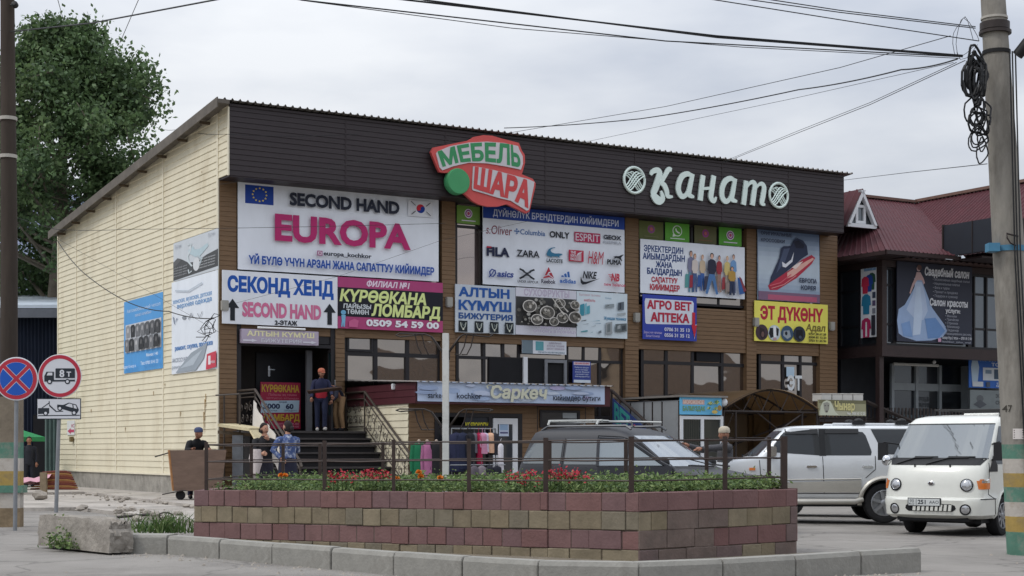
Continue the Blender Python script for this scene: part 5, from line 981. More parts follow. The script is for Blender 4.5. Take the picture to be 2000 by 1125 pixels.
b.shapes('picture_print', [((150, 172, 206), [(.22, .20), (.27, .165), (.33, .20), (.345, .28), (.46, .56), (.62, .76), (.66, .84), (.60, .92), (.45, .97), (.25, .985), (.08, .94), (.02, .90), (.00, .74), (.02, .60), (.10, .54), (.19, .38), (.23, .30)]), ((176, 192, 218), [(.24, .24), (.32, .24), (.36, .38), (.40, .60), (.34, .72), (.22, .70), (.12, .60), (.20, .42)]), ((188, 204, 226), [(.25, .30), (.30, .30), (.33, .62), (.30, .90), (.20, .92), (.22, .60)]), ((104, 140, 190), [(.36, .70), (.50, .68), (.63, .84), (.55, .93), (.40, .95)]), ((122, 154, 200), [(.05, .78), (.16, .74), (.20, .94), (.08, .93)]), ((190, 160, 160), [(.23, .19), (.25, .12), (.30, .12), (.34, .19), (.36, .25), (.34, .27), (.32, .22), (.26, .22), (.22, .28), (.17, .40), (.155, .39), (.19, .28)]), ((190, 160, 160), ell(.275, .075, .026, .036, 12)), ((96, 70, 66), ell(.285, .06, .03, .034, 12))])
W2 = (206, 208, 214)
b.text('Свадебный салон', .355, .05, .955, .155, W2, .05, .15); b.text('Салон красоты', .42, .44, .935, .53, W2, .05, .1); b.text('услуги:', .63, .555, .83, .61, W2, .04)
for k, t_ in enumerate(('Эксклюзивные свадебные платья', 'Национальные платья', 'Фата и туфли', 'Прокат и продажа', 'Подарки и сувенир')): b.text('• '+t_, .46, .18+k*.052, (.955, .82, .68, .79, .79)[k], .21+k*.052, (150, 154, 166), .01)
for k, t_ in enumerate(('• Макияж', '• Причёски', '• Стрижки', '• Маникюр', '• Педикюр', 'Наращивание ресниц')): b.text(t_, .62, .635+k*.045, (.78, .80, .79, .81, .80, .97)[k], .665+k*.045, (150, 154, 166), .01)
b.text('Базар Нур 2 этаж — 0700 18 12 50', .58, .91, .975, .945, (190, 192, 200), .02); b.text('kochkor_salon_wed', .58, .965, .96, .99, (150, 154, 166), .01); b.rect(.52, .94, .56, .985, (196, 150, 176), 'logo')
p = [hit(x, y, FP(SU+.1, 0, 0), NS) for x, y in ((1682, 511), (1714, 506), (1687, 660), (1717, 657))]
b = Board('banner', 'narrow white banner of coloured shirts on the corner of the glazed balcony', 'banner', (p[2]+p[0])/2*1.0-UP*((p[0]-p[2]).z/2)-E1*.05, NF*((p[1]-p[0]).dot(NF)+(p[3]-p[2]).dot(NF))/2, UP*((p[0].z+p[1].z-p[2].z-p[3].z)/2), NS, BAN(204, 208, 214), .02)
b.rect(.2, .02, .95, .14, (120, 156, 196), 'band'); b.text('Чыныгул', .25, .05, .9, .11, (214, 222, 232), .02)
def shirt(x, y, w_, h_, c): return (c, [(x+w_*.35, y), (x+w_*.65, y), (x+w_*.9, y+h_*.12), (x+w_, y+h_*.5), (x+w_*.86, y+h_*.55), (x+w_*.8, y+h), (x+w_*.2, y+h), (x+w_*.14, y+h_*.55), (x, y+h_*.5), (x+w_*.1, y+h_*.12)]) if False else (c, [(x+w_*.35, y), (x+w_*.65, y), (x+w_*.92, y+h_*.12), (x+w_, y+h_*.55), (x+w_*.84, y+h_*.58), (x+w_*.82, y+h_), (x+w_*.18, y+h_), (x+w_*.16, y+h_*.58), (x, y+h_*.55), (x+w_*.08, y+h_*.12)])
b.shapes('picture_print', [shirt(.45, .17, .5, .22, (46, 84, 70)), shirt(.28, .19, .5, .22, (40, 70, 150)), shirt(.04, .21, .5, .22, (190, 50, 80)), shirt(.06, .44, .6, .26, (44, 124, 160)), ((60, 70, 90), rc(.75, .42, .95, .50)), ((90, 80, 110), rc(.75, .53, .95, .60)), ((120, 124, 136), rc(.75, .63, .95, .70)), shirt(.06, .75, .62, .25, (170, 44, 92)), ((214, 216, 220), [(.34, .80), (.42, .80), (.44, .99), (.32, .99)]), ((44, 46, 56), rc(.70, .72, .95, .98))])
b = fboard('banner', 'blue and white clothing banner by the concrete pole', 'banner', [(1890.5, 681), (2010, 690), (1892, 757), (2010, 760)], .25, BAN(40, 92, 170), .03)
b.rect(0, 0, 1, .14, (204, 210, 218)); b.text('МУСУЛЬМАНСКИЕ', .18, .20, .95, .29, (206, 216, 232), .03); b.text('ТОВАРЫ', .36, .33, .76, .42, (206, 216, 232), .03)
b.shapes('picture_print', [((176, 196, 214), [(.05, .25), (.10, .2), (.13, .25), (.16, .45), (.13, .95), (.05, .95), (.03, .45)]), ((204, 210, 216), rc(.22, .46, .60, .80)), ((120, 140, 160), rc(.26, .52, .36, .62)), ((70, 90, 110), rc(.40, .50, .47, .76)), ((60, 80, 110), rc(.51, .50, .57, .76)), ((186, 196, 206), rc(.64, .46, .95, .78)), ((200, 206, 212), rc(.05, .84, .22, .97)), ((190, 196, 206), rc(.70, .84, .95, .97)), ((80, 90, 110), rc(.27, .84, .33, .97))]); b.text('ШОП', .44, .85, .62, .90, (206, 216, 232), .02); b.text('ХИДЖАБ', .42, .92, .66, .97, (206, 216, 232), .02)
b = fboard('sign', 'white panel of shop window lettering under the blue clothing banner', 'sign', [(1893, 762), (2010, 764), (1894, 800), (2010, 800)], .22, M('frosted film', C(120, 128, 130), .4, .1, 2), .03); b.text('ЗОЛОТО', .42, .2, .70, .38, (60, 62, 66), .02); b.text('СЕРЕБРО', .42, .55, .72, .73, (60, 62, 66), .02); b.shapes('picture_print', [((96, 100, 104), ell(.16, .45, .06, .2, 8)), ((84, 88, 94), [(.05, .75), (.16, .5), (.27, .75), (.16, .95)])])
p = D(1876, 504, 50.6); bb_ = empty('billboard', p, 0, 'blank dark billboard standing on the burgundy roof edge', 'billboard'); m = MB(); a = fuz(1876, 504, 1.9); c = fuz(1950, 444, 1.9); m.frame_box(FP(23.72, 1.7, 7.52), E1*.14, NF*2.1, UP*1.0); m.build('panel', M('charcoal sheet', C(40, 44, 52), .5, .1, 2), bb_); m = MB(); m.frame_box(FP(23.68, 1.66, 7.5), E1*.22, NF*.05, UP*1.05); m.frame_box(FP(23.70, 2.9, 7.52), E1*.02, NF*.03, UP*1.0); m.build('frame', STEEL_D, bb_)
# ------------------------------------------------------------------ yard at the far left: shed, parasol, fence, bundle
shed = empty('shed', (-17.2, 58, 0), 0, 'dark navy corrugated shed with a pale roof behind the cream wall', 'shed')
NAVY = M('navy sheet', C(32, 39, 54), .5, .12, 3, .08, 6)
m = MB(); x0, x1, y_ = -24, -15.95, 57.5
n = 60
for i in range(n):
    a = x0+(x1-x0)*i/n; c = x0+(x1-x0)*(i+1)/n; b2 = (a+c)/2; m.quad((a, y_, -.5), (b2, y_-.06, -.5), (b2, y_-.06, 6.4), (a, y_, 6.4)); m.quad((b2, y_-.06, -.5), (c, y_, -.5), (c, y_, 6.4), (b2, y_-.06, 6.4))
m.box(x0, y_+.02, -.5, x1, 66, 6.4); m.build('wall', NAVY, shed)
m = MB(); m.frame_box((x0-.3, 57.0, 6.45), (x1-x0+.9, 0, 0), (0, 9.5, 1.3), (0, 0, .12)); m.build('roof', M('pale roof sheet', C(186, 196, 206), .5, .08, 3), shed); m = MB(); m.box(x0, 56.9, 6.1, x1+.4, 57.1, 6.42); m.build('eave', M('grey eave', C(96, 100, 108)), shed)
m = MB(); m.box(-17.4, 57.30, .0, -16.2, 57.42, 2.6); m.build('doorway', DARK, shed)
fn = empty('fence', (-15.6, 54.6, 0), 0, 'grey green sheet fence panel between shed and cream wall', 'fence'); m = MB()
for i in range(12): a = -16.35+i*.14; m.quad((a, 55.2, -.3), (a+.07, 55.14, -.3), (a+.07, 55.14, 3.1), (a, 55.2, 3.1)); m.quad((a+.07, 55.14, -.3), (a+.14, 55.2, -.3), (a+.14, 55.2, 3.1), (a+.07, 55.14, 3.1))
m.build('panel', M('faded green sheet', C(86, 104, 100), .6, .15, 2), fn); m = MB()
for x in (-15.7, -15.35, -15.0): m.box(x, 54.9, -.3, x+.1, 55.0, 3.3)
m.build('post', STEEL_G, fn)
pr = empty('market_parasol', (-16.6, 51.5, 0), 0, 'green market parasol in the shade of the navy shed', 'parasol')
m = MB(); c = V((-16.6, 51.5, 2.16)); ring = [c+V((1.35*math.cos(rad(a)), 1.35*math.sin(rad(a)), -.42)) for a in range(0, 360, 45)]
for i in range(8): a, b2 = ring[i], ring[(i+1) % 8]; m.add([c, a, b2], [(0, 1, 2)]); m.quad(a, a-UP*.14, b2-UP*.14, b2)
m.build('canopy', M('green parasol cloth', C(50, 140, 90), .7, .1, 2), pr); m = MB(); m.tube([c-UP*2.1, c], .03, 6); m.build('pole', STEEL_G, pr)
bd = empty('bundle', D(105, 950, 51), 0, 'striped bundle under a pink cover against the concrete plinth', 'bundle')
m = MB(); o = G(118, 958, .1); r = random.Random(2)
for k in range(9): h_ = .05+k*.062; w_ = 1.0-.05*k; m.mi = k % 3; m.tube([o+V((-w_*.9, 0, h_)), o+V((-.2*w_, -.05, h_+.02)), o+V((.3*w_, -.03, h_+.012)), o+V((w_*.55, 0, h_-.03))], [.02, .045, .045, .025], 6)
m.build('stack', [M('rust cloth', C(120, 66, 48)), M('ochre cloth', C(146, 106, 62)), M('brick cloth', C(104, 52, 44))], bd, smooth=60)
m = MB(); pts = []; 
for j in range(5):
    for i in range(9): pts.append(o+V((-1.75+i*.19, -.35+j*.18, .12+.34*(i/8)**.8+.05*math.sin(i*1.7+j)-.08*abs(j-2)+.06)))
m.add(pts, [(j*9+i, j*9+i+1, (j+1)*9+i+1, (j+1)*9+i) for j in range(4) for i in range(8)]); m.build('cover', M('pink cloth', C(196, 150, 164), .8, .1, 3), bd, smooth=80)
m = MB(); q = G(85, 968, .1); m.box(q.x-.09, q.y-.05, q.z-.1, q.x+.09, q.y+.06, q.z+.62); tag(m.build('wooden_stake', M('grey weathered wood', C(126, 112, 92), .9, .25, 8), bevel=.01), 'short weathered wooden stake beside the striped bundle', 'stake')
m = MB(); q = G(78, 973, .1); m.add(*rock((q.x, q.y, q.z+.07), .2, random.Random(12), .7)); tag(m.build('stone', RUB, smooth=40), 'dark rough stone at the foot of the wooden stake', 'stone')
m = MB(); m.tube([G(228, 1010, .10), G(292, 1005, .14)], .025, 5); tag(m.build('iron_bar', STEEL_D), 'loose dark iron bar lying across the pavement slabs', 'bar')
# ------------------------------------------------------------------ houses across the street, seen only in the shop windows
BEI = M('beige render', C(165, 150, 130), .9, .1, 1.2); TILE = M('brown roof tile', C(88, 74, 62), .7, .25, 5, .4, 8)
for (hx, hy_, L_, D_, rz_, hh, lab) in ((30, 13, 22, 9, .52, 4.6, 'long beige house with brown tiled roof across the street'), (14, -6, 13, 9, .48, 4.3, 'shorter beige house with brown tiled roof across the street'), (47, 30, 16, 9, .5, 5.2, 'tall beige house with brown tiled roof across the street')):
    h_ = empty('beige_house', (hx, hy_, 0), rz_, lab, 'house'); m = MB(); m.box(-L_/2, -D_/2, -.3, L_/2, D_/2, hh-1.6); m.build('wall', BEI, h_, local=True)
    m = MB(); n = 60
    for i in range(n):
        a = -L_/2-.5+(L_+1)*i/n; c = -L_/2-.5+(L_+1)*(i+1)/n; k = (a+c)/2
        for sg in (1, -1): m.quad((a, sg*(D_/2+.7), hh-1.9), (k, sg*(D_/2+.7), hh-1.78), (k, 0, hh+1.3), (a, 0, hh+1.2)); m.quad((k, sg*(D_/2+.7), hh-1.78), (c, sg*(D_/2+.7), hh-1.9), (c, 0, hh+1.2), (k, 0, hh+1.3))
    m.build('roof', TILE, h_, local=True)
    for s_ in (-1, 1): m = MB(); m.add([(s_*L_/2, -D_/2, hh-1.6), (s_*L_/2, D_/2, hh-1.6), (s_*L_/2, 0, hh+1.1)], [(0, 1, 2)]); m.build('gable', BEI, h_, local=True)
    for i in range(int(L_/3)): m = MB(); x = -L_/2+1+i*3; m.box(x, D_/2-.03, .9, x+1.2, D_/2+.04, 2.4); m.build('window', BLACKFR, h_, local=True)
# ------------------------------------------------------------------ big tree behind the wall
def tree(base, hgt, env, nleaf, seed, label, leafm, clumps, lsize):
    """env(f): crown radius at the height fraction f"""
    r = random.Random(seed); t = empty('poplar_tree', base, 0, label, 'tree'); bx, by, bz = base; m = MB(); tips = []
    trunk = [V(base), V((bx-.2, by, bz+hgt*.25)), V((bx+.2, by, bz+hgt*.55)), V((bx+.3, by, bz+hgt*.93))]; m.tube(trunk, [.55, .45, .30, .05], 9)
    for k in range(78):
        f = .34+.64*r.random()**.9; i = min(2, int(f/.93*3)); p = trunk[i].lerp(trunk[i+1], min(1, f/.93*3-i)); a = r.uniform(0, 6.28); up_ = r.uniform(.35, .85); f2 = min(1, f+.10*up_); L_ = env(f2)*r.choice([.7, .85, .95, 1.0, 1.06, 1.12])
        e = V((bx+math.cos(a)*L_, by+math.sin(a)*L_, bz+hgt*f2)); q = p.lerp(e, .5)+V((0, 0, r.uniform(-.3, .4))); m.tube([p, q, e], [.16*(1.1-f), .09*(1.1-f)+.02, .02], 5); tips += [(q.lerp(e, x), f) for x in (.2, .55, .8, 1.0, 1.0)]
        for j in range(4):
            d2 = V((r.gauss(0, 1), r.gauss(0, 1), r.gauss(.4, .6))).normalized(); b0 = q.lerp(e, r.random()); e2 = b0+d2*L_*.30; m.tube([b0, e2], [.04, .012], 4); tips += [(e2, f), (b0.lerp(e2, .6), f)]
    m.build('trunk', M('grey poplar bark', C(112, 104, 92), .9, .25, 3, .5, 10), t, smooth=60)
    m = MB(); V_, F_, I_ = [], [], []
    for k in range(clumps):
        c, f = tips[k % len(tips)]; cs = r.uniform(.5, 1.1); c = c+V((r.gauss(0, .25), r.gauss(0, .25), r.gauss(0, .25))); mi = r.choice([0, 0, 1, 2])
        for j in range(nleaf):
            p = c+V((r.gauss(0, .5), r.gauss(0, .5), r.gauss(0, .38)))*cs*.8; s = lsize*r.uniform(.6, 1.3); u = V((r.gauss(0, 1), r.gauss(0, 1), r.gauss(0, 1))).normalized(); w_ = u.orthogonal().normalized(); w_ = (w_*math.cos(j)+u.cross(w_)*math.sin(j)); o = len(V_)
            V_ += [p-u*s, p+w_*s*.62-u*s*.1, p+u*s, p-w_*s*.62-u*s*.1]; F_.append((o, o+1, o+2, o+3)); I_.append(mi)
    m.v, m.f, m.m = V_, F_, I_; m.build('crown', leafm, t)
    return t
def LEAF(name, c, tr):
    if name in MATS: return MATS[name]
    m = bpy.data.materials.new(name); m.use_nodes = True; t = m.node_tree; n = t.nodes; l = t.links; b = n['Principled BSDF']; b.inputs['Roughness'].default_value = .55; b.inputs['Specular IOR Level'].default_value = .3
    oi = n.new('ShaderNodeNewGeometry'); hs = n.new('ShaderNodeHueSaturation'); hs.inputs['Color'].default_value = c+(1,); mm_ = n.new('ShaderNodeMapRange'); mm_.inputs[3].default_value = .6; mm_.inputs[4].default_value = 1.45; l.new(oi.outputs['Random Per Island'], mm_.inputs[0]); l.new(mm_.outputs[0], hs.inputs['Value']); l.new(hs.outputs[0], b.inputs['Base Color'])
    tl = n.new('ShaderNodeBsdfTranslucent'); l.new(hs.outputs[0], tl.inputs[0]); mx_ = n.new('ShaderNodeMixShader'); mx_.inputs[0].default_value = tr; l.new(b.outputs[0], mx_.inputs[1]); l.new(tl.outputs[0], mx_.inputs[2]); l.new(mx_.outputs[0], n['Material Output'].inputs[0]); MATS[name] = m; return m
TL = [LEAF('poplar leaf', (.095, .155, .065), .34), LEAF('poplar leaf dark', (.07, .115, .055), .32), LEAF('poplar leaf light', (.115, .175, .072), .35)]
def envelope(f):
    pts = [(0, 3.6), (.45, 5.3), (.70, 4.7), (.82, 3.9), (.90, 2.7), (.97, 1.3), (1.0, .5)]
    for (a, b), (c, d) in zip(pts, pts[1:]):
        if f <= c: return b+(d-b)*(f-a)/(c-a)
    return .4
tree((-18.5, 64, 0), 18.3, envelope, 44, 11, 'tall dark green poplar rising behind the cream side wall', TL, 2000, .105)
# ------------------------------------------------------------------ planter in the road: coloured block wall, bed, fence
WP = [V((-4.52, 22.4, 0)), V((.44, 19.45, 0)), V((1.505, 18.7, 0)), V((3.69, 20.4, 0))]       # front line, left to right
WPz = [.74, .785, .80, .81]
BKL, BKR = V((-4.35, 26.8, 0)), V((3.55, 21.6, 0))
RB = [M('red block %d' % i, C(*c), .9, .16, 5, .35, 26, stain=C(84, 62, 64), stain_scale=2.5, stain_amt=.6) for i, c in enumerate(((116, 89, 88), (120, 92, 91), (111, 87, 88), (117, 87, 85)))]
TB = [M('tan block %d' % i, C(*c), .9, .16, 5, .35, 26, stain=C(96, 90, 72), stain_scale=2.2, stain_amt=.5) for i, c in enumerate(((126, 115, 95), (120, 110, 92), (130, 120, 101), (116, 109, 95)))]
GB = [M('weathered block %d' % i, C(*c), .9, .16, 5, .35, 26, stain=C(84, 80, 76), stain_scale=2, stain_amt=.6) for i, c in enumerate(((112, 98, 92), (108, 92, 90)))]
MORT = M('mortar', C(92, 82, 76), .95, .2, 10)
wall = empty('planter_wall', (0, 20.5, 0), 0, 'low planter wall of red and tan concrete blocks in banded rows', 'wall')
r = random.Random(21); m = MB()
segs = list(zip(WP, WP[1:], WPz, WPz[1:]))+[(WP[3], BKR, .81, .80), (BKR, BKL, .80, .74), (BKL, WP[0], .74, .74)]
RH = .228
for si, (p, q, za, zb_) in enumerate(segs):
    X = (q-p); Ls = X.length; X = X.normalized(); Nn = X.cross(UP); 
    for row in range(5):
        t = 0 if row % 2 == 0 else -.14; lay = RB if row % 2 == 0 else TB
        if si == 0: t -= .0
        while t < Ls-.01:
            w_ = (r.choice([.275, .285, .29]) if si == 0 else r.choice([.26, .34, .46, .52])); a, c = max(0, t), min(Ls, t+w_)
            if Ls-c < .09: c = Ls
            if c-a > .03:
                zt0 = za+(zb_-za)*a/Ls-row*RH; zt1 = za+(zb_-za)*c/Ls-row*RH; jit = r.uniform(-.006, .006); pr_ = r.uniform(-.008, .010); gp = .004
                O = p+X*(a+gp)-Nn*.19*0; mi = r.randrange(4)+(0 if row % 2 == 0 else 4)
                if si >= 2 and row >= 1 and r.random() < (.35 if row == 1 else .7): mi = 8+r.randrange(2)
                b0 = [O+Nn*(pr_)+UP*(zt0-RH+gp+jit), O+X*(c-a-2*gp)+Nn*(pr_+r.uniform(-.004, .004))+UP*(zt1-RH+gp+jit)]; tp = [b0[0]+UP*(RH-2*gp), b0[1]+UP*(RH-2*gp)]; bk = -Nn*.2; cmf = r.uniform(.004, .009)
                # chamfered face
                f0 = [b0[0]+X*cmf+UP*cmf, b0[1]-X*cmf+UP*cmf, tp[1]-X*cmf-UP*cmf, tp[0]+X*cmf-UP*cmf]; g0_ = [b0[0]-Nn*cmf, b0[1]-Nn*cmf, tp[1]-Nn*cmf, tp[0]-Nn*cmf]
                vs = f0+g0_+[b0[0]+bk, b0[1]+bk, tp[1]+bk, tp[0]+bk]
                m.add(vs, [(0, 1, 2, 3), (0, 4, 5, 1), (1, 5, 6, 2), (2, 6, 7, 3), (3, 7, 4, 0), (7, 6, 10, 11), (4, 7, 11, 8), (6, 5, 9, 10), (5, 4, 8, 9)], mi)
            t = c if c == Ls else t+w_
m.build('block_wall', RB+TB+GB, wall)
m = MB()
for p, q, za, zb_ in segs:
    X = (q-p).normalized(); Nn = X.cross(UP); m.frame_box(p-Nn*.188+UP*-.3+X*.02, (q-p)-X*.04, Nn*.174, UP*(min(za, zb_)+.27))
m.build('mortar_core', MORT, wall)
bed = [WP[0], WP[1], WP[2], WP[3], BKR, BKL]; cen = sum(bed, V())/6
m = MB(); m.prism([((p+(cen-p).normalized()*.16).x, (p+(cen-p).normalized()*.16).y) for p in bed], (0, 0, .2), (1, 0, 0), (0, 1, 0), (0, 0, .50)); m.build('soil', M('garden soil', C(70, 58, 46), .95, .3, 8, .6, 20), wall)
def inside(x, y, ins=.2):
    k = 0; pts = [(p+(cen-p).normalized()*ins) for p in bed]
    for i in range(6):
        a, b2 = pts[i], pts[(i+1) % 6]
        if (a.y > y) != (b2.y > y) and x < (b2.x-a.x)*(y-a.y)/(b2.y-a.y)+a.x: k ^= 1
    return k
GL = [LEAF('bedding leaf', (.13, .20, .065), .3), LEAF('bedding leaf light', (.20, .27, .10), .3), LEAF('bedding leaf dark', (.075, .125, .045), .25)]
def zbed(x): return .70+.012*(x+4.5)
def leafy(m, c, n, rx, rz_, s, r, mats=3):
    for j in range(n):
        p = c+V((r.gauss(0, rx), r.gauss(0, rx), abs(r.gauss(0, rz_)))); u = V((r.gauss(0, 1), r.gauss(0, 1), r.uniform(-.2, .9))).normalized(); w_ = u.cross(V((r.gauss(0, 1), r.gauss(0, 1), r.gauss(0, 1)))).normalized(); k = s*r.uniform(.6, 1.3)
        m.add([p-u*k*.2, p+u*k*.5+w_*k*.3, p+u*k*1.2, p+u*k*.5-w_*k*.3], [(0, 1, 2, 3)], r.randrange(mats))
r = random.Random(31); m = MB(); cnt = 0
while cnt < 2300:
    x, y = r.uniform(-4.5, 3.7), r.uniform(18.7, 27)
    if not inside(x, y): continue
    if x < -3.5 and r.random() < .75: continue
    # the strip next to the wall shows most
    cnt += 1; leafy(m, V((x, y, zbed(x)+.02)), 20, .055, .07, .042, r)
tag(m.build('bedding_plants', GL), kind='stuff')
FR = [M('red petals', C(150, 20, 40), .6, .2, 20), M('red petals light', C(176, 32, 54), .6, .2, 20)]; FO = M('orange petals', C(214, 128, 40), .6, .2, 20)
def pxbed(px, py): # bed point for a flower seen at a photo pixel: the row just behind the front wall
    d = ray(px, py); best = None
    for i in range(120):
        Y = 19+i*.06; p = V((0, 0, H))+d*Y
        if inside(p.x, p.y, .3) and (best is None or abs(p.z-(zbed(p.x)+.30)) < abs(best.z-(zbed(best.x)+.30))): best = p
    return best
r = random.Random(77); spots = [(645, 929), (660, 926), (676, 929), (690, 931), (712, 925), (722, 921), (735, 926), (748, 924), (760, 927), (652, 932), (668, 931), (728, 930), (742, 930), (994, 928), (1006, 932), (1016, 934), (1028, 928), (1036, 925), (1024, 940), (1050, 936), (1075, 924), (1083, 928), (1096, 921), (1104, 924), (1110, 930), (1122, 922), (1130, 926), (1146, 930), (1092, 930), (1118, 930)]
for k, (px, py) in enumerate(spots):
    p = pxbed(px, py)
    if p is None: continue
    m = MB(); zb0 = zbed(p.x); m.tube([V((p.x, p.y, zb0)), p], .008, 4, 2)
    for j in range(24): q = p+V((r.gauss(0, .028), r.gauss(0, .026), r.gauss(-.015, .035))); u = V((r.gauss(0, 1), r.gauss(0, 1), r.uniform(-.2, 1))).normalized(); w_ = u.orthogonal().normalized(); s = .021*r.uniform(.7, 1.3); m.add([q, q+u*s+w_*s*.6, q+u*s*1.8, q+u*s-w_*s*.6], [(0, 1, 2, 3)], r.randrange(2))
    tag(m.build('flower', FR+[GL[2]]), 'red flower spike standing above the green bedding plants', 'flower', 'red flowers in the planter')
for k, (px, py) in enumerate([(818, 923), (822, 931), (775, 935), (860, 933), (557, 929), (549, 929), (1010, 927)][:6]):
    p = pxbed(px, py)
    if p is None: continue
    m = MB(); m.tube([V((p.x, p.y, zbed(p.x))), p], .007, 4, 1)
    for j in range(40): u = V((r.gauss(0, 1), r.gauss(0, 1), r.uniform(-.3, 1))).normalized(); w_ = u.orthogonal().normalized(); s = .045; m.add([p, p+u*s*.7+w_*s*.4, p+u*s, p+u*s*.7-w_*s*.4], [(0, 1, 2, 3)], 0)
    tag(m.build('marigold', [FO, GL[2]]), 'orange marigold head among the green bedding plants', 'flower', 'orange marigolds in the planter')
# fence: steel posts and three rails round the bed
fen = empty('planter_fence', (0, 21, .75), 0, 'dark steel post and rail fence round the planter', 'fence')
FST = M('brown painted steel', C(58, 46, 42), .5, .2, 6, .1, 30)
def along(P0, P1, px):
    d = ray(px, 900); t = (d.x*P0.y-P0.x)/((P1.x-P0.x)-d.x*(P1.y-P0.y)); return P0+(P1-P0)*t
ins = lambda i: WP[i]+(cen-WP[i]).normalized()*.13
I = [ins(i) for i in range(4)]; ib = [BKR+(cen-BKR).normalized()*.13, BKL+(cen-BKL).normalized()*.13]
fp_ = [along(I[0], I[1], 403), along(I[0], I[1], 634), along(I[0], I[1], 769), along(I[0], I[1], 916), along(I[1], I[2], 1066), along(I[2], I[3], 1233) if False else along(I[1], I[2], 1233), along(I[2], I[3], 1416), along(I[2], I[3], 1531)]
bp_ = [along(ib[0], ib[1], x) for x in (1502, 1380, 1222, 1074, 862, 748, 625, 553, 491)]
fz = lambda p: .76+.008*(p.x+4.5)
def postm(p, w_=.062, h_=.66): m = MB(); m.box(p.x-w_/2, p.y-w_/2, fz(p)-.1, p.x+w_/2, p.y+w_/2, fz(p)+h_); m.build('post', FST, fen)
for k, p in enumerate(fp_): postm(p, (.045, .05, .045, .05, .062, .062, .055, .08)[k])
for p in bp_: postm(p, .05)
loop = [fp_[0]]+fp_[1:5]+[fp_[5], fp_[6], fp_[7]]
for h_ in (.62, .38, .13):
    for a, b2 in list(zip(loop, loop[1:]))+[(loop[-1], bp_[0])]+list(zip(bp_, bp_[1:]))+[(bp_[-1], fp_[0])]:
        mid = (a+b2)/2+UP*r.uniform(-.012, .006); m = MB(); m.tube([a+UP*(fz(a)+h_), mid+UP*(fz(mid)+h_), b2+UP*(fz(b2)+h_)], .0105, 5); m.build('rail', FST, fen)
# white post with folded black bracket arms
wp = empty('lamp_post', D(870, 940, 23), 0, 'white square post with bent black bracket arms on both sides', 'post'); p = D(870.5, 948, 23)
m = MB(); zt_ = D(870, 651, 23).z; m.box(p.x-.048, p.y-.048, .6, p.x+.048, p.y+.048, zt_); m.build('post', M('white chalky paint', C(206, 206, 204), .7, .08, 3, .2, 12, stain=C(150, 146, 138), stain_scale=4, stain_amt=.5), wp, bevel=.006)
for z_, lf in ((D(870, 687, 23).z, 1), (D(870, 834, 23).z, 0)):
    for sg in (-1, 1):
        m = MB(); q = V((p.x+sg*.05, p.y, z_)); e = q+V((sg*.16, 0, .22)); m.tube([q, e], .018, 5); m.tube([q-UP*.12, q+UP*.02], .014, 5)
        e2 = e+V((sg*.10 if sg < 0 else sg*.06, .02, .04)); e3 = e2+V((sg*.36, -.1, .0)); e4 = e2+V((sg*.36, .16, -.03)); m.tube([e, e2, e3], .011, 5); m.tube([e, e2+V((0, .05, 0)), e4], .011, 5); m.tube([e3, (e3+e4)/2+V((sg*.06, 0, .0)), e4], .009, 4)
        for k in (0, .10):
            h0 = e2+V((sg*(.04+k), -.02, 0)); m.tube([h0, h0+V((sg*-.04, 0, -.18)), h0+V((sg*-.10, 0, -.30)), h0+V((sg*-.18, 0, -.30))], .009, 4)
        m.build('arm', STEEL_D, wp)
# ------------------------------------------------------------------ kerb stones
KERB = M('kerb concrete', C(142, 140, 134), .9, .14, 3, .4, 22, stain=C(108, 104, 98), stain_scale=2.6, stain_amt=.7)
KP = [(235, 1049), (327, 1050), (428, 1057), (531, 1065), (646, 1073), (768, 1082), (902, 1091), (1050, 1099), (1248, 1102), (1413, 1096), (1555, 1088), (1683, 1080), (1801, 1073.5)]
kp = [G(x, y, .19) for x, y in KP]
for i, (a, b2) in enumerate(zip(kp, kp[1:])):
    a, b2 = V((a.x, a.y, 0)), V((b2.x, b2.y, 0)); X = (b2-a).normalized(); Nn = X.cross(UP); Ls = (b2-a).length; j = r.uniform(-.006, .006); pf = [(0, -.12), (.0, .165), (.022, .208), (.16, .213), (.175, .20), (.175, -.12)]
    if i == 0: pf = [(0, -.12), (.0, .18), (.02, .208), (.36, .213), (.38, .20), (.38, -.12)]; j = .012
    m = MB(); m.prism(pf, a+X*.008+UP*j+Nn*j, -Nn, UP, X*(Ls-.016)); tag(m.build('kerb', KERB, bevel=.006), kind='structure')
m = MB(); pts = [(p.x, p.y+.22) for p in kp[1:]]+[(4.6, 19.2), (3.9, 20.35), (1.5, 18.75), (.4, 19.5), (-4.5, 22.4), (-5.0, 21.8)]; m.prism(pts, (0, 0, -.2), (1, 0, 0), (0, 1, 0), (0, 0, .185)); tag(m.build('verge', M('gritty earth', C(120, 112, 100), .95, .25, 6, .6, 30)), kind='structure')
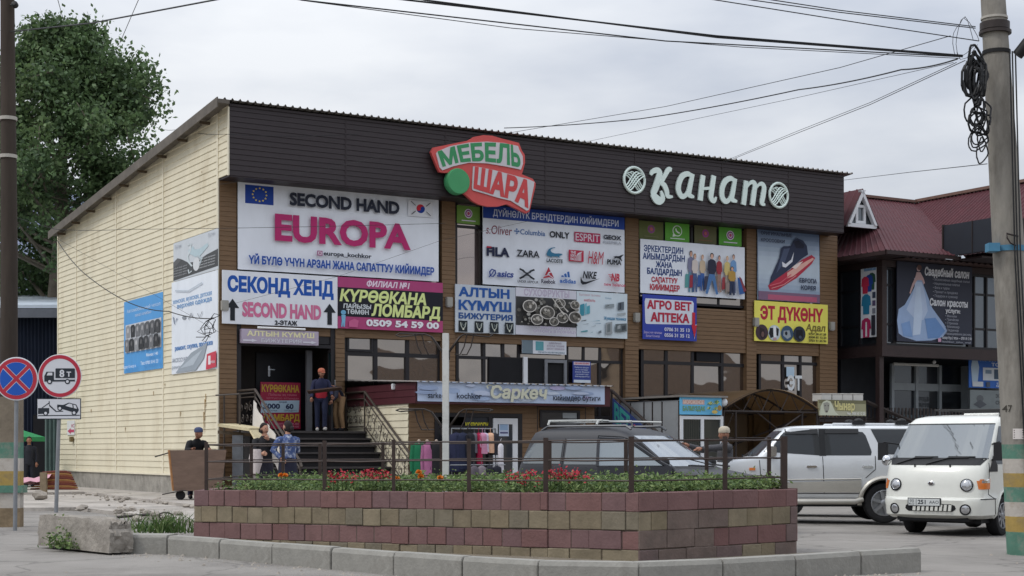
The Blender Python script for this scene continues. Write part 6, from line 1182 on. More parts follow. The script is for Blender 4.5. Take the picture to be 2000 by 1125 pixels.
# broken concrete block with weeds
a, b2 = G(72, 1066, 0), G(207, 1081, 0); X = (b2-a); b = bmesh.new(); bmesh.ops.create_cube(b, size=1); bmesh.ops.subdivide_edges(b, edges=b.edges, cuts=9, use_grid_fill=True)
O = (a+b2)/2; Ls = X.length+.12; X = X.normalized(); Yv = UP.cross(X); rn = random.Random(6); vs = []
for v_ in b.verts:
    c = v_.co.copy(); top = c.z > .35; end = c.x > .40; z_ = (c.z+.5)*.43
    if top: z_ -= abs(rn.gauss(0, .018))+(.07 if c.x > .3 and rn.random() < .4 else 0)+.05*max(0, (c.x-.25))
    k = rn.uniform(-.006, .006); 
    if end: k -= abs(rn.gauss(0, .02))+(.05 if c.z > .2 else 0)
    if c.x < -.45: k += abs(rn.gauss(0, .015))+.05*(c.z < -.2)
    yy = c.y*.34+(.05*(c.z+.5) if c.y < -.4 else 0)+rn.uniform(-.006, .006)
    vs.append(O+X*(c.x*Ls+k)+Yv*(yy+.18)+UP*(z_+.005))
m = MB(); m.add(vs, [tuple(v_.index for v_ in f.verts) for f in b.faces]); b.free(); tag(m.build('concrete_block', M('broken old concrete', C(142, 136, 128), .95, .22, 4, .9, 22, stain=C(96, 90, 82), stain_scale=3, stain_amt=.7), smooth=35), 'broken old concrete block at the end of the kerb', 'concrete block')
GRS = [LEAF('grass blade', (.06, .12, .03), .3), LEAF('grass blade light', (.12, .17, .06), .3)]
def weed(name, c, n, rx, ry, h_, r, label, lw_=.012):
    m = MB()
    for j in range(n):
        p = c+V((r.gauss(0, rx), r.gauss(0, ry), 0)); d = V((r.gauss(0, .35), r.gauss(0, .3), 1)).normalized(); L_ = h_*r.uniform(.4, 1.15); s = d.cross(V((r.gauss(0, 1), r.gauss(0, 1), 0))).normalized()*lw_; q = p+d*L_*.55; e = p+d*L_+V((d.x, d.y, 0))*L_*.5; m.add([p-s, p+s, q+s*.7, q-s*.7], [(0, 1, 2, 3)], j % 2); m.add([q-s*.7, q+s*.7, e], [(0, 1, 2)], j % 2)
    return tag(m.build(name, GRS), label, 'weeds')
r = random.Random(15); weed('grass_tuft', G(318, 1040, .05), 260, .34, .18, .34, r, 'tall green grass tuft between kerb and planter wall'); weed('grass_tuft', G(255, 1033, .03), 90, .5, .12, .12, r, 'low green grass strip behind the first kerb stone')
m = MB(); leafy(m, G(117, 1070, .02), 240, .10, .12, .05, r); leafy(m, G(141, 1072, .02), 60, .05, .06, .04, r); tag(m.build('weed_bush', GL), 'small leafy weed growing at the foot of the concrete block', 'weeds')
m = MB(); c0 = G(325, 1028, .1); m.tube([c0+V((.10*math.sin(t*.7)*1.2, 0, .22*math.sin(t*.33))) for t in range(10)], .014, 5); tag(m.build('rubber_hose', STEEL_D), 'short black hose loop sticking out of the grass', 'hose')
rr = random.Random(41); m = MB()
for k in range(520):
    i = rr.randrange(len(kp)-1); q = kp[i].lerp(kp[i+1], rr.random()); x, y = q.x+rr.gauss(0, .25), q.y-.06-abs(rr.gauss(0, .45)); 
    if k % 3 == 0: x, y = rr.uniform(-7, 7.5), rr.uniform(13.5, 21)
    s = rr.choice([.006, .009, .012, .018, .026]); a = rr.uniform(0, 6); u = V((math.cos(a), math.sin(a), 0))*s; v_ = V((-math.sin(a), math.cos(a), 0))*s*rr.uniform(.5, 1); p = V((x, y, gz(x, y))); m.add([p-u-v_, p+u-v_*.6, p+u*.7+v_, p-u*.8+v_, p+UP*s*.9], [(0, 1, 4), (1, 2, 4), (2, 3, 4), (3, 0, 4)])
tag(m.build('gravel', RUB), kind='stuff')
# ------------------------------------------------------------------ road signs on their grey posts
SIGNW = M('sign white', C(206, 208, 214), .45, .04, 3); SRED = P(176, 48, 66); SBLU = P(30, 84, 176); SBK = P(40, 46, 54)
def disc(m, c, r_, y_, n=40): m.add([V((c.x+r_*math.cos(2*math.pi*i/n), y_, c.z+r_*math.sin(2*math.pi*i/n))) for i in range(n)], [tuple(range(n))]); return m
def ringm(m, c, r0, r1, y_, n=48):
    for i in range(n):
        a, b2 = 2*math.pi*i/n, 2*math.pi*(i+1)/n; m.quad(*[V((c.x+q*math.cos(t), y_, c.z+q*math.sin(t))) for q, t in ((r0, a), (r1, a), (r1, b2), (r0, b2))])
    return m
ns = empty('road_sign', G(21, 1034), 0, 'round blue and red no-stopping sign on a grey post by the banded pole', 'road sign'); Ys = G(21, 1034).y; c = D(32.5, 740, Ys); R_ = 42.5*Ys/FPX
m = MB(); m.tube([V((c.x-.04, Ys+.04, -.1)), V((c.x-.01, Ys+.04, c.z+.2))], .034, 10); m.build('post', STEEL_G, ns, smooth=60)
m = MB(); m.lathe([(R_*.99, 0), (R_, .008), (R_*.985, .014)], V((c.x, Ys, c.z)), (1, 0, 0), (0, 0, 1), (0, -1, 0), 48); m.build('plate', SIGNW, ns)
disc(MB(), c, R_*.945, Ys-.017).build('red_face', SRED, ns)
m = MB()
def quadrant(a0): # blue field between the red bars
    rr_ = R_*.76; g_ = R_*.105; pts = []
    for k in range(13): a = rad(a0-45+90*k/12); pts.append((rr_*math.cos(a), rr_*math.sin(a)))
    d0, d1 = rad(a0-45), rad(a0+45); n0 = (-math.sin(d0), math.cos(d0)); n1 = (math.sin(d1), -math.cos(d1)); s0 = g_/math.sin(rad(45)); q = []
    for x, y in pts:
        e0 = x*n0[0]+y*n0[1]; e1 = x*n1[0]+y*n1[1]
        if e0 >= g_ and e1 >= g_: q.append((x, y))
    ex = math.sqrt(rr_*rr_-g_*g_); A0 = (ex*math.cos(d0)+g_*n0[0], ex*math.sin(d0)+g_*n0[1]); A1 = (ex*math.cos(d1)+g_*n1[0], ex*math.sin(d1)+g_*n1[1]); ap_ = (s0*math.cos(rad(a0)), s0*math.sin(rad(a0)))
    return [A0]+q+[A1, ap_]
mw = MB()
for a0 in (0, 90, 180, 270):
    q = quadrant(a0); cx_ = sum(x for x, y in q)/len(q); cy_ = sum(y for x, y in q)/len(q)
    mw.add([V((c.x+x+(x-cx_)*.06, Ys-.019, c.z+y+(y-cy_)*.06)) for x, y in q], [tuple(range(len(q)))]); m.add([V((c.x+x, Ys-.021, c.z+y)) for x, y in q], [tuple(range(len(q)))])
mw.build('white_edge', SIGNW, ns); m.build('blue_field', SBLU, ns)
ts = empty('road_sign', G(108, 999), 0, 'round red-rimmed lorry weight sign above a white tow-away plate', 'road sign'); Ys = G(108, 999).y-.06; c = D(117.3, 734.5, Ys); R_ = 42.5*Ys/FPX
m = MB(); m.tube([V((D(108, 999, Ys).x, Ys+.05, -.1)), V((D(117, 700, Ys).x, Ys+.05, c.z+.2))], .042, 10); m.build('post', STEEL_G, ts, smooth=60)
m = MB(); m.lathe([(R_*.99, 0), (R_, .008), (R_*.985, .014)], V((c.x, Ys, c.z)), (1, 0, 0), (0, 0, 1), (0, -1, 0), 48); m.build('plate', SIGNW, ts)
ringm(MB(), c, R_*.80, R_*.965, Ys-.017).build('red_rim', SRED, ts)
def sp_(x, y): return D(x/4.6875, 660+y/4.6875, Ys)  # crop pixels of the sign
def shp(name, polys, mat, y_):
    m = MB()
    for q in polys: m.add([V((sp_(*p).x, y_, sp_(*p).z)) for p in q], [tuple(range(len(q)))]); y_ -= .0004
    return m.build(name, mat, ts)
cir = lambda x, y, q, n=18: [(x+q*math.cos(2*math.pi*i/n), y+q*math.sin(2*math.pi*i/n)) for i in range(n)]
shp('lorry', [[(510, 285), (516, 279), (682, 279), (688, 285), (688, 368), (510, 368)], [(408, 400), (408, 350), (428, 310), (496, 310), (496, 385), (688, 382), (688, 398)], cir(457, 400, 24), cir(620, 400, 24)], SBK, Ys-.019)
shp('lorry_light', [[(430, 344), (442, 318), (482, 318), (482, 344)], cir(457, 400, 13), cir(620, 400, 13)], SIGNW, Ys-.024)
m = MB(); 
for txt, x0, y0, x1, y1 in (('8', 548, 292, 592, 360), ('Т', 612, 312, 654, 356)):
    for t in text_traps(txt, .03): m.add([V((q.x, Ys-.026, q.z)) for q in [sp_(x0+(x1-x0)*t[i], y1+(y0-y1)*t[i+1]) for i in range(0, 8, 2)]], [(0, 1, 2, 3)])
m.build('lettering', SIGNW, ts)
a, d = D(72, 819, Ys), D(158.5, 778, Ys); m = MB(); m.box(a.x, Ys-.008, a.z, d.x, Ys+.004, d.z); tp = m.build('tow_plate', SBK, ts, bevel=.004)
m = MB(); k = .018; m.box(a.x+k, Ys-.012, a.z+k, d.x-k, Ys-.007, d.z-k); m.build('tow_face', SIGNW, tp)
def shp2(name, polys, mat, y_):
    m = MB()
    for q in polys: m.add([V((sp_(*p).x, y_, sp_(*p).z)) for p in q], [tuple(range(len(q)))]); y_ -= .0004
    return m.build(name, mat, tp)
shp2('tow_truck', [[(350, 642), (452, 642), (452, 692), (350, 698)], [(380, 642), (448, 592), (448, 578), (456, 578), (456, 612), (520, 670), (580, 668), (580, 675), (512, 678), (452, 625), (450, 602), (392, 642)], cir(420, 690, 23), [(350, 708), (732, 704), (732, 712), (350, 716)], [(526, 610), (580, 614), (632, 592), (700, 610), (725, 660), (706, 690), (640, 672), (524, 636)], cir(550, 645, 23), cir(680, 686, 23)], SBK, Ys-.014)
shp2('tow_light', [cir(420, 690, 13), cir(550, 645, 13), cir(680, 686, 13), [(600, 622), (636, 600), (664, 608), (668, 640)], [(674, 611), (696, 618), (708, 650), (678, 643)]], SIGNW, Ys-.020)
# ------------------------------------------------------------------ poles
CPOLE = M('pole concrete', C(134, 130, 123), .92, .18, 5, .6, 26, stain=C(98, 93, 86), stain_scale=3.5, stain_amt=.8, stretch=(1, 1, .3))
def bandc(m, ax, bands, r0, r1, n=20):
    """painted rings of a round pole; ax(t) point on the axis, bands (t0, t1, material index)"""
    for t0, t1, mi in bands:
        a, b2 = ax(t0), ax(t1); q0, q1 = r0+(r1-r0)*t0, r0+(r1-r0)*t1; vs = []
        for p, q in ((a, q0), (b2, q1)): vs += [p+V((q*math.cos(2*math.pi*k/n), q*math.sin(2*math.pi*k/n), 0)) for k in range(n)]
        m.add(vs, [(k, (k+1) % n, n+(k+1) % n, n+k) for k in range(n)], mi)
pol = empty('concrete_pole', (6.94, 21.1, -.1), 0, 'round leaning concrete pole with green, white and yellow painted bands', 'pole')
YP = 21.1; b0, t0_ = D(2006, 1075, YP), D(1936, -60, YP); axp = lambda t: b0+(t0_-b0)*t*1.06; GRP, YEP, WHP = M('green pole paint', C(84, 124, 108), .85, .15, 5, .3, 20, stain=C(140, 136, 126), stain_scale=4, stain_amt=.85), M('yellow pole paint', C(160, 136, 78), .85, .12, 5, .3, 20, stain=C(120, 112, 96), stain_scale=4, stain_amt=.8), M('white pole paint', C(176, 170, 162), .85, .1, 5, .3, 20, stain=C(140, 124, 106), stain_scale=4, stain_amt=.75)
tz = lambda y: (1075-y)/1135/1.06
m = MB(); bandc(m, axp, [(-.03, tz(1038), 1), (tz(1038), tz(1008), 3), (tz(1008), tz(980), 2), (tz(980), tz(951), 1), (tz(951), tz(924), 3), (tz(924), tz(896), 2), (tz(896), tz(868), 1), (tz(868), 1.0, 0)], .262, .148); m.build('shaft', [CPOLE, GRP, WHP, YEP], pol, smooth=50)
def collar(y, h_, mat, name, ex=.012):
    t = tz(y); c_ = axp(t); q = .262+(.148-.262)*t; m = MB(); m.lathe([(q+ex, -h_/2), (q+ex, h_/2)], c_, (1, 0, 0), (0, 1, 0), (0, 0, 1), 24); return m.build(name, mat, pol, smooth=50)
collar(52, .10, STEEL_D, 'clamp', .03); collar(64, .04, STEEL_D, 'clamp', .045); collar(36, .03, M('pale strap', C(170, 166, 158)), 'strap'); collar(103, .05, M('black strap', C(24, 24, 26)), 'strap', .015); collar(487, .075, M('blue paint', C(72, 124, 154), .7), 'strap', .012)
t = axp(tz(487)); m = MB(); m.box(t.x-.33, t.y-.22, t.z-.05, t.x-.18, t.y-.05, t.z+.06); m.build('bracket', M('blue paint', C(60, 130, 170)), pol)
m = MB(); m.tube([t+V((.02, -.24, .02)), t+V((-.06, -.27, .05)), t+V((-.10, -.26, .12)), t+V((-.10, -.24, .18)), t+V((.05, -.25, .14))], .012, 4); m.build('hook', STEEL_D, pol)
t = axp(tz(800)); q = .262-.114*tz(800)
def polext(txt, px, py, w_, h_, c, bold=.03):
    cp = axp(tz(py)); q = .262-.114*tz(py); m = MB()
    for tt in text_traps(txt, bold):
        vs = []
        for i in range(0, 8, 2):
            xx = (px-1000)/FPX*20.85-cp.x+w_*tt[i]; xx = max(-q*.99, min(q*.99, xx)); zz = D(px, py, YP).z+h_*tt[i+1]-h_; vs.append(V((cp.x+xx, cp.y-math.sqrt(max(0, (q+.004)**2-xx*xx)), zz)))
        m.add(vs, [(0, 1, 2, 3)])
    return m.build('lettering', P(*c), pol)
polext('47', 1966, 792, .09, .09, (60, 56, 50), .01)
cp = axp(tz(848)); q = .262-.114*tz(848); m = MB()
for k in range(4):
    xa = (1981-1000)/FPX*20.85-cp.x+k*.035; f = lambda xx, z: V((cp.x+xx, cp.y-math.sqrt((q+.004)**2-xx*xx), z)); z0_ = D(1980, 858, YP).z; m.quad(f(xa, z0_), f(xa+.035, z0_), f(xa+.035, z0_+.14), f(xa, z0_+.14))
nb = m.build('paper_notice', P(206, 200, 196), pol)
m = MB()
for k in range(4): xa = (1981-1000)/FPX*20.85-cp.x+.01; f = lambda xx, z: V((cp.x+xx, cp.y-math.sqrt((q+.006)**2-xx*xx), z)); z_ = z0_+.02+k*.03; m.quad(f(xa, z_), f(xa+.11, z_), f(xa+.11, z_+.012), f(xa, z_+.012))
m.build('lettering', P(90, 80, 80), nb)
# cable clutter on the pole
CAB = M('black cable', C(24, 25, 28), .55, .2, 8)
def coil(name, cx_, cy_, rx, ry, turns, th, seed, label, Y=YP-.3):
    rr_ = random.Random(seed); m = MB()
    for k in range(turns):
        ox, oy, sx, sy, ph = rr_.gauss(0, 5), rr_.gauss(0, 9), rr_.uniform(.55, 1.2), rr_.uniform(.6, 1.15), rr_.uniform(0, 6)
        pts = [D(cx_+ox+rx*sx*(math.cos(a)+.22*math.sin(2*a+ph)), cy_+oy+ry*sy*(math.sin(a)+.16*math.cos(3*a+ph)), Y+.05*math.sin(a*2+ph)) for a in [rad(q*15+30*rr_.random()) for q in range(25)]]; m.tube(pts, th, 5, caps=False)
    return tag(m.build(name, CAB), label, 'cable coil')
coil('cable_coil', 1908, 155, 17, 42, 16, .017, 3, 'thick black cable coil hanging high on the concrete pole'); coil('cable_coil', 1912, 228, 18, 26, 8, .012, 5, 'looser tangled cable loops on the pole, under the thick coil'); coil('cable_coil', 1916, 270, 17, 24, 5, .010, 8, 'lowest thin cable loop dangling at the concrete pole')
coil('loose_wire', 1886, 70, 30, 34, 2, .004, 9, 'thin springy wire loops beside the steel clamp of the pole'); 
m = MB(); p = D(1987, 108, YP-.1); m.tube([p, p+V((.13, -.05, .16))], [.075, .085], 12); tag(m.build('cable_joint_box', CAB, smooth=50), 'black round cable joint box on the far edge of the pole', 'joint box')
for k, x in enumerate((1974, 1979, 1985)): m = MB(); m.tube([D(x-2, 100, YP-.26), D(x+8, 500, YP-.27), D(x+34, 1000, YP-.27)], .011, 5); tag(m.build('drop_cable', CAB), 'vertical black cable strapped down the side of the concrete pole', 'cable', 'vertical cables on the concrete pole')
wpo = empty('wooden_pole', G(22, 1026), 0, 'dark wooden utility pole lashed to a banded concrete stub', 'pole'); Yw = G(22, 1026).y
WD = M('dark weathered wood', C(62, 54, 48), .9, .3, 3, .6, 12, stretch=(1, 1, .15)); WDc = M('stub concrete', C(122, 112, 98), .95, .2, 4, .4, 20)
m = MB(); m.tube([D(17, 905, Yw+.3), D(18, 500, Yw+.3), D(14, -80, Yw+.3)], [.155, .145, .115], 14); m.build('shaft', WD, wpo, smooth=50)
zq = lambda y: D(20, y, Yw).z; m = MB(); x0_, x1_ = D(-6, 900, Yw).x, D(42, 900, Yw).x
for y0, y1, mi in ((1030, 992, 4), (992, 960, 2), (960, 948, 1), (948, 920, 3), (920, 895, 2), (895, 864, 1), (864, 775, 0)): m.box(x0_, Yw-.10, zq(y0), x1_, Yw+.12, zq(y1), mi)
m.build('stub', [WDc, GRP, WHP, YEP, M('bare concrete', C(128, 112, 90), .95, .25, 5, .5, 20)], wpo); m = MB(); m.box(x0_-.05, Yw-.13, zq(962), x1_+.06, Yw+.14, zq(948)); m.build('ledge', GRP, wpo)
for y in (232, 306): m = MB(); m.lathe([(.155, -.03), (.155, .03)], D(16, y, Yw+.3), (1, 0, 0), (0, 1, 0), (0, 0, 1), 16); m.build('wire_band', M('pale strap', C(170, 166, 158)), wpo)
m = MB(); m.lathe([(.03, 0), (.055, .02), (.055, .09), (.03, .11)], D(31, 12, Yw+.15), (1, 0, 0), (0, .3, 1), (0, -1, .2), 12); m.tube([D(20, 10, Yw+.2), D(31, 10, Yw+.15)], .015, 5); m.build('insulator', CAB, wpo, smooth=40)
# ------------------------------------------------------------------ overhead wires
nw = [0]
def wire(pts, label, th=.008, group=None, sag=0.):
    q = [D(x, y, Y) for x, y, Y in pts]; out_ = []
    if pts[-1][1] <= 2: q.append(q[-1]+(q[-1]-q[-2]).normalized()*14+UP*1.0)
    if pts[0][1] <= 2: q.insert(0, q[0]+(q[0]-q[1]).normalized()*14+UP*1.0)
    for a, b2 in zip(q, q[1:]):
        n = 14
        for i in range(n+(b2 is q[-1])): t = i/n; out_.append(a.lerp(b2, t)-UP*(sag*4*t*(1-t)))
    m = MB(); m.tube(out_, th, 5); return tag(m.build('overhead_wire', CAB), label, 'wire', group)
gA = 'bundle of black overhead cables meeting at the pole'; lA = 'black overhead cable of the bundle running from the concrete pole across the sky'
wire([(1880, 108, 21), (1400, 70, 19.4), (780, -2, 17)], lA, .011, gA); wire([(1880, 110, 21), (1400, 73, 19.4), (830, 0, 17)], lA, .010, gA); wire([(1880, 111, 21), (1300, 80, 19), (590, 0, 16)], lA, .008, gA); wire([(1875, 114, 21), (1450, 92, 19.6), (1000, 55, 18.4), (600, 2, 16)], lA, .005, gA)
gB = 'pair of wires to the top clamp'; lB = 'dark overhead wire of the pair reaching the top clamp of the concrete pole'
wire([(1905, 52, 21), (1640, 20, 20), (1490, -3, 19.4)], lB, .007, gB); wire([(1905, 55, 21), (1640, 24, 20), (1440, -4, 19.2)], lB, .007, gB)
wire([(1912, 80, 21), (1700, 48, 20.4), (1380, -3, 19)], 'single dark overhead wire ending just under the top clamp', .007)
wire([(1856, 70, 21.2), (1640, 132, 26), (1300, 208, 34), (980, 262, 39.2)], 'thin grey wire climbing from the dark fascia to the concrete pole', .006)
wire([(1870, 115, 21), (1760, 136, 23), (1560, 175, 28), (1250, 232, 35), (985, 250, 39.2)], 'wavy black cable from the roof edge to the coils on the pole', .011, None, .03)
wire([(1862, 122, 21), (1560, 190, 28), (1130, 280, 38.6)], 'faint thin wire below the wavy black cable', .004)
gC = 'pair of wires to the shop roof'; lC = 'thin wire of the close pair dropping from the pole to the shop roof'
wire([(1868, 122, 21), (1700, 200, 27), (1560, 255, 33), (1412, 316, 46)], lC, .005, gC); wire([(1885, 118, 21), (1700, 204, 27), (1560, 259, 33), (1410, 319, 46)], lC, .006, gC)
wire([(1928, 320, 21), (1780, 336, 30), (1646, 352, 46)], 'thin wire from the concrete pole to the end of the fascia', .006)
wire([(20, 62, 27.6), (180, 45, 24), (430, -2, 20)], 'grey overhead wire sagging from the wooden pole up across the poplar', .012)
wire([(234, 84, 40), (272, -4, 34)], 'thin steep wire above the poplar', .008)
wire([(112, -4, 30), (124, 40, 36)], 'thin steep wire in front of the poplar crown', .007)
wire([(305, 248, 46), (345, 253, 43.2), (440, 262, 39.2), (700, 262, 41)], 'thin wire strung over the roof edge to the fascia', .006, None, .05)
wire([(20, 420, 27.6), (110, 448, 30), (240, 448, 33), (870, 436, 38)], 'thin wire crossing the cream wall and the largest banner', .005, None, .02)
wire([(112, 470, 50), (160, 530, 46), (250, 590, 41.5), (330, 608, 40), (418, 622, 39.3)], 'black sagging cable along the cream wall to the junction by the corner', .013, None, .06)
wire([(112, 466, 50), (430, 650, 39.2)], 'thin straight wire beside the sagging cable on the cream wall', .004)
wire([(430, 360, 39.4), (640, 330, 38), (900, 270, 36.5)], 'faint wire crossing the dark fascia near its cream end', .004)
wire([(460, 592, 38.5), (660, 540, 37.5), (860, 470, 36.5), (1040, 430, 36)], 'faint wire slanting across the arrow banner and the brand banner', .0035)
m = MB(); r = random.Random(4)
for k in range(4): pts = [D(408+r.gauss(0, 8)+10*math.cos(a*1.1+k), 628+k*8+16*math.sin(a*.9+k), 39.2) for a in range(8)]; m.tube(pts, .010, 4)
tag(m.build('cable_tangle', CAB), 'small black cable tangle at the cream corner beside the white banner', 'cable coil')
# ------------------------------------------------------------------ vehicles
def PAINT(name, c, rough=.3, metal=0., coat=.5, dirt=.25):
    m = M(name, c, rough, .05, 1.2, 0, 1, metal, .5, stain=tuple(x*.55+.02 for x in c), stain_scale=1.5, stain_amt=dirt); b = m.node_tree.nodes['Principled BSDF']; b.inputs['Coat Weight'].default_value = coat; b.inputs['Coat Roughness'].default_value = .08; return m
TYRE = M('tyre rubber', C(30, 30, 32), .85, .2, 12, .2, 60); RIM = M('alloy rim', C(150, 152, 156), .35, .1, 6, 0, 1, .7); BPL = M('black plastic', C(28, 29, 32), .55, .12, 6); CHR = M('chrome trim', C(210, 212, 216), .12, .02, 3, 0, 1, 1.)
CGL = GLASS('car glass dark', (.008, .010, .012), (.75, .82, .88), .02, fr=.13); CGW = GLASS('windscreen glass', (.03, .036, .042), (.82, .88, .94), .30, .02, 1.5); CGV = GLASS('van windscreen glass', (.03, .035, .038), (.85, .90, .92), .18, 0, 1.2, fr=.4)
LENS = GLASS('lamp lens', (.25, .25, .26), (.9, .92, .95), .35); AMB = M('amber lens', C(206, 116, 50), .2, .1, 20, 0, 1, 0, .6); REDL = M('red lens', C(150, 30, 34), .2)
class Car:
    """body = stacked plan outlines; level = (z, x_front, x_rear, half_width, front_round, rear_round). +x is forwards, +y its left"""
    n = 2.7
    def __init__(s, levels): s.L = levels
    def at(s, z):
        L_ = s.L
        if z <= L_[0][0]: return L_[0][1:]
        for a, b in zip(L_, L_[1:]):
            if z <= b[0]:
                f = (z-a[0])/(b[0]-a[0]); return tuple(p+(q-p)*f for p, q in zip(a[1:], b[1:]))
        return L_[-1][1:]
    def side(s, x, z):
        xf, xr, w_, rf, rr_ = s.at(z)
        t = (x-(xf-rf))/rf if x > xf-rf else ((xr+rr_)-x)/rr_ if x < xr+rr_ else 0
        t = min(max(t, 0), .999); return w_*(1-t**s.n)**(1/s.n)
    def nose(s, y, z, rear=False):
        xf, xr, w_, rf, rr_ = s.at(z); t = min(abs(y)/w_, .999); k = 1-(1-t**s.n)**(1/s.n); return xr+rr_*k if rear else xf-rf*k
    def body(s, mats, parent, arches, wheel_r, cut_w=.34, name='body', sub=3, keep=None):
        rows = []; zs = []
        for a, b in zip(s.L, s.L[1:]):
            k = max(1, int((b[0]-a[0])/.09)); zs += [a[0]+(b[0]-a[0])*i/k for i in range(k)]
        zs.append(s.L[-1][0]); m = MB(); nf, ns_ = 9, 12
        for z in zs:
            xf, xr, w_, rf, rr_ = s.at(z); half = []
            for i in range(nf+1): th = math.pi/2*i/nf; half.append((xf-rf*(1-math.cos(th)**(2/s.n)), w_*math.sin(th)**(2/s.n)))
            for i in range(1, ns_): half.append((xf-rf+(xr+rr_-xf+rf)*i/ns_, w_))
            for i in range(nf, -1, -1): th = math.pi/2*i/nf; half.append((xr+rr_*(1-math.cos(th)**(2/s.n)), w_*math.sin(th)**(2/s.n)))
            rows.append([V((x, y, z)) for x, y in half]+[V((x, -y, z)) for x, y in half[-2:0:-1]])
        k = len(rows[0])
        m.add([p for q in rows for p in q], [(i*k+j, i*k+(j+1) % k, (i+1)*k+(j+1) % k, (i+1)*k+j) for i in range(len(rows)-1) for j in range(k)]+[tuple(range(k))[::-1], tuple((len(rows)-1)*k+j for j in range(k))])
        me = bpy.data.meshes.new(name); me.from_pydata([tuple(p) for p in m.v], [], m.f); b = bmesh.new(); b.from_mesh(me); bmesh.ops.remove_doubles(b, verts=b.verts, dist=1e-4); bmesh.ops.recalc_face_normals(b, faces=b.faces); b.to_mesh(me); b.free()
        for q in mats: me.materials.append(q)
        o = bpy.data.objects.new(name, me); col.objects.link(o); cut = MB()
        for ax, yy in arches: cut.lathe([(wheel_r, 0), (wheel_r, cut_w+.1)], V((ax, yy-(cut_w if yy > 0 else .1), wheel_r*.93)), (1, 0, 0), (0, 0, 1), (0, 1, 0), 28)
        cm = bpy.data.meshes.new('cut'); cm.from_pydata([tuple(p) for p in cut.v], [], cut.f); cm.materials.append(BPL); b = bmesh.new(); b.from_mesh(cm); bmesh.ops.recalc_face_normals(b, faces=b.faces); b.to_mesh(cm); b.free()
        co = bpy.data.objects.new('cut', cm); col.objects.link(co); md = o.modifiers.new('b', 'BOOLEAN'); md.object = co; md.operation = 'DIFFERENCE'; md.solver = 'EXACT'
        try: md.material_mode = 'TRANSFER'
        except Exception: pass
        dg = bpy.context.evaluated_depsgraph_get(); me2 = bpy.data.meshes.new_from_object(o.evaluated_get(dg)); o.modifiers.clear(); o.data = me2; bpy.data.objects.remove(co)
        me2.polygons.foreach_set('use_smooth', [True]*len(me2.polygons))
        try: me2.set_sharp_from_angle(angle=rad(38))
        except Exception: pass
        me2.name = name; o.parent = parent; WM[o.name] = WM[parent.name]; return o
    def patch_side(s, m, poly, sg, eps=.006, nz=8, nx=10, mi=0):
        """area of the flank inside poly (x, z)"""
        z0, z1 = min(p[1] for p in poly), max(p[1] for p in poly); rows = []
        for i in range(nz+1):
            z = z0+(z1-z0)*(i/nz); zz = min(max(z, z0+1e-4), z1-1e-4); xs = []
            for (a, b), (c, d) in zip(poly, poly[1:]+poly[:1]):
                if (b > zz) != (d > zz): xs.append(a+(c-a)*(zz-b)/(d-b))
            xs.sort(); rows.append([V((x, sg*(s.side(x, z)+eps), z)) for x in [xs[0]+(xs[-1]-xs[0])*j/nx for j in range(nx+1)]])
        k = nx+1; m.add([p for q in rows for p in q], [(i*k+j, i*k+j+1, (i+1)*k+j+1, (i+1)*k+j) for i in range(nz) for j in range(nx)], mi); return m
    def patch_nose(s, m, poly, eps=.006, nz=8, ny=14, rear=False, mi=0):
        z0, z1 = min(p[1] for p in poly), max(p[1] for p in poly); rows = []
        for i in range(nz+1):
            z = z0+(z1-z0)*i/nz; zz = min(max(z, z0+1e-4), z1-1e-4); xs = []
            for (a, b), (c, d) in zip(poly, poly[1:]+poly[:1]):
                if (b > zz) != (d > zz): xs.append(a+(c-a)*(zz-b)/(d-b))
            xs.sort(); rows.append([V((s.nose(y, z, rear)+(-eps if rear else eps), y, z)) for y in [xs[0]+(xs[-1]-xs[0])*j/ny for j in range(ny+1)]])
        k = ny+1; m.add([p for q in rows for p in q], [(i*k+j, i*k+j+1, (i+1)*k+j+1, (i+1)*k+j) for i in range(nz) for j in range(ny)], mi); return m
    def seam(s, m, pts, sg, th=.007):
        q = []
        for (a, b), (c, d) in zip(pts, pts[1:]):
            for i in range(8): f = i/8; x, z = a+(c-a)*f, b+(d-b)*f; q.append(V((x, sg*(s.side(x, z)+.001), z)))
        x, z = pts[-1]; q.append(V((x, sg*(s.side(x, z)+.001), z))); m.tube(q, th, 4); return m
def wheel(parent, x, y, r_, w_, spokes=6, rim=RIM, name='wheel', rimr=.66):
    sg = 1 if y > 0 else -1; c = V((x, y, r_)); m = MB(); Z = (0, sg, 0)
    m.lathe([(r_*rimr, -w_), (r_*.94, -w_), (r_, -w_*.8), (r_, -w_*.2), (r_*.95, -.01), (r_*.84, .0), (r_*(rimr+.02), -.012), (r_*rimr*.98, -.05)], c, (1, 0, 0), (0, 0, 1), Z, 32, None, (1, 0)); o = m.build(name, TYRE, parent, smooth=35, local=True)
    m = MB(); m.lathe([(r_*rimr*.99, -.012), (r_*rimr*.93, -.008), (r_*rimr*.88, -.05), (r_*rimr*.86, -.10), (.02, -.10)], c, (1, 0, 0), (0, 0, 1), Z, 28, None, (0, 1)); m.lathe([(r_*.17, -.10), (r_*.17, -.022), (r_*.12, -.012), (.01, -.010)], c, (1, 0, 0), (0, 0, 1), Z, 14)
    for k in range(spokes):
        a = 2*math.pi*k/spokes+.3; d = V((math.cos(a), 0, math.sin(a))); t = V((-math.sin(a), 0, math.cos(a))); m.frame_box(c+d*r_*.14-t*r_*.075+V(Z)*-.075, d*r_*rimr*.78, t*r_*.15, V(Z)*.05)
    m.build('rim', rim, o, smooth=35, local=True); return o
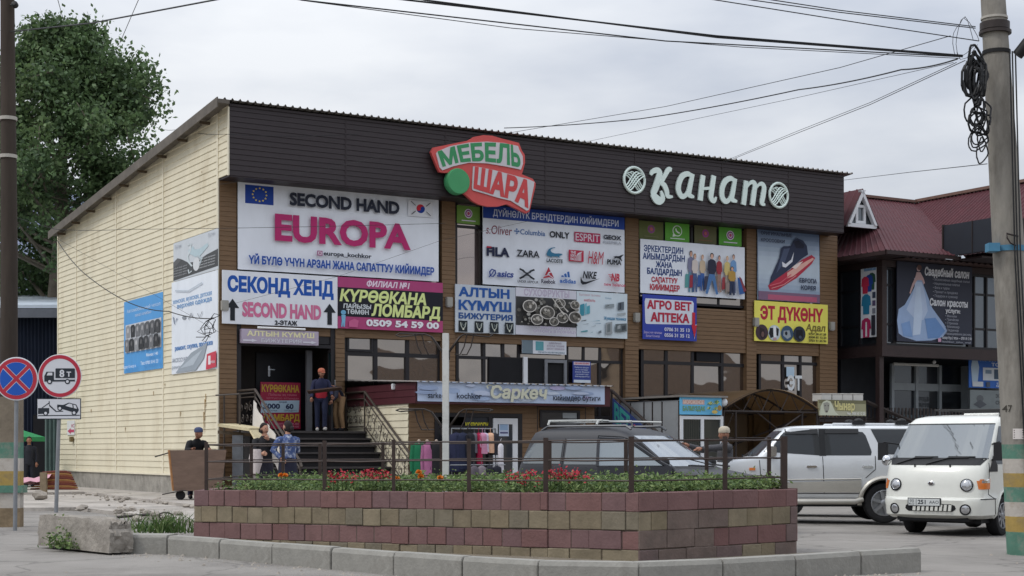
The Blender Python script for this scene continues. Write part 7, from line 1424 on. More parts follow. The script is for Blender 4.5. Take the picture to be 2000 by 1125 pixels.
def arch_flare(car, m, ax, r_, sg, zc, w0=.045, eps=.03, a0=-8, a1=188):
    pts = []
    for i in range(25):
        a = rad(a0+(a1-a0)*i/24); x, z = ax+r_*math.cos(a), zc+r_*math.sin(a); pts.append(V((x, sg*(car.side(x, max(z, car.L[0][0]))+.004), z)))
    m.tube(pts, w0, 6); return m
def place(name, O, F, label, cat, z=0.): return empty(name, (O[0], O[1], z), math.atan2(F[1], F[0]), label, cat)
# --- silver four-wheel drive
bt = rad(3); F = V((-math.cos(bt), math.sin(bt), 0)); Lf = V((-math.sin(bt), -math.cos(bt), 0)); P0 = V((.2357*29.4, 29.4, 0)); O = P0+F*1.25-Lf*.78
suv = place('parked_suv', O, F, 'silver four-wheel-drive estate with dark windows parked behind the planter', 'suv', -.05)
SIL = PAINT('silver paint', C(206, 209, 212), .32, .3, .4, .12); SIL2 = PAINT('beige silver paint', C(180, 177, 169), .4, .4, .2, .3)
c = Car([(.40, 2.12, -2.22, .78, .30, .22), (.50, 2.26, -2.32, .85, .36, .26), (.72, 2.28, -2.34, .875, .36, .26), (1.00, 2.24, -2.31, .885, .36, .24), (1.10, 2.10, -2.30, .88, .34, .22), (1.17, 1.70, -2.29, .87, .34, .22), (1.215, 1.32, -2.28, .865, .30, .2), (1.24, 1.18, -2.28, .86, .26, .2), (1.65, .76, -2.16, .785, .22, .18), (1.77, .62, -2.10, .76, .22, .18), (1.81, .42, -1.97, .70, .28, .24), (1.825, .05, -1.6, .50, .3, .3)]); c.n = 3.4
wr = .375; axf, axr = 1.43, -1.25; ar = [(axf, .88), (axf, -.88), (axr, .88), (axr, -.88)]
c.body([SIL, BPL], suv, ar, wr*1.17)
for sg in (1, -1):
    m = MB(); c.patch_side(m, [(1.02, 1.27), (.72, 1.64), (.60, 1.74), (-.03, 1.758), (-.07, 1.26)], sg, .005); o = m.build('door_window', CGL, suv, local=True)
    m = MB(); c.patch_side(m, [(-.17, 1.26), (-.15, 1.758), (-.78, 1.748), (-.90, 1.67), (-1.02, 1.33), (-1.0, 1.26)], sg, .005); m.build('door_window', CGL, suv, local=True)
    m = MB(); c.patch_side(m, [(-1.24, 1.28), (-1.01, 1.75), (-2.04, 1.75), (-2.12, 1.28)], sg, .005); m.build('quarter_window', CGL, suv, local=True)
    m = MB(); c.patch_side(m, [(-.05, 1.25), (-.04, 1.758), (-.16, 1.758), (-.18, 1.25)], sg, .004, 6, 2); m.build('door_pillar', BPL, suv, local=True)
    for xs_ in ((.58, -.02, 1.74), (-.16, -.78, 1.745)): m = MB(); m.add([V((xs_[0], sg*(c.side(xs_[0], xs_[2])+.01), xs_[2]+.012)), V((xs_[1], sg*(c.side(xs_[1], xs_[2])+.01), xs_[2]+.012)), V((xs_[1], sg*(c.side(xs_[1], xs_[2]-.09)+.035), xs_[2]-.075)), V((xs_[0], sg*(c.side(xs_[0], xs_[2]-.09)+.035), xs_[2]-.075))], [(0, 1, 2, 3)]); m.build('visor_strip', BPL, suv, local=True)
    m = MB(); c.seam(m, [(1.06, 1.17), (1.02, .60)], sg); c.seam(m, [(-.11, 1.24), (-.14, .55)], sg); c.seam(m, [(-1.08, 1.25), (-1.08, 1.0), (-.90, .84)], sg); c.seam(m, [(.93, .55), (-.80, .55)], sg); m.build('door_seam', BPL, suv, local=True)
    m = MB(); c.patch_side(m, [(.92, .78), (.92, .57), (-.82, .57), (-.82, .80)], sg, .02, 4, 12); m.build('side_cladding', SIL2, suv, local=True); m = MB(); c.seam(m, [(.93, .80), (-.82, .82)], sg, .014); c.seam(m, [(.93, .70), (-.82, .71)], sg, .006); m.build('cladding_strip', SIL2, suv, local=True)
    for ax in (axf, axr): m = MB(); arch_flare(c, m, ax, wr*1.20, sg, wr*1.05); m.build('wheel_flare', SIL2, suv, smooth=60, local=True)
    m = MB(); m.tube([V((.98, sg*.84, .44)), V((.85, sg*.92, .40)), V((-.70, sg*.92, .40)), V((-.84, sg*.84, .44))], .055, 8); m.build('running_board', SIL2, suv, smooth=60, local=True)
    for x in (.10, -.93): m = MB(); y = sg*(c.side(x, 1.05)+.012); m.box(x-.10, y-.018, 1.03, x+.09, y+.018, 1.07); m.build('door_handle', CHR if x > -1 else SIL, suv, local=True, bevel=.01)
    m = MB(); y = sg*(c.side(.9, 1.25)+.10); m.box(.76, y-.10, 1.24, .93, y+.10, 1.43); m.tube([V((.92, sg*.86, 1.27)), V((.86, y, 1.27))], .03, 6); m.build('mirror', CHR, suv, local=True, bevel=.035, smooth=50)
    m = MB(); x = 1.16; y = sg*(c.side(x, 1.0)+.004); m.box(x-.02, y-.01, .98, x+.09, y+.012, 1.03); m.build('side_lamp', AMB, suv, local=True)
    for ax in (axf, axr): wheel(suv, ax, sg*.855, wr, .24)
    m = MB(); m.tube([V((-.30, sg*.56, 1.795)), V((-.35, sg*.55, 1.850)), V((-1.85, sg*.55, 1.840)), V((-1.9, sg*.55, 1.775))], .022, 6); m.build('roof_rail', SIL, suv, local=True)
    for x in (-.82, -1.62):
        m = MB(); m.box(x-.12, sg*.55-.07, 1.840, x+.12, sg*.55+.07, 1.895); m.sphere((x, sg*.55, 1.905), .09, .06, .05); m.build('rack_foot', BPL, suv, local=True)
for x in (-.82, -1.62): m = MB(); m.tube([V((x, -.6, 1.905)), V((x, .6, 1.905))], .022, 6); m.build('roof_bar', BPL, suv, local=True)
m = MB(); c.patch_nose(m, [(-.78, 1.25), (.78, 1.25), (.69, 1.72), (-.69, 1.72)], .006); m.build('windscreen', CGL, suv, local=True)
m = MB(); c.patch_nose(m, [(-.74, 1.28), (.74, 1.28), (.66, 1.66), (-.66, 1.66)], .006, rear=True); m.build('rear_window', CGL, suv, local=True)
m = MB(); m.tube([V((1.18, .6, 1.26)), V((1.12, .2, 1.30)), V((1.09, .0, 1.32))], .012, 4); m.tube([V((1.19, 0, 1.26)), V((1.12, -.4, 1.31))], .012, 4); m.build('wiper', BPL, suv, local=True)
for sg in (1, -1): m = MB(); c.patch_nose(m, [(sg*.50, .78), (sg*.82, .78), (sg*.82, .95), (sg*.50, .95)], .006); m.build('headlight', LENS, suv, local=True)
m = MB(); c.patch_nose(m, [(-.46, .76), (.46, .76), (.46, .93), (-.46, .93)], .006); m.build('grille', BPL, suv, local=True)
m = MB(); m.box(-2.0, -.7, .30, 2.0, .7, .42); m.build('underbody', BPL, suv, local=True)
m = MB(); m.tube([V((1.34, .42, 1.20)), V((1.33, .42, 1.28))], [.012, .02], 5); m.build('washer_jet', BPL, suv, local=True)
# --- dark grey people carrier
bt = rad(33); F = V((math.cos(bt), -math.sin(bt), 0)); O = V((2.46, 26.3, 0))-F*.25
mpv = place('parked_minivan', O, F, 'dusty dark grey people carrier with one front door open behind the fence', 'minivan')
GRY = PAINT('dark grey paint', C(50, 52, 58), .55, .1, .0, .35)
c = Car([(.34, 2.02, -2.10, .76, .40, .30), (.46, 2.16, -2.20, .83, .52, .34), (.66, 2.16, -2.24, .86, .56, .34), (.80, 2.06, -2.22, .865, .56, .32), (.88, 1.86, -2.20, .865, .54, .30), (.96, 1.42, -2.17, .86, .50, .30), (1.01, 1.14, -2.15, .855, .46, .30), (1.05, 1.05, -2.14, .85, .42, .30), (1.50, .34, -1.98, .725, .36, .30), (1.60, .14, -1.92, .69, .36, .30), (1.67, -.12, -1.75, .62, .34, .30), (1.70, -.5, -1.3, .44, .3, .3)])
wr = .325; axf, axr = 1.36, -1.36; ar = [(axf, .86), (axf, -.86), (axr, .86), (axr, -.86)]
c.body([GRY, BPL], mpv, ar, wr*1.15)
m = MB(); c.patch_nose(m, [(-.80, 1.05), (.80, 1.05), (.64, 1.545), (-.64, 1.545)], .006, 10, 18); m.build('windscreen', CGW, mpv, local=True)
m = MB(); c.patch_nose(m, [(-.66, 1.10), (.66, 1.10), (.56, 1.48), (-.56, 1.48)], .006, rear=True); m.build('rear_window', CGL, mpv, local=True)
MGL = GLASS('dusty side glass', (.05, .06, .065), (.8, .86, .9), .10)
for sg in (1, -1):
    m = MB(); c.patch_side(m, [(-1.18, 1.08), (-1.18, 1.48), (-1.72, 1.46), (-1.98, 1.12), (-1.9, 1.08)], sg); m.build('quarter_window', MGL, mpv, local=True)
    m = MB(); c.patch_side(m, [(-.30, 1.07), (-.32, 1.49), (-1.10, 1.49), (-1.10, 1.07)], sg); m.build('rear_door_window', MGL, mpv, local=True)
    if sg > 0: m = MB(); c.patch_side(m, [(.86, 1.08), (.30, 1.44), (.1, 1.48), (-.22, 1.49), (-.20, 1.07)], sg); m.build('front_window', CGL, mpv, local=True)
    m = MB(); c.seam(m, [(-.26, 1.5), (-.26, .45)], sg); c.seam(m, [(-1.14, 1.5), (-1.14, .8)], sg); c.seam(m, [(1.0, 1.0), (.92, .5)], sg); m.build('door_seam', BPL, mpv, local=True)
    for ax in (axf, axr): wheel(mpv, ax, sg*.84, wr, .22, 7)
    m = MB(); c.patch_nose(m, [(sg*.42, .70), (sg*.80, .74), (sg*.80, .86), (sg*.42, .80)], .006, 5, 8); m.build('headlight', LENS, mpv, local=True)
    m = MB(); m.tube([V((.05, sg*.62, 1.65)), V((-.05, sg*.61, 1.71)), V((-1.55, sg*.61, 1.71)), V((-1.68, sg*.61, 1.64))], .022, 6); m.build('roof_rail', M('grey roof rail', C(90, 92, 96), .4, .1, 4, 0, 1, .4), mpv, local=True)
# dark opening of the open front door, the door itself swung out
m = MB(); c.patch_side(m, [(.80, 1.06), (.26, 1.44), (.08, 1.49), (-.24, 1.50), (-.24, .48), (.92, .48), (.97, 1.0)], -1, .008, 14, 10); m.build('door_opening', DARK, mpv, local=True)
h0 = V((.93, -.87, 0)); dd = V((-math.cos(rad(30)), -math.sin(rad(30)), 0)); dn = V((-dd.y, dd.x, 0)); dp_ = lambda t, z, k=0.: h0+dd*t+UP*z+dn*(k-.30*max(0, z-1.0))
drp = [(0, .45), (0, 1.02), (.16, 1.10), (.62, 1.42), (.78, 1.48), (1.17, 1.50), (1.19, 1.05), (1.17, .45)]
m = MB(); lo_ = [(0, .45), (0, 1.05), (1.19, 1.05), (1.17, .45)]; a = [dp_(t, z, 0) for t, z in lo_]; b2 = [dp_(t, z, .09) for t, z in lo_]; m.add(a+b2, [(0, 1, 2, 3), (7, 6, 5, 4)]+[(i, (i+1) % 4, 4+(i+1) % 4, 4+i) for i in range(4)])
for p, q in zip(drp[1:7], drp[2:7]): m.tube([dp_(*p, .03), dp_(*q, .03)], .028, 5)
m.tube([dp_(.72, 1.05, .03), dp_(.70, 1.44, .03)], .018, 5); od = m.build('open_door', GRY, mpv, local=True, smooth=40)
m = MB(); g_ = [(.12, 1.06), (.62, 1.40), (.78, 1.465), (1.15, 1.485), (1.17, 1.06)]; m.add([dp_(t, z, .02) for t, z in g_], [tuple(range(5))]); m.build('window', GLASS('door glass light', (.07, .085, .09), (.8, .88, .92), .22), od, local=True)
m = MB(); m.tube([dp_(.62, 1.46, -.01), dp_(.80, 1.51, -.02), dp_(1.18, 1.53, -.02)], .025, 5); m.build('visor_strip', BPL, od, local=True)
m = MB(); q = dp_(.14, 1.10, -.12); m.sphere(q, .12, .10, .10, 12, 8); m.build('mirror', BPL, od, smooth=60, local=True)
m = MB(); q = dp_(1.02, .90, -.02); m.frame_box(q, dd*.14, -dn*.03, UP*.035); m.build('door_handle', BPL, od, local=True)
m = MB(); q = V((.72, .86, 1.10)); m.sphere(q+V((0, .12, 0)), .09, .12, .10, 12, 8); m.build('mirror', BPL, mpv, smooth=60, local=True)
m = MB(); m.tube([V((1.24, .62, 1.04)), V((1.16, .1, 1.075)), V((1.14, -.10, 1.08))], .013, 4); m.tube([V((1.26, -.02, 1.04)), V((1.14, -.55, 1.06)), V((1.12, -.66, 1.06))], .013, 4); m.tube([V((1.18, .05, 1.065)), V((1.02, -.45, 1.16))], .009, 4); m.build('wiper', BPL, mpv, local=True)
m = MB(); c.patch_nose(m, [(-.80, 1.005), (.80, 1.005), (.80, 1.045), (-.80, 1.045)], .007, 3, 16); m.build('cowl', BPL, mpv, local=True)
m = MB(); c.patch_nose(m, [(-.36, .66), (.36, .66), (.40, .80), (-.40, .80)], .006); m.build('grille', BPL, mpv, local=True)
m = MB(); m.box(-1.9, -.7, .26, 1.9, .7, .36); m.build('underbody', BPL, mpv, local=True)
m = MB()
for y in (-.52, .50): m.tube([V((-.55, y, 1.80)), V((-1.6, y, 1.80))], .022, 5)
for k in range(7): x = -.58-.16*k; m.tube([V((x, -.55, 1.80)), V((x, -.26, 1.80))], .016, 4)
for x in (-.6, -1.55): m.tube([V((x, -.62, 1.73)), V((x, -.58, 1.79)), V((x, .58, 1.79)), V((x, .62, 1.73))], .02, 5)
m.tube([V((.0, .55, 1.78)), V((-.6, .5, 1.80))], .016, 4); m.build('roof_ladder', M('pale roof ladder', C(176, 178, 176), .5, .1, 4), mpv, local=True)
# --- white cab-over van
th = rad(38); F = V((-math.sin(th), -math.cos(th), 0)); O = V((6.72, 25.47, 0))-F*2.36
van = place('white_van', O, F, 'white cab-over minibus with round headlights beside the concrete pole', 'van', -.10)
WHT = PAINT('white van paint', C(212, 213, 206), .32, 0, .5, .12)
c = Car([(.30, 2.20, -2.30, .78, .30, .2), (.36, 2.34, -2.33, .84, .34, .2), (.60, 2.37, -2.34, .855, .34, .2), (.635, 2.345, -2.34, .855, .32, .2), (.645, 2.315, -2.34, .85, .30, .2), (.95, 2.27, -2.34, .855, .30, .2), (1.14, 2.19, -2.34, .855, .28, .2), (1.26, 2.06, -2.33, .85, .26, .2), (1.85, 1.50, -2.28, .78, .24, .2), (1.94, 1.32, -2.22, .745, .24, .2), (1.985, 1.02, -2.1, .66, .26, .25), (2.005, .70, -1.8, .5, .3, .3)]); c.n = 3.0
wr = .33; axf, axr = 1.22, -1.35; ar = [(axf, .84), (axf, -.84), (axr, .84), (axr, -.84)]
c.body([WHT, BPL], van, ar, wr*1.2)
m = MB(); c.patch_nose(m, [(-.82, 1.275), (.82, 1.275), (.745, 1.835), (-.745, 1.835)], .007, 12, 20); m.build('windscreen', CGV, van, local=True)
m = MB(); c.patch_nose(m, [(-.76, 1.165), (.76, 1.165), (.825, 1.275), (-.825, 1.275)], .008, 4, 20); m.build('cowl', BPL, van, local=True)
m = MB(); c.patch_nose(m, [(-.83, 1.265), (.83, 1.265), (.83, 1.283), (-.83, 1.283)], .012, 2, 20); c.patch_nose(m, [(-.75, 1.83), (.75, 1.83), (.745, 1.848), (-.745, 1.848)], .01, 2, 20); m.build('windscreen_seal', BPL, van, local=True)
m = MB()
for y0, y1 in ((.55, -.12), (-.06, -.66)):
    q = lambda y, z: V((c.nose(y, z)+.03, y, z)); m.tube([q(y0, 1.29), q((y0+y1)/2, 1.28), q(y1, 1.18)], .012, 4); m.tube([q(y0+.1, 1.30), q((y0+y1)/2, 1.30)], .01, 4)
for y in (.30, -.30): m.tube([V((c.nose(y, 1.15)+.01, y, 1.13)), V((c.nose(y, 1.15)+.02, y, 1.18))], .014, 4)
m.build('wiper', BPL, van, local=True)
def front_disc(y, z, r_, parts, depth=.03):
    x = c.nose(y, z); n_ = V((1, (c.nose(y-.05, z)-c.nose(y+.05, z))/.1*-1*-1, .12)).normalized(); 
    dy = (c.nose(y+.04, z)-c.nose(y-.04, z))/.08; dz = (c.nose(y, z+.04)-c.nose(y, z-.04))/.08; n_ = V((1, -dy, -dz)).normalized(); X = n_.cross(UP).normalized(); Y = n_.cross(X)
    first = None
    for nm, prof, mt in parts:
        m = MB(); m.lathe([(r_*a, h_*r_) for a, h_ in prof], V((x, y, z))-n_*.02, X, Y, n_, 28); o = m.build(nm, mt, first or van, smooth=50, local=True); first = first or o
for y in (.60, -.60): front_disc(y, .845, .088, [('headlight', [(1.16, .0), (1.18, .40), (1.02, .46), (1.0, .34), (.2, .30)], BPL), ('reflector_ring', [(1.0, .3), (.99, .42), (.90, .44), (.88, .36), (.2, .34)], CHR), ('lens', [(.9, .36), (.7, .48), (.4, .55), (.02, .58)], LENS)])
for y in (.60, -.60): front_disc(y, .455, .072, [('fog_lamp', [(1.25, .0), (1.25, .34), (1.02, .36), (1.0, .28), (.2, .24)], BPL), ('lens', [(.95, .28), (.7, .42), (.02, .46)], LENS)])
for sg in (1, -1):
    m = MB(); c.patch_side(m, [(2.19, .78), (2.19, .94), (1.92, .95), (1.93, .78)], sg, .008, 5, 8); c.patch_nose(m, [(sg*.775, .785), (sg*.835, .78), (sg*.835, .94), (sg*.785, .94)], .009, 4, 5); o = m.build('indicator', AMB, van, local=True)
    m = MB(); c.patch_side(m, [(2.17, .88), (2.17, .94), (1.94, .945), (1.94, .88)], sg, .011, 3, 6); m.build('clear_lens', LENS, o, local=True)
    m = MB(); c.patch_side(m, [(1.82, 1.18), (1.36, 1.80), (.62, 1.80), (.60, 1.18)], sg, .006, 8, 10); m.build('door_window', CGL, van, local=True)
    m = MB(); c.patch_side(m, [(.42, 1.20), (.42, 1.76), (-2.0, 1.76), (-2.05, 1.20)], sg, .006, 8, 14); m.build('side_window', CGL, van, local=True)
    m = MB(); c.patch_side(m, [(1.98, 1.06), (1.86, 1.18), (1.76, 1.32), (1.60, 1.16), (1.60, 1.06)], sg, .008, 5, 6); m.build('mirror_base', BPL, van, local=True)
    m = MB(); c.seam(m, [(1.94, 1.20), (1.98, .70), (1.70, .62)], sg); c.seam(m, [(.52, 1.72), (.52, .45)], sg); c.seam(m, [(2.2, .62), (1.66, .62)], sg, .009); c.seam(m, [(1.70, .62), (1.64, .34)], sg); m.build('door_seam', BPL, van, local=True)
    m = MB(); y = sg*(c.side(1.80, 1.30)+.15); m.box(1.86, y-.08, 1.24, 1.93, y+.08, 1.53); m.tube([V((1.80, sg*.80, 1.24)), V((1.88, y, 1.28))], .014, 5); m.tube([V((1.66, sg*.78, 1.50)), V((1.88, y, 1.54)), V((1.90, y, 1.49))], .014, 5); o = m.build('mirror', BPL, van, local=True, bevel=.03, smooth=50)
    if sg < 0: m = MB(); m.sphere((1.97, sg*.90, 1.24), .05, .085, .09, 10, 7); m.build('round_mirror', CHR, o, smooth=60, local=True)
    for ax in (axf, axr): wheel(van, ax, sg*.82, wr, .20, 8)
    m = MB(); y = sg*(c.side(.70, .98)+.01); m.box(.62, y-.015, .96, .80, y+.015, 1.0); m.build('door_handle', BPL, van, local=True)
    m = MB(); arch_flare(c, m, axf, wr*1.22, sg, wr*1.1, .022); m.build('wheel_lip', WHT, van, smooth=60, local=True)
xp = c.nose(0, .52); m = MB(); m.box(xp+.0, -.28-.06, .50, xp+.022, .28-.06, .635); pl = m.build('number_plate', BPL, van, local=True); m = MB(); m.box(xp+.022, -.265-.06, .512, xp+.027, .265-.06, .623); pf = m.build('plate_face', P(196, 200, 200), pl, local=True)
m = MB()
for txt, y0, y1, z0, z1 in (('251', -.165, -.03, .535, .605), ('AAO', .03, .19, .545, .592), ('05', -.30, -.23, .57, .61), ('KG', -.31, -.23, .525, .555)):
    for t in text_traps(txt, .03 if txt == '251' else .0): m.add([V((xp+.0285, y0+(y1-y0)*t[i], z0+(z1-z0)*t[i+1])) for i in range(0, 8, 2)], [(0, 1, 2, 3)])
m.box(xp+.0275, -.195, .52, xp+.0285, -.188, .615); m.build('lettering', SBK, pl, local=True)
m = MB(); c.patch_nose(m, [(-.40, .46), (-.34, .42), (.40, .42), (.46, .46), (.44, .52), (.38, .54), (-.32, .54), (-.38, .52)], .004, 5, 12); gr_ = m.build('bumper_slot', BPL, van, local=True)
m = MB()
for k in range(9): y = -.26+k*.075; m.frame_box(V((xp-.01, y, .43)), (.028, 0, 0), (0, .045, 0), (-.0, .012, .10))
m.build('slot_bar', WHT, gr_, local=True)
m = MB(); xe = c.nose(.02, .86); m.lathe([(.040, 0), (.040, .014), (.032, .018), (.031, .010), (.01, .010)], V((xe, .02, .87)), (0, 1.35, 0), (0, 0, .85), (1, 0, 0), 20); m.box(xe+.008, -.012, .85, xe+.018, .05, .862); m.box(xe+.008, -.012+.012, .862, xe+.018, .02, .892); m.build('emblem', CHR, van, local=True)
m = MB(); m.box(-2.0, -.7, .22, 1.9, .7, .36); m.box(1.9, -.6, .26, 2.2, .6, .34); m.build('underbody', BPL, van, local=True)
m = MB()
for y in (-.58, .58): m.tube([V((.7, y, 1.98)), V((.7, y, 2.09)), V((-1.9, y, 2.11)), V((-1.9, y, 1.96))], .018, 5)
for x in (.7, .1, -.5, -1.2, -1.9): m.tube([V((x, -.58, 2.09)), V((x, .58, 2.09))], .014, 5)
m.tube([V((1.05, .66, 1.90)), V((1.02, .70, 2.04)), V((.6, .70, 2.11)), V((-1.8, .66, 2.11))], .016, 5); m.build('roof_rack', BPL, van, local=True)
m = MB(); m.tube([V((.6, -.1, 2.0)), V((.6, .5, 2.0))], .035, 8); m.build('roof_vent', WHT, van, local=True, smooth=60)
m = MB(); m.box(-2.2, -.75, .75, 1.0, .75, 1.15); 
# --- dark hatchback hidden behind the silver car, its wheel visible under the sill
hb = place('parked_hatchback', (7.0, 33.4), V((-1, .06, 0)), 'dark car behind the silver four-wheel drive, only a wheel showing underneath', 'car', -.06)
c = Car([(.30, 1.75, -1.8, .72, .3, .2), (.40, 1.88, -1.9, .80, .36, .26), (.66, 1.88, -1.9, .82, .36, .26), (.80, 1.70, -1.86, .82, .34, .24), (.88, 1.0, -1.82, .81, .3, .24), (1.22, .30, -1.6, .66, .3, .24), (1.29, .05, -1.4, .6, .3, .24), (1.31, -.3, -1.1, .45, .3, .3)])
c.body([PAINT('dark blue paint', C(40, 44, 56), .3, .3, .5), BPL], hb, [(1.2, .82), (1.2, -.82), (-1.2, .82), (-1.2, -.82)], .34)
for sg in (1, -1):
    m = MB(); c.patch_side(m, [(.78, .91), (.30, 1.20), (-1.2, 1.20), (-1.45, .91)], sg); m.build('side_window', CGL, hb, local=True)
    for ax in (1.2, -1.2): wheel(hb, ax, sg*.80, .30, .2, 5)
m = MB(); c.patch_nose(m, [(-.7, .92), (.7, .92), (.56, 1.20), (-.56, 1.20)]); m.build('windscreen', CGL, hb, local=True)
# ------------------------------------------------------------------ people (local frame: facing -y, x to their left)
SKIN = M('skin', C(176, 132, 110), .55, .06, 8, 0, 1, 0, .35); SKIN2 = M('tanned skin', C(150, 106, 86), .55, .06, 8)
BASEJ = dict(pel=(0, 0, .93), bel=(0, 0, 1.08), che=(0, .01, 1.27), nb=(0, .015, 1.43), nk=(0, .0, 1.49), hd=(0, -.015, 1.605), sl=(.175, .01, 1.385), sr=(-.175, .01, 1.385), el=(.225, .03, 1.12), er=(-.225, .03, 1.12), wl=(.23, -.05, .88), wr=(-.23, -.05, .88), hl=(.09, 0, .90), hr=(-.09, 0, .90), kl=(.10, -.02, .50), kr=(-.10, -.02, .50), al=(.10, .02, .09), ar=(-.10, .02, .09), tl=(.115, -.13, .045), tr=(-.115, -.13, .045))
def loft(m, rings, n=16, mi=None):
    vs = []
    for c, rx, ry in rings: vs += [V(c)+V((rx*math.cos(2*math.pi*k/n), ry*math.sin(2*math.pi*k/n), 0)) for k in range(n)]
    fs = [(i*n+k, i*n+(k+1) % n, (i+1)*n+(k+1) % n, (i+1)*n+k) for i in range(len(rings)-1) for k in range(n)]+[tuple(range(n))[::-1], tuple((len(rings)-1)*n+k for k in range(n))]
    return m.add(vs, fs, mi)
def person(loc, rz, label, J=None, top=None, legs=None, shoes=None, hair=None, cap=None, skirt=None, skin=SKIN, scale=1., female=False, coat=.84, grip=(), beard=False, turn=0.):
    j = {k: V(v) for k, v in BASEJ.items()}; j.update({k: V(v) for k, v in (J or {}).items()})
    p = empty('person', loc, rz, label, 'person'); p.scale = (scale,)*3
    order = list(j); idx = {k: i for i, k in enumerate(order)}; R_ = dict(pel=.125, bel=.115, che=.11, nb=.06, nk=.055, hd=.06, sl=.042, sr=.042, el=.038, er=.042, wl=.028, wr=.028, hl=.09, hr=.09, kl=.06, kr=.06, al=.04, ar=.04, tl=.035, tr=.035)
    bones = [('pel', 'bel'), ('bel', 'che'), ('che', 'nb'), ('nb', 'nk'), ('nk', 'hd'), ('che', 'sl'), ('che', 'sr'), ('sl', 'el'), ('sr', 'er'), ('el', 'wl'), ('er', 'wr'), ('pel', 'hl'), ('pel', 'hr'), ('hl', 'kl'), ('hr', 'kr'), ('kl', 'al'), ('kr', 'ar'), ('al', 'tl'), ('ar', 'tr')]
    me = bpy.data.meshes.new('body'); me.from_pydata([tuple(j[k]) for k in order], [(idx[a], idx[b]) for a, b in bones], []); o = bpy.data.objects.new('body', me); col.objects.link(o)
    md = o.modifiers.new('s', 'SKIN'); md.use_smooth_shade = True
    for i, k in enumerate(order): sv = me.skin_vertices[0].data[i]; sv.radius = (R_[k], R_[k]); sv.use_root = (k == 'pel')
    o.modifiers.new('u', 'SUBSURF').levels = 1; o.modifiers['u'].render_levels = 1
    me2 = bpy.data.meshes.new_from_object(o.evaluated_get(bpy.context.evaluated_depsgraph_get())); bpy.data.objects.remove(o)
    m = MB(); m.add([v_.co for v_ in me2.vertices], [tuple(f.vertices) for f in me2.polygons])
    h = j['hd']; fw = V((math.sin(turn), -math.cos(turn), 0)); sd = V((-fw.y, fw.x, 0)); o_ = len(m.v); m.sphere((0, 0, 0), .078, .098, .118, 14, 10)
    for v_ in m.v[o_:]:
        q = v_.copy(); k = 1-.28*max(0, -q.z/.118)**1.6; f_ = -q.y; q.x *= k
        if f_ > .06 and q.z < -.02: q.y -= .008
        v_.xyz = h+sd*q.x-fw*q.y*1.0+UP*q.z
    b0 = h+fw*.088+UP*-.012; m.add([b0+sd*.014-UP*.022, b0-sd*.014-UP*.022, b0+fw*.026-UP*.020, b0+fw*.006+UP*.030], [(0, 1, 2), (0, 2, 3), (1, 3, 2), (0, 3, 1)])
    for s_ in (1, -1): m.sphere(h+sd*s_*.079-fw*.004+UP*-.005, .012, .022, .032, 6, 5)
    for w_, e_, sg in (('wl', 'el', 1), ('wr', 'er', -1)):
        d = (j[w_]-j[e_]).normalized(); a = d.cross(V((0, 1, 0))).normalized() if abs(d.y) < .9 else V((sg, 0, 0)); n_ = d.cross(a).normalized(); c = j[w_]+d*.045
        m.tube([j[w_]-d*.01, j[w_]+d*.03, c+d*.03, c+d*.05], [.026, .036, .038, .03], 8)
        for k in range(4):
            f0 = c+d*.04+a*(.027-.018*k); L_ = (.055, .066, .062, .048)[k]; cu = .9 if w_ in grip else .35; f1 = f0+(d+n_*-cu*.5).normalized()*L_*.55; m.tube([f0, f1, f1+(d*.5-n_*cu).normalized()*L_*.5], [.0095, .009, .007], 5)
        t0_ = j[w_]+d*.03+a*.03; m.tube([t0_, t0_+a*.022+d*.03-n_*.012, t0_+a*.018+d*.058-n_*.022], [.012, .011, .008], 5)
    bd = m.build('body', skin, p, smooth=70, local=True)
    m = MB()
    for s_ in (1, -1): m.sphere(h+fw*.086+sd*s_*.030+UP*.008, .011, .011, .006, 6, 4)
    m.frame_box(h+fw*.090-sd*.022-UP*.055, sd*.044, fw*.004, UP*.007); m.build('face_features', M('dark features', C(56, 36, 34), .6), p, local=True)
    for s_ in (1, -1): pass
    if hair:
        m = MB(); o_ = len(m.v); m.sphere((0, 0, 0), .088, .106, .126, 14, 10)
        for v_ in m.v:
            q = v_.copy()
            if -q.y > .045 and q.z < .055: q.y = min(q.y+.06, .02) if q.y < 0 else q.y
            if female and q.y > .0 and q.z < 0: q.y += .012
            v_.xyz = h+sd*q.x-fw*(q.y+.010)*1.0+UP*(q.z+.012)
        if female: m.sphere(h-fw*.115-UP*.03, .05, .05, .055, 8, 6)
        m.build('hair', hair, p, smooth=70, local=True)
    if cap:
        m = MB(); m.lathe([(.094, .0), (.098, .03), (.088, .085), (.05, .115), (.005, .122)], h+UP*.03-fw*.006, sd, fw*1.12, UP, 18)
        if cap[1]: m.add([h+fw*.095+sd*.06+UP*.036, h+fw*.095-sd*.06+UP*.036, h+fw*.19-sd*.05+UP*.012, h+fw*.205+UP*.014, h+fw*.19+sd*.05+UP*.012], [(0, 1, 2, 3, 4)])
        m.build('cap', cap[0], p, smooth=50, local=True)
    if beard: m = MB(); m.sphere(h+fw*.072-UP*.085, .048, .038, .05, 8, 6); m.build('beard', M('grey beard', C(150, 144, 138)), p, smooth=70, local=True)
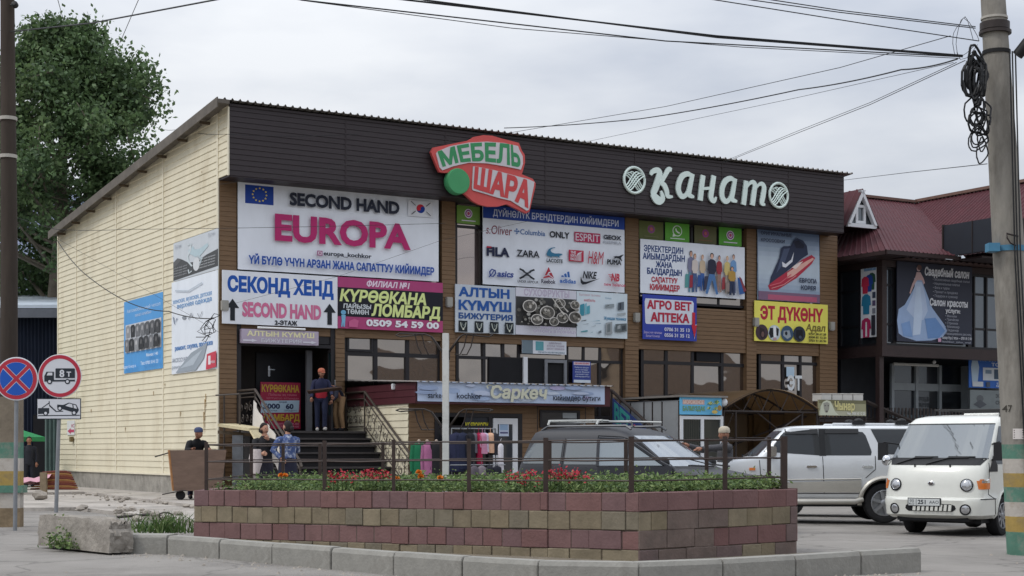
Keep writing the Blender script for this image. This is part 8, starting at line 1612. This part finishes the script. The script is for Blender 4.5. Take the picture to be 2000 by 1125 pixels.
    if top:
        m = MB(); P_, B_, C_, N_ = j['pel'], j['bel'], j['che'], j['nb']; w0 = .175 if female else .165
        loft(m, [(P_+(P_-B_)*((.93-coat)/.15), w0, .135), (P_, w0, .13), (B_, w0-.01, .122), (C_-(C_-B_)*.25, .178, .128), (C_+(N_-C_)*.35, .178, .12), (C_+(N_-C_)*.7, .13, .10), (N_+(j['nk']-N_)*.1, .085, .08), (N_+(j['nk']-N_)*.55, .064, .066)])
        for s_, e_, w_ in (('sl', 'el', 'wl'), ('sr', 'er', 'wr')):
            S_, E_, W_ = j[s_], j[e_], j[w_]; m.tube([S_+(C_-S_)*.5+UP*.02, S_+(C_-S_)*.22-UP*.005, S_-UP*.035, S_.lerp(E_, .5), E_, E_.lerp(W_, .5), W_-(W_-E_).normalized()*.015], [.06, .074, .076, .066, .060, .053, .045], 10)
        m.build('jacket', top, p, smooth=70, local=True)
    if legs:
        m = MB(); loft(m, [(j['pel']-UP*.14, .14, .115), (j['pel']-UP*.04, .165, .125), (j['pel']+UP*.08, .155, .118)])
        for h_, k_, a_ in (('hl', 'kl', 'al'), ('hr', 'kr', 'ar')): H_, K_, A_ = j[h_], j[k_], j[a_]; m.tube([H_+UP*.02, H_.lerp(K_, .45), K_, K_.lerp(A_, .5), A_+UP*.005], [.105, .092, .074, .068, .062], 10)
        m.build('trousers', legs, p, smooth=70, local=True)
    if skirt: m = MB(); P_ = j['pel']; loft(m, [((P_.x*.5, P_.y*.5-.02, .22), .25, .22), ((P_.x*.7, P_.y*.7, .55), .215, .19), (P_-UP*.05, .185, .145), (P_+UP*.10, .155, .12)], 20); m.build('skirt', skirt, p, smooth=70, local=True)
    if shoes:
        for a_, t_ in (('al', 'tl'), ('ar', 'tr')): m = MB(); A_, T_ = j[a_], j[t_]; dz = A_.z-.09; m.tube([V((A_.x, A_.y, A_.z-.035))+(A_-T_).normalized()*.05, V((A_.x, A_.y, A_.z-.035)), V((T_.x, T_.y, T_.z)), T_+(T_-A_).normalized()*.05-UP*.005], [.035, .05, .047, .03], 8); m.build('shoe', shoes, p, smooth=60, local=True)
    return p
K = lambda n_, *c: M(n_, C(*c), .85, .12, 12, .25, 30)
HAIR = K('black hair', 34, 28, 28); BLKCL = K('black cloth', 28, 28, 32); NAVYCL = K('navy cloth', 34, 38, 66)
# man behind the handcart
pc = D(374, 962, 37.6); g = .12
person((pc.x-.05, pc.y+.75, g), rad(22), 'man in a dark jacket and blue knitted cap leaning on a handcart', dict(che=(0, -.10, 1.24), nb=(0, -.17, 1.38), nk=(0, -.22, 1.43), hd=(.02, -.27, 1.53), sl=(.17, -.14, 1.34), sr=(-.17, -.14, 1.34), el=(.25, -.28, 1.14), er=(-.25, -.26, 1.14), wl=(.22, -.50, 1.16), wr=(-.18, -.50, 1.16), bel=(0, -.03, 1.07), kl=(.1, -.08, .5), kr=(-.1, .05, .5), ar=(-.1, .16, .09), tr=(-.11, .02, .045)), BLKCL, NAVYCL, BLKCL, None, (K('blue knitted cap', 62, 72, 104), False), None, SKIN2, 1.04, grip=('wl', 'wr'), turn=.7)
ct = empty('handcart', (pc.x+.1, pc.y, g), rad(14), 'wooden box handcart with one small wheel in front of the cream wall', 'handcart')
PLY = M('worn plywood', C(120, 100, 88), .85, .14, 2.5, .2, 8, stain=C(84, 70, 62), stain_scale=2, stain_amt=.5, stretch=(1, 1, 4)); EDG = M('raw timber edge', C(166, 120, 78), .8, .2, 8)
m = MB(); a, b2, c_, d = V((-.50, 0, .22)), V((.60, 0, .22)), V((.72, -.06, 1.19)), V((-.60, -.06, 1.19)); bk = V((0, .62, 0)); 
def plank(p, q, s_, t_, th): n_ = (q-p).cross(t_-p).normalized()*th; m.add([p, q, s_, t_, p+n_, q+n_, s_+n_, t_+n_], [(0, 1, 2, 3), (7, 6, 5, 4), (0, 4, 5, 1), (1, 5, 6, 2), (2, 6, 7, 3), (3, 7, 4, 0)])
plank(a, b2, c_, d, -.03); plank(a+bk, b2+bk, c_+bk+V((0, .1, 0)), d+bk+V((0, .1, 0)), .03); plank(a, b2, b2+bk, a+bk, .03); m.build('box', PLY, ct, local=True)
m = MB(); plank(a+V((-.035, .02, 0)), a+bk+V((-.035, 0, 0)), d+bk+V((-.035, .1, 0)), d+V((-.035, .02, 0)), .04); plank(b2, b2+bk, c_+bk+V((0, .1, 0)), c_, -.03); m.build('end_board', EDG, ct, local=True)
m = MB(); m.tube([V((-.95, .10, 1.03)), V((-.55, .08, 1.15)), V((.7, .02, 1.2))], .016, 5); m.tube([V((-.78, -.05, .14)), V((-.3, .0, .23)), V((.6, .1, .23))], .014, 5); m.build('handle_bar', STEEL_D, ct, local=True)
m = MB(); m.box(-.37, .12, .12, -.33, .30, .22); m.build('wheel_bracket', STEEL_D, ct, local=True)
m = MB(); m.lathe([(.05, -.03), (.10, -.03), (.115, -.015), (.115, .015), (.10, .03), (.05, .03)], V((-.35, .10, .115)), (1, 0, 0), (0, 0, 1), (0, 1, 0), 18); m.build('wheel', TYRE, ct, local=True, smooth=40)
m = MB(); m.lathe([(.05, -.03), (.10, -.03), (.115, -.015), (.115, .015), (.10, .03), (.05, .03)], V((.40, .30, .115)), (1, 0, 0), (0, 0, 1), (0, 1, 0), 18); m.box(.38, .27, .11, .42, .33, .22); m.build('wheel', TYRE, ct, local=True, smooth=40)
# two women talking by the stairs
q = D(516, 900, 32.6); person((q.x, 32.6, .14), rad(18), 'woman in a black cardigan with a pale jacket over her arm, hand at her chin', dict(er=(-.22, -.10, 1.12), wr=(-.10, -.30, 1.10), el=(.21, -.06, 1.13), wl=(.055, -.16, 1.39), sl=(.165, 0, 1.385)), BLKCL, None, BLKCL, HAIR, None, M('speckled dark skirt', C(40, 40, 52), .85, .6, 60), SKIN, 1.0, True, .86, turn=.5)
m = MB(); o = V((q.x-.12, 32.28, .14)); n = 12
for i in range(n+1):
    a = 2*math.pi*i/n
    for k in range(6): z_ = 1.19-.10*k-(.10 if 2 < i < 6 else 0)*(k/5); w_ = .10+.035*math.sin(k*.9)+.012*math.sin(i*3+k); m.v.append(o+V((w_*math.cos(a), .085*math.sin(a), z_)))
m.f = [(i*6+k, (i+1)*6+k, (i+1)*6+k+1, i*6+k+1) for i in range(n) for k in range(5)]; m.m = [0]*len(m.f); tag(m.build('folded_jacket', M('pale satin jacket', C(196, 186, 184), .6, .12, 8, .5, 14), smooth=70), 'pale folded jacket hanging over the arm of the woman in black', 'jacket')
q = D(562, 900, 32.2); FLOR = M('blue white floral cloth', C(60, 78, 122), .8, .25, 9, .2, 20, stain=C(206, 212, 222), stain_scale=11, stain_amt=1.)
person((q.x, 32.2, .14), rad(205), 'woman in a blue and white floral blouse seen from behind, hand on her hip', dict(el=(.30, -.02, 1.14), wl=(.17, .11, .98), er=(-.23, -.10, 1.13), wr=(-.14, -.26, 1.12)), FLOR, None, BLKCL, HAIR, None, M('dark navy skirt', C(26, 28, 46), .85, .2, 6), SKIN, 1.02, True, .80, turn=.5)
# man coming down the stairs with a board, helper behind him
q = fuz(627, 846, 1.05); person(FP(q[0], 1.05, 1.80), AL*.4, 'man in a navy and red jacket and salmon cap carrying a board down the steps', dict(che=(0, -.03, 1.27), nb=(0, -.06, 1.42), nk=(0, -.09, 1.47), hd=(0, -.13, 1.575), el=(.27, -.02, 1.12), wl=(.28, -.24, .96), er=(-.25, 0, 1.10), wr=(-.28, -.22, .90), kl=(.09, -.14, .50), al=(.09, -.10, .09), tl=(.10, -.25, .06)), NAVYCL, K('dark blue trousers', 30, 36, 60), K('white trainers', 170, 168, 166), HAIR, (K('salmon cap', 168, 98, 76), True), None, SKIN2, .93, grip=('wl', 'wr'), turn=.25)
pm = [o_ for o_ in col.objects if o_.name.startswith('person')][-1]
m = MB(); loft(m, [((0, .0, .90), .1725, .142), ((0, -.0, 1.0), .17, .14), ((0, -.01, 1.13), .166, .135)]); m.build('red_panel', K('red cloth', 150, 30, 46), pm, smooth=70, local=True)
m = MB(); w0 = WM[pm.name]; a, b2 = w0 @ V((-.34, -.31, .93)), w0 @ V((.52, -.31, 1.04)); m.frame_box(a, b2-a, V((0, -.35, .05)), UP*.035); tag(m.build('wooden_board', M('dark plank', C(84, 66, 58), .8, .2, 6, .2, 10), bevel=.004), 'dark flat wooden board carried by the man on the steps', 'board')
q = fuz(663, 835, .55); person(FP(q[0], .55, 1.80), AL-rad(60), 'stooping person in tan trousers and a dark jacket behind the man with the board', dict(bel=(0, -.08, 1.03), che=(0, -.28, 1.13), nb=(0, -.42, 1.20), nk=(0, -.47, 1.22), hd=(0, -.55, 1.22), sl=(.16, -.36, 1.14), sr=(-.16, -.36, 1.14), el=(.22, -.46, .92), er=(-.22, -.46, .92), wl=(.2, -.62, .80), wr=(-.2, -.62, .80), kl=(.1, -.08, .5), kr=(-.1, -.08, .5)), K('dark blue jacket', 34, 36, 50), K('tan trousers', 146, 118, 88), BLKCL, HAIR, None, None, SKIN2, .97)
# man wiping the windscreen of the people carrier
q = D(1410, 900, 29.6); person((q.x+.05, 29.6, -.05), rad(-62), 'man in a grey jacket and pale skullcap reaching across the minivan windscreen', dict(sl=(.17, 0, 1.39), el=(.12, -.30, 1.36), wl=(.05, -.55, 1.34), er=(-.22, -.34, 1.32), wr=(-.20, -.66, 1.40)), K('grey jacket', 74, 74, 78), K('dark trousers', 46, 46, 50), BLKCL, None, (K('pale skullcap', 176, 166, 150), False), None, SKIN2, 1.03, turn=-.2)
# man standing in the shade of the shed
q = D(57, 940, 50.5); person((q.x, 50.5, .05), rad(12), 'man in a dark suit standing in the shade under the green parasol', {}, K('dark suit', 36, 38, 46), K('dark suit', 36, 38, 46), BLKCL, HAIR, None, None, SKIN2, .98)
# ------------------------------------------------------------------ clothes outside the boutique
def garment(c, w_, h_, mat, seed, label, name='coat', group=None, dep=.10, hanger=True, slv=True, ang=AL):
    rr_ = random.Random(seed); X = V((math.cos(ang), math.sin(ang), 0)); Y = V((-X.y, X.x, 0)); m = MB(); n = 18; c = V(c); rings = [(0, .16, .35), (.03, .55, .6), (.08, .92, .9), (.2, .95, 1.), (.5, .92, 1.05), (.8, 1.0, 1.15), (1., 1.04, 1.2)]
    for t, sx, sy in rings:
        for k in range(n): a = 2*math.pi*k/n; f_ = 1+.10*t*math.sin(a*5+seed)+rr_.uniform(-.02, .02); m.v.append(c+X*(w_/2*sx*math.cos(a)*f_)+Y*(dep*sy*math.sin(a)*f_)-UP*(h_*t))
    m.f = [(i*n+k, i*n+(k+1) % n, (i+1)*n+(k+1) % n, (i+1)*n+k) for i in range(len(rings)-1) for k in range(n)]+[tuple(range(n))]; m.m = [0]*len(m.f)
    if slv:
        for s_ in (1, -1): a = c+X*s_*w_*.42-UP*h_*.08; m.tube([a, a+X*s_*w_*.10-UP*h_*.32, a+X*s_*w_*.12-UP*h_*.62-Y*.03], [w_*.13, w_*.11, w_*.08], 8)
    if hanger: m.tube([c, c+UP*.09, c+UP*.12+X*.02], .006, 4)
    return tag(m.build(name, mat, smooth=70), label, 'garment', group)
g = fuz(819, 863, 4.15); garment(FP(g[0], 4.15, g[1]), .42, 1.02, K('emerald coat', 24, 104, 70), 3, 'emerald green coat on a stand by the cream wall', hanger=False); g = fuz(835, 864, 4.2); garment(FP(g[0], 4.25, g[1]), .36, .98, K('mauve coat', 156, 96, 132), 5, 'mauve pink coat standing beside the green one', hanger=False)
g = fuz(853, 862, 4.3); garment(FP(g[0], 4.3, g[1]), .38, .98, BLKCL, 7, 'black coat between the mauve coat and the white post', hanger=False)
for (px, lab) in ((819, 'green'), (835, 'mauve'), (853, 'black')):
    g = fuz(px, 861, 4.22); m = MB(); m.sphere(FP(g[0], 4.2, g[1]+.005), .04, .04, .03); m.tube([FP(g[0], 4.2, 0), FP(g[0], 4.2, g[1])], .018, 6); m.lathe([(.2, 0), (.2, .02), (.02, .05)], FP(g[0], 4.2, .0), (1, 0, 0), (0, 1, 0), UP, 14); tag(m.build('coat_stand', M('beige mannequin', C(176, 160, 146), .6), smooth=50), 'mannequin stand carrying the '+lab+' coat outside the boutique', 'coat stand')
r0, r1 = fuz(882, 841, 4.3), fuz(968, 840, 4.3); rk = empty('clothes_rail', FP((r0[0]+r1[0])/2, 4.3, 0), 0, 'steel clothes rail crowded with garments outside the boutique', 'clothes rail')
m = MB(); zr = 1.84; m.tube([FP(r0[0], 4.3, zr), FP(r1[0], 4.3, zr)], .016, 6)
for u in (r0[0], r1[0]): m.tube([FP(u, 4.3, 0), FP(u, 4.3, zr)], .016, 6)
m.tube([FP(r0[0]-.2, 4.6, .95), FP(r1[0]+.1, 4.6, .95)], .014, 6); m.build('frame', STEEL_G, rk)
cols = [('dark navy padded coat first on the rail', (36, 40, 66), .46, .95), ('navy quilted jacket second on the rail', (30, 36, 60), .44, .9), ('black jacket in the middle of the rail', (26, 26, 34), .34, .85), ('grey knitted top on the rail', (96, 92, 102), .16, .5), ('crimson long top on the rail', (150, 24, 62), .18, .78), ('pink patterned cardigan on the rail', (186, 130, 156), .24, .52), ('lilac white jacket on the rail', (190, 180, 200), .24, .48), ('peach sheer blouse on the rail', (206, 164, 136), .26, .50), ('charcoal skirt hanging at the end of the rail', (40, 40, 48), .22, .55)]
us = [.10, .24, .40, .51, .60, .68, .75, .87, .96]
for k, ((lab, cc, w_, h_), t) in enumerate(zip(cols, us)): garment(FP(r0[0]+(r1[0]-r0[0])*t, 4.3+.02*(k % 3), zr-.10), w_, h_, K('garment %d' % k, *cc), k+11, lab, 'garment', 'clothes on the boutique rail', .11, True, k not in (4, 8), AL+rad(20*(k % 3)-10))
g = fuz(978, 866, 4.5); garment(FP(g[0], 4.5, g[1]), .16, .72, K('white cloth', 206, 204, 210), 31, 'long white scarf hanging off the end of the rail', 'scarf', None, .05, True, False)
for k, (px, cc, h_, lab) in enumerate(((925, (90, 84, 92), .72, 'grey trousers hanging on the lower rail'), (940, (120, 112, 118), .70, 'pale grey trousers hanging on the lower rail'), (955, (34, 34, 44), .70, 'black skirt hanging on the lower rail beside pale trousers'), (970, (28, 30, 40), .72, 'black trousers at the end of the lower rail'))):
    g = fuz(px, 890, 4.6); garment(FP(g[0], 4.62, .93), .26, h_, K('lower %d' % k, *cc), 50+k, lab, 'garment', 'clothes on the lower rail', .07, True, False)
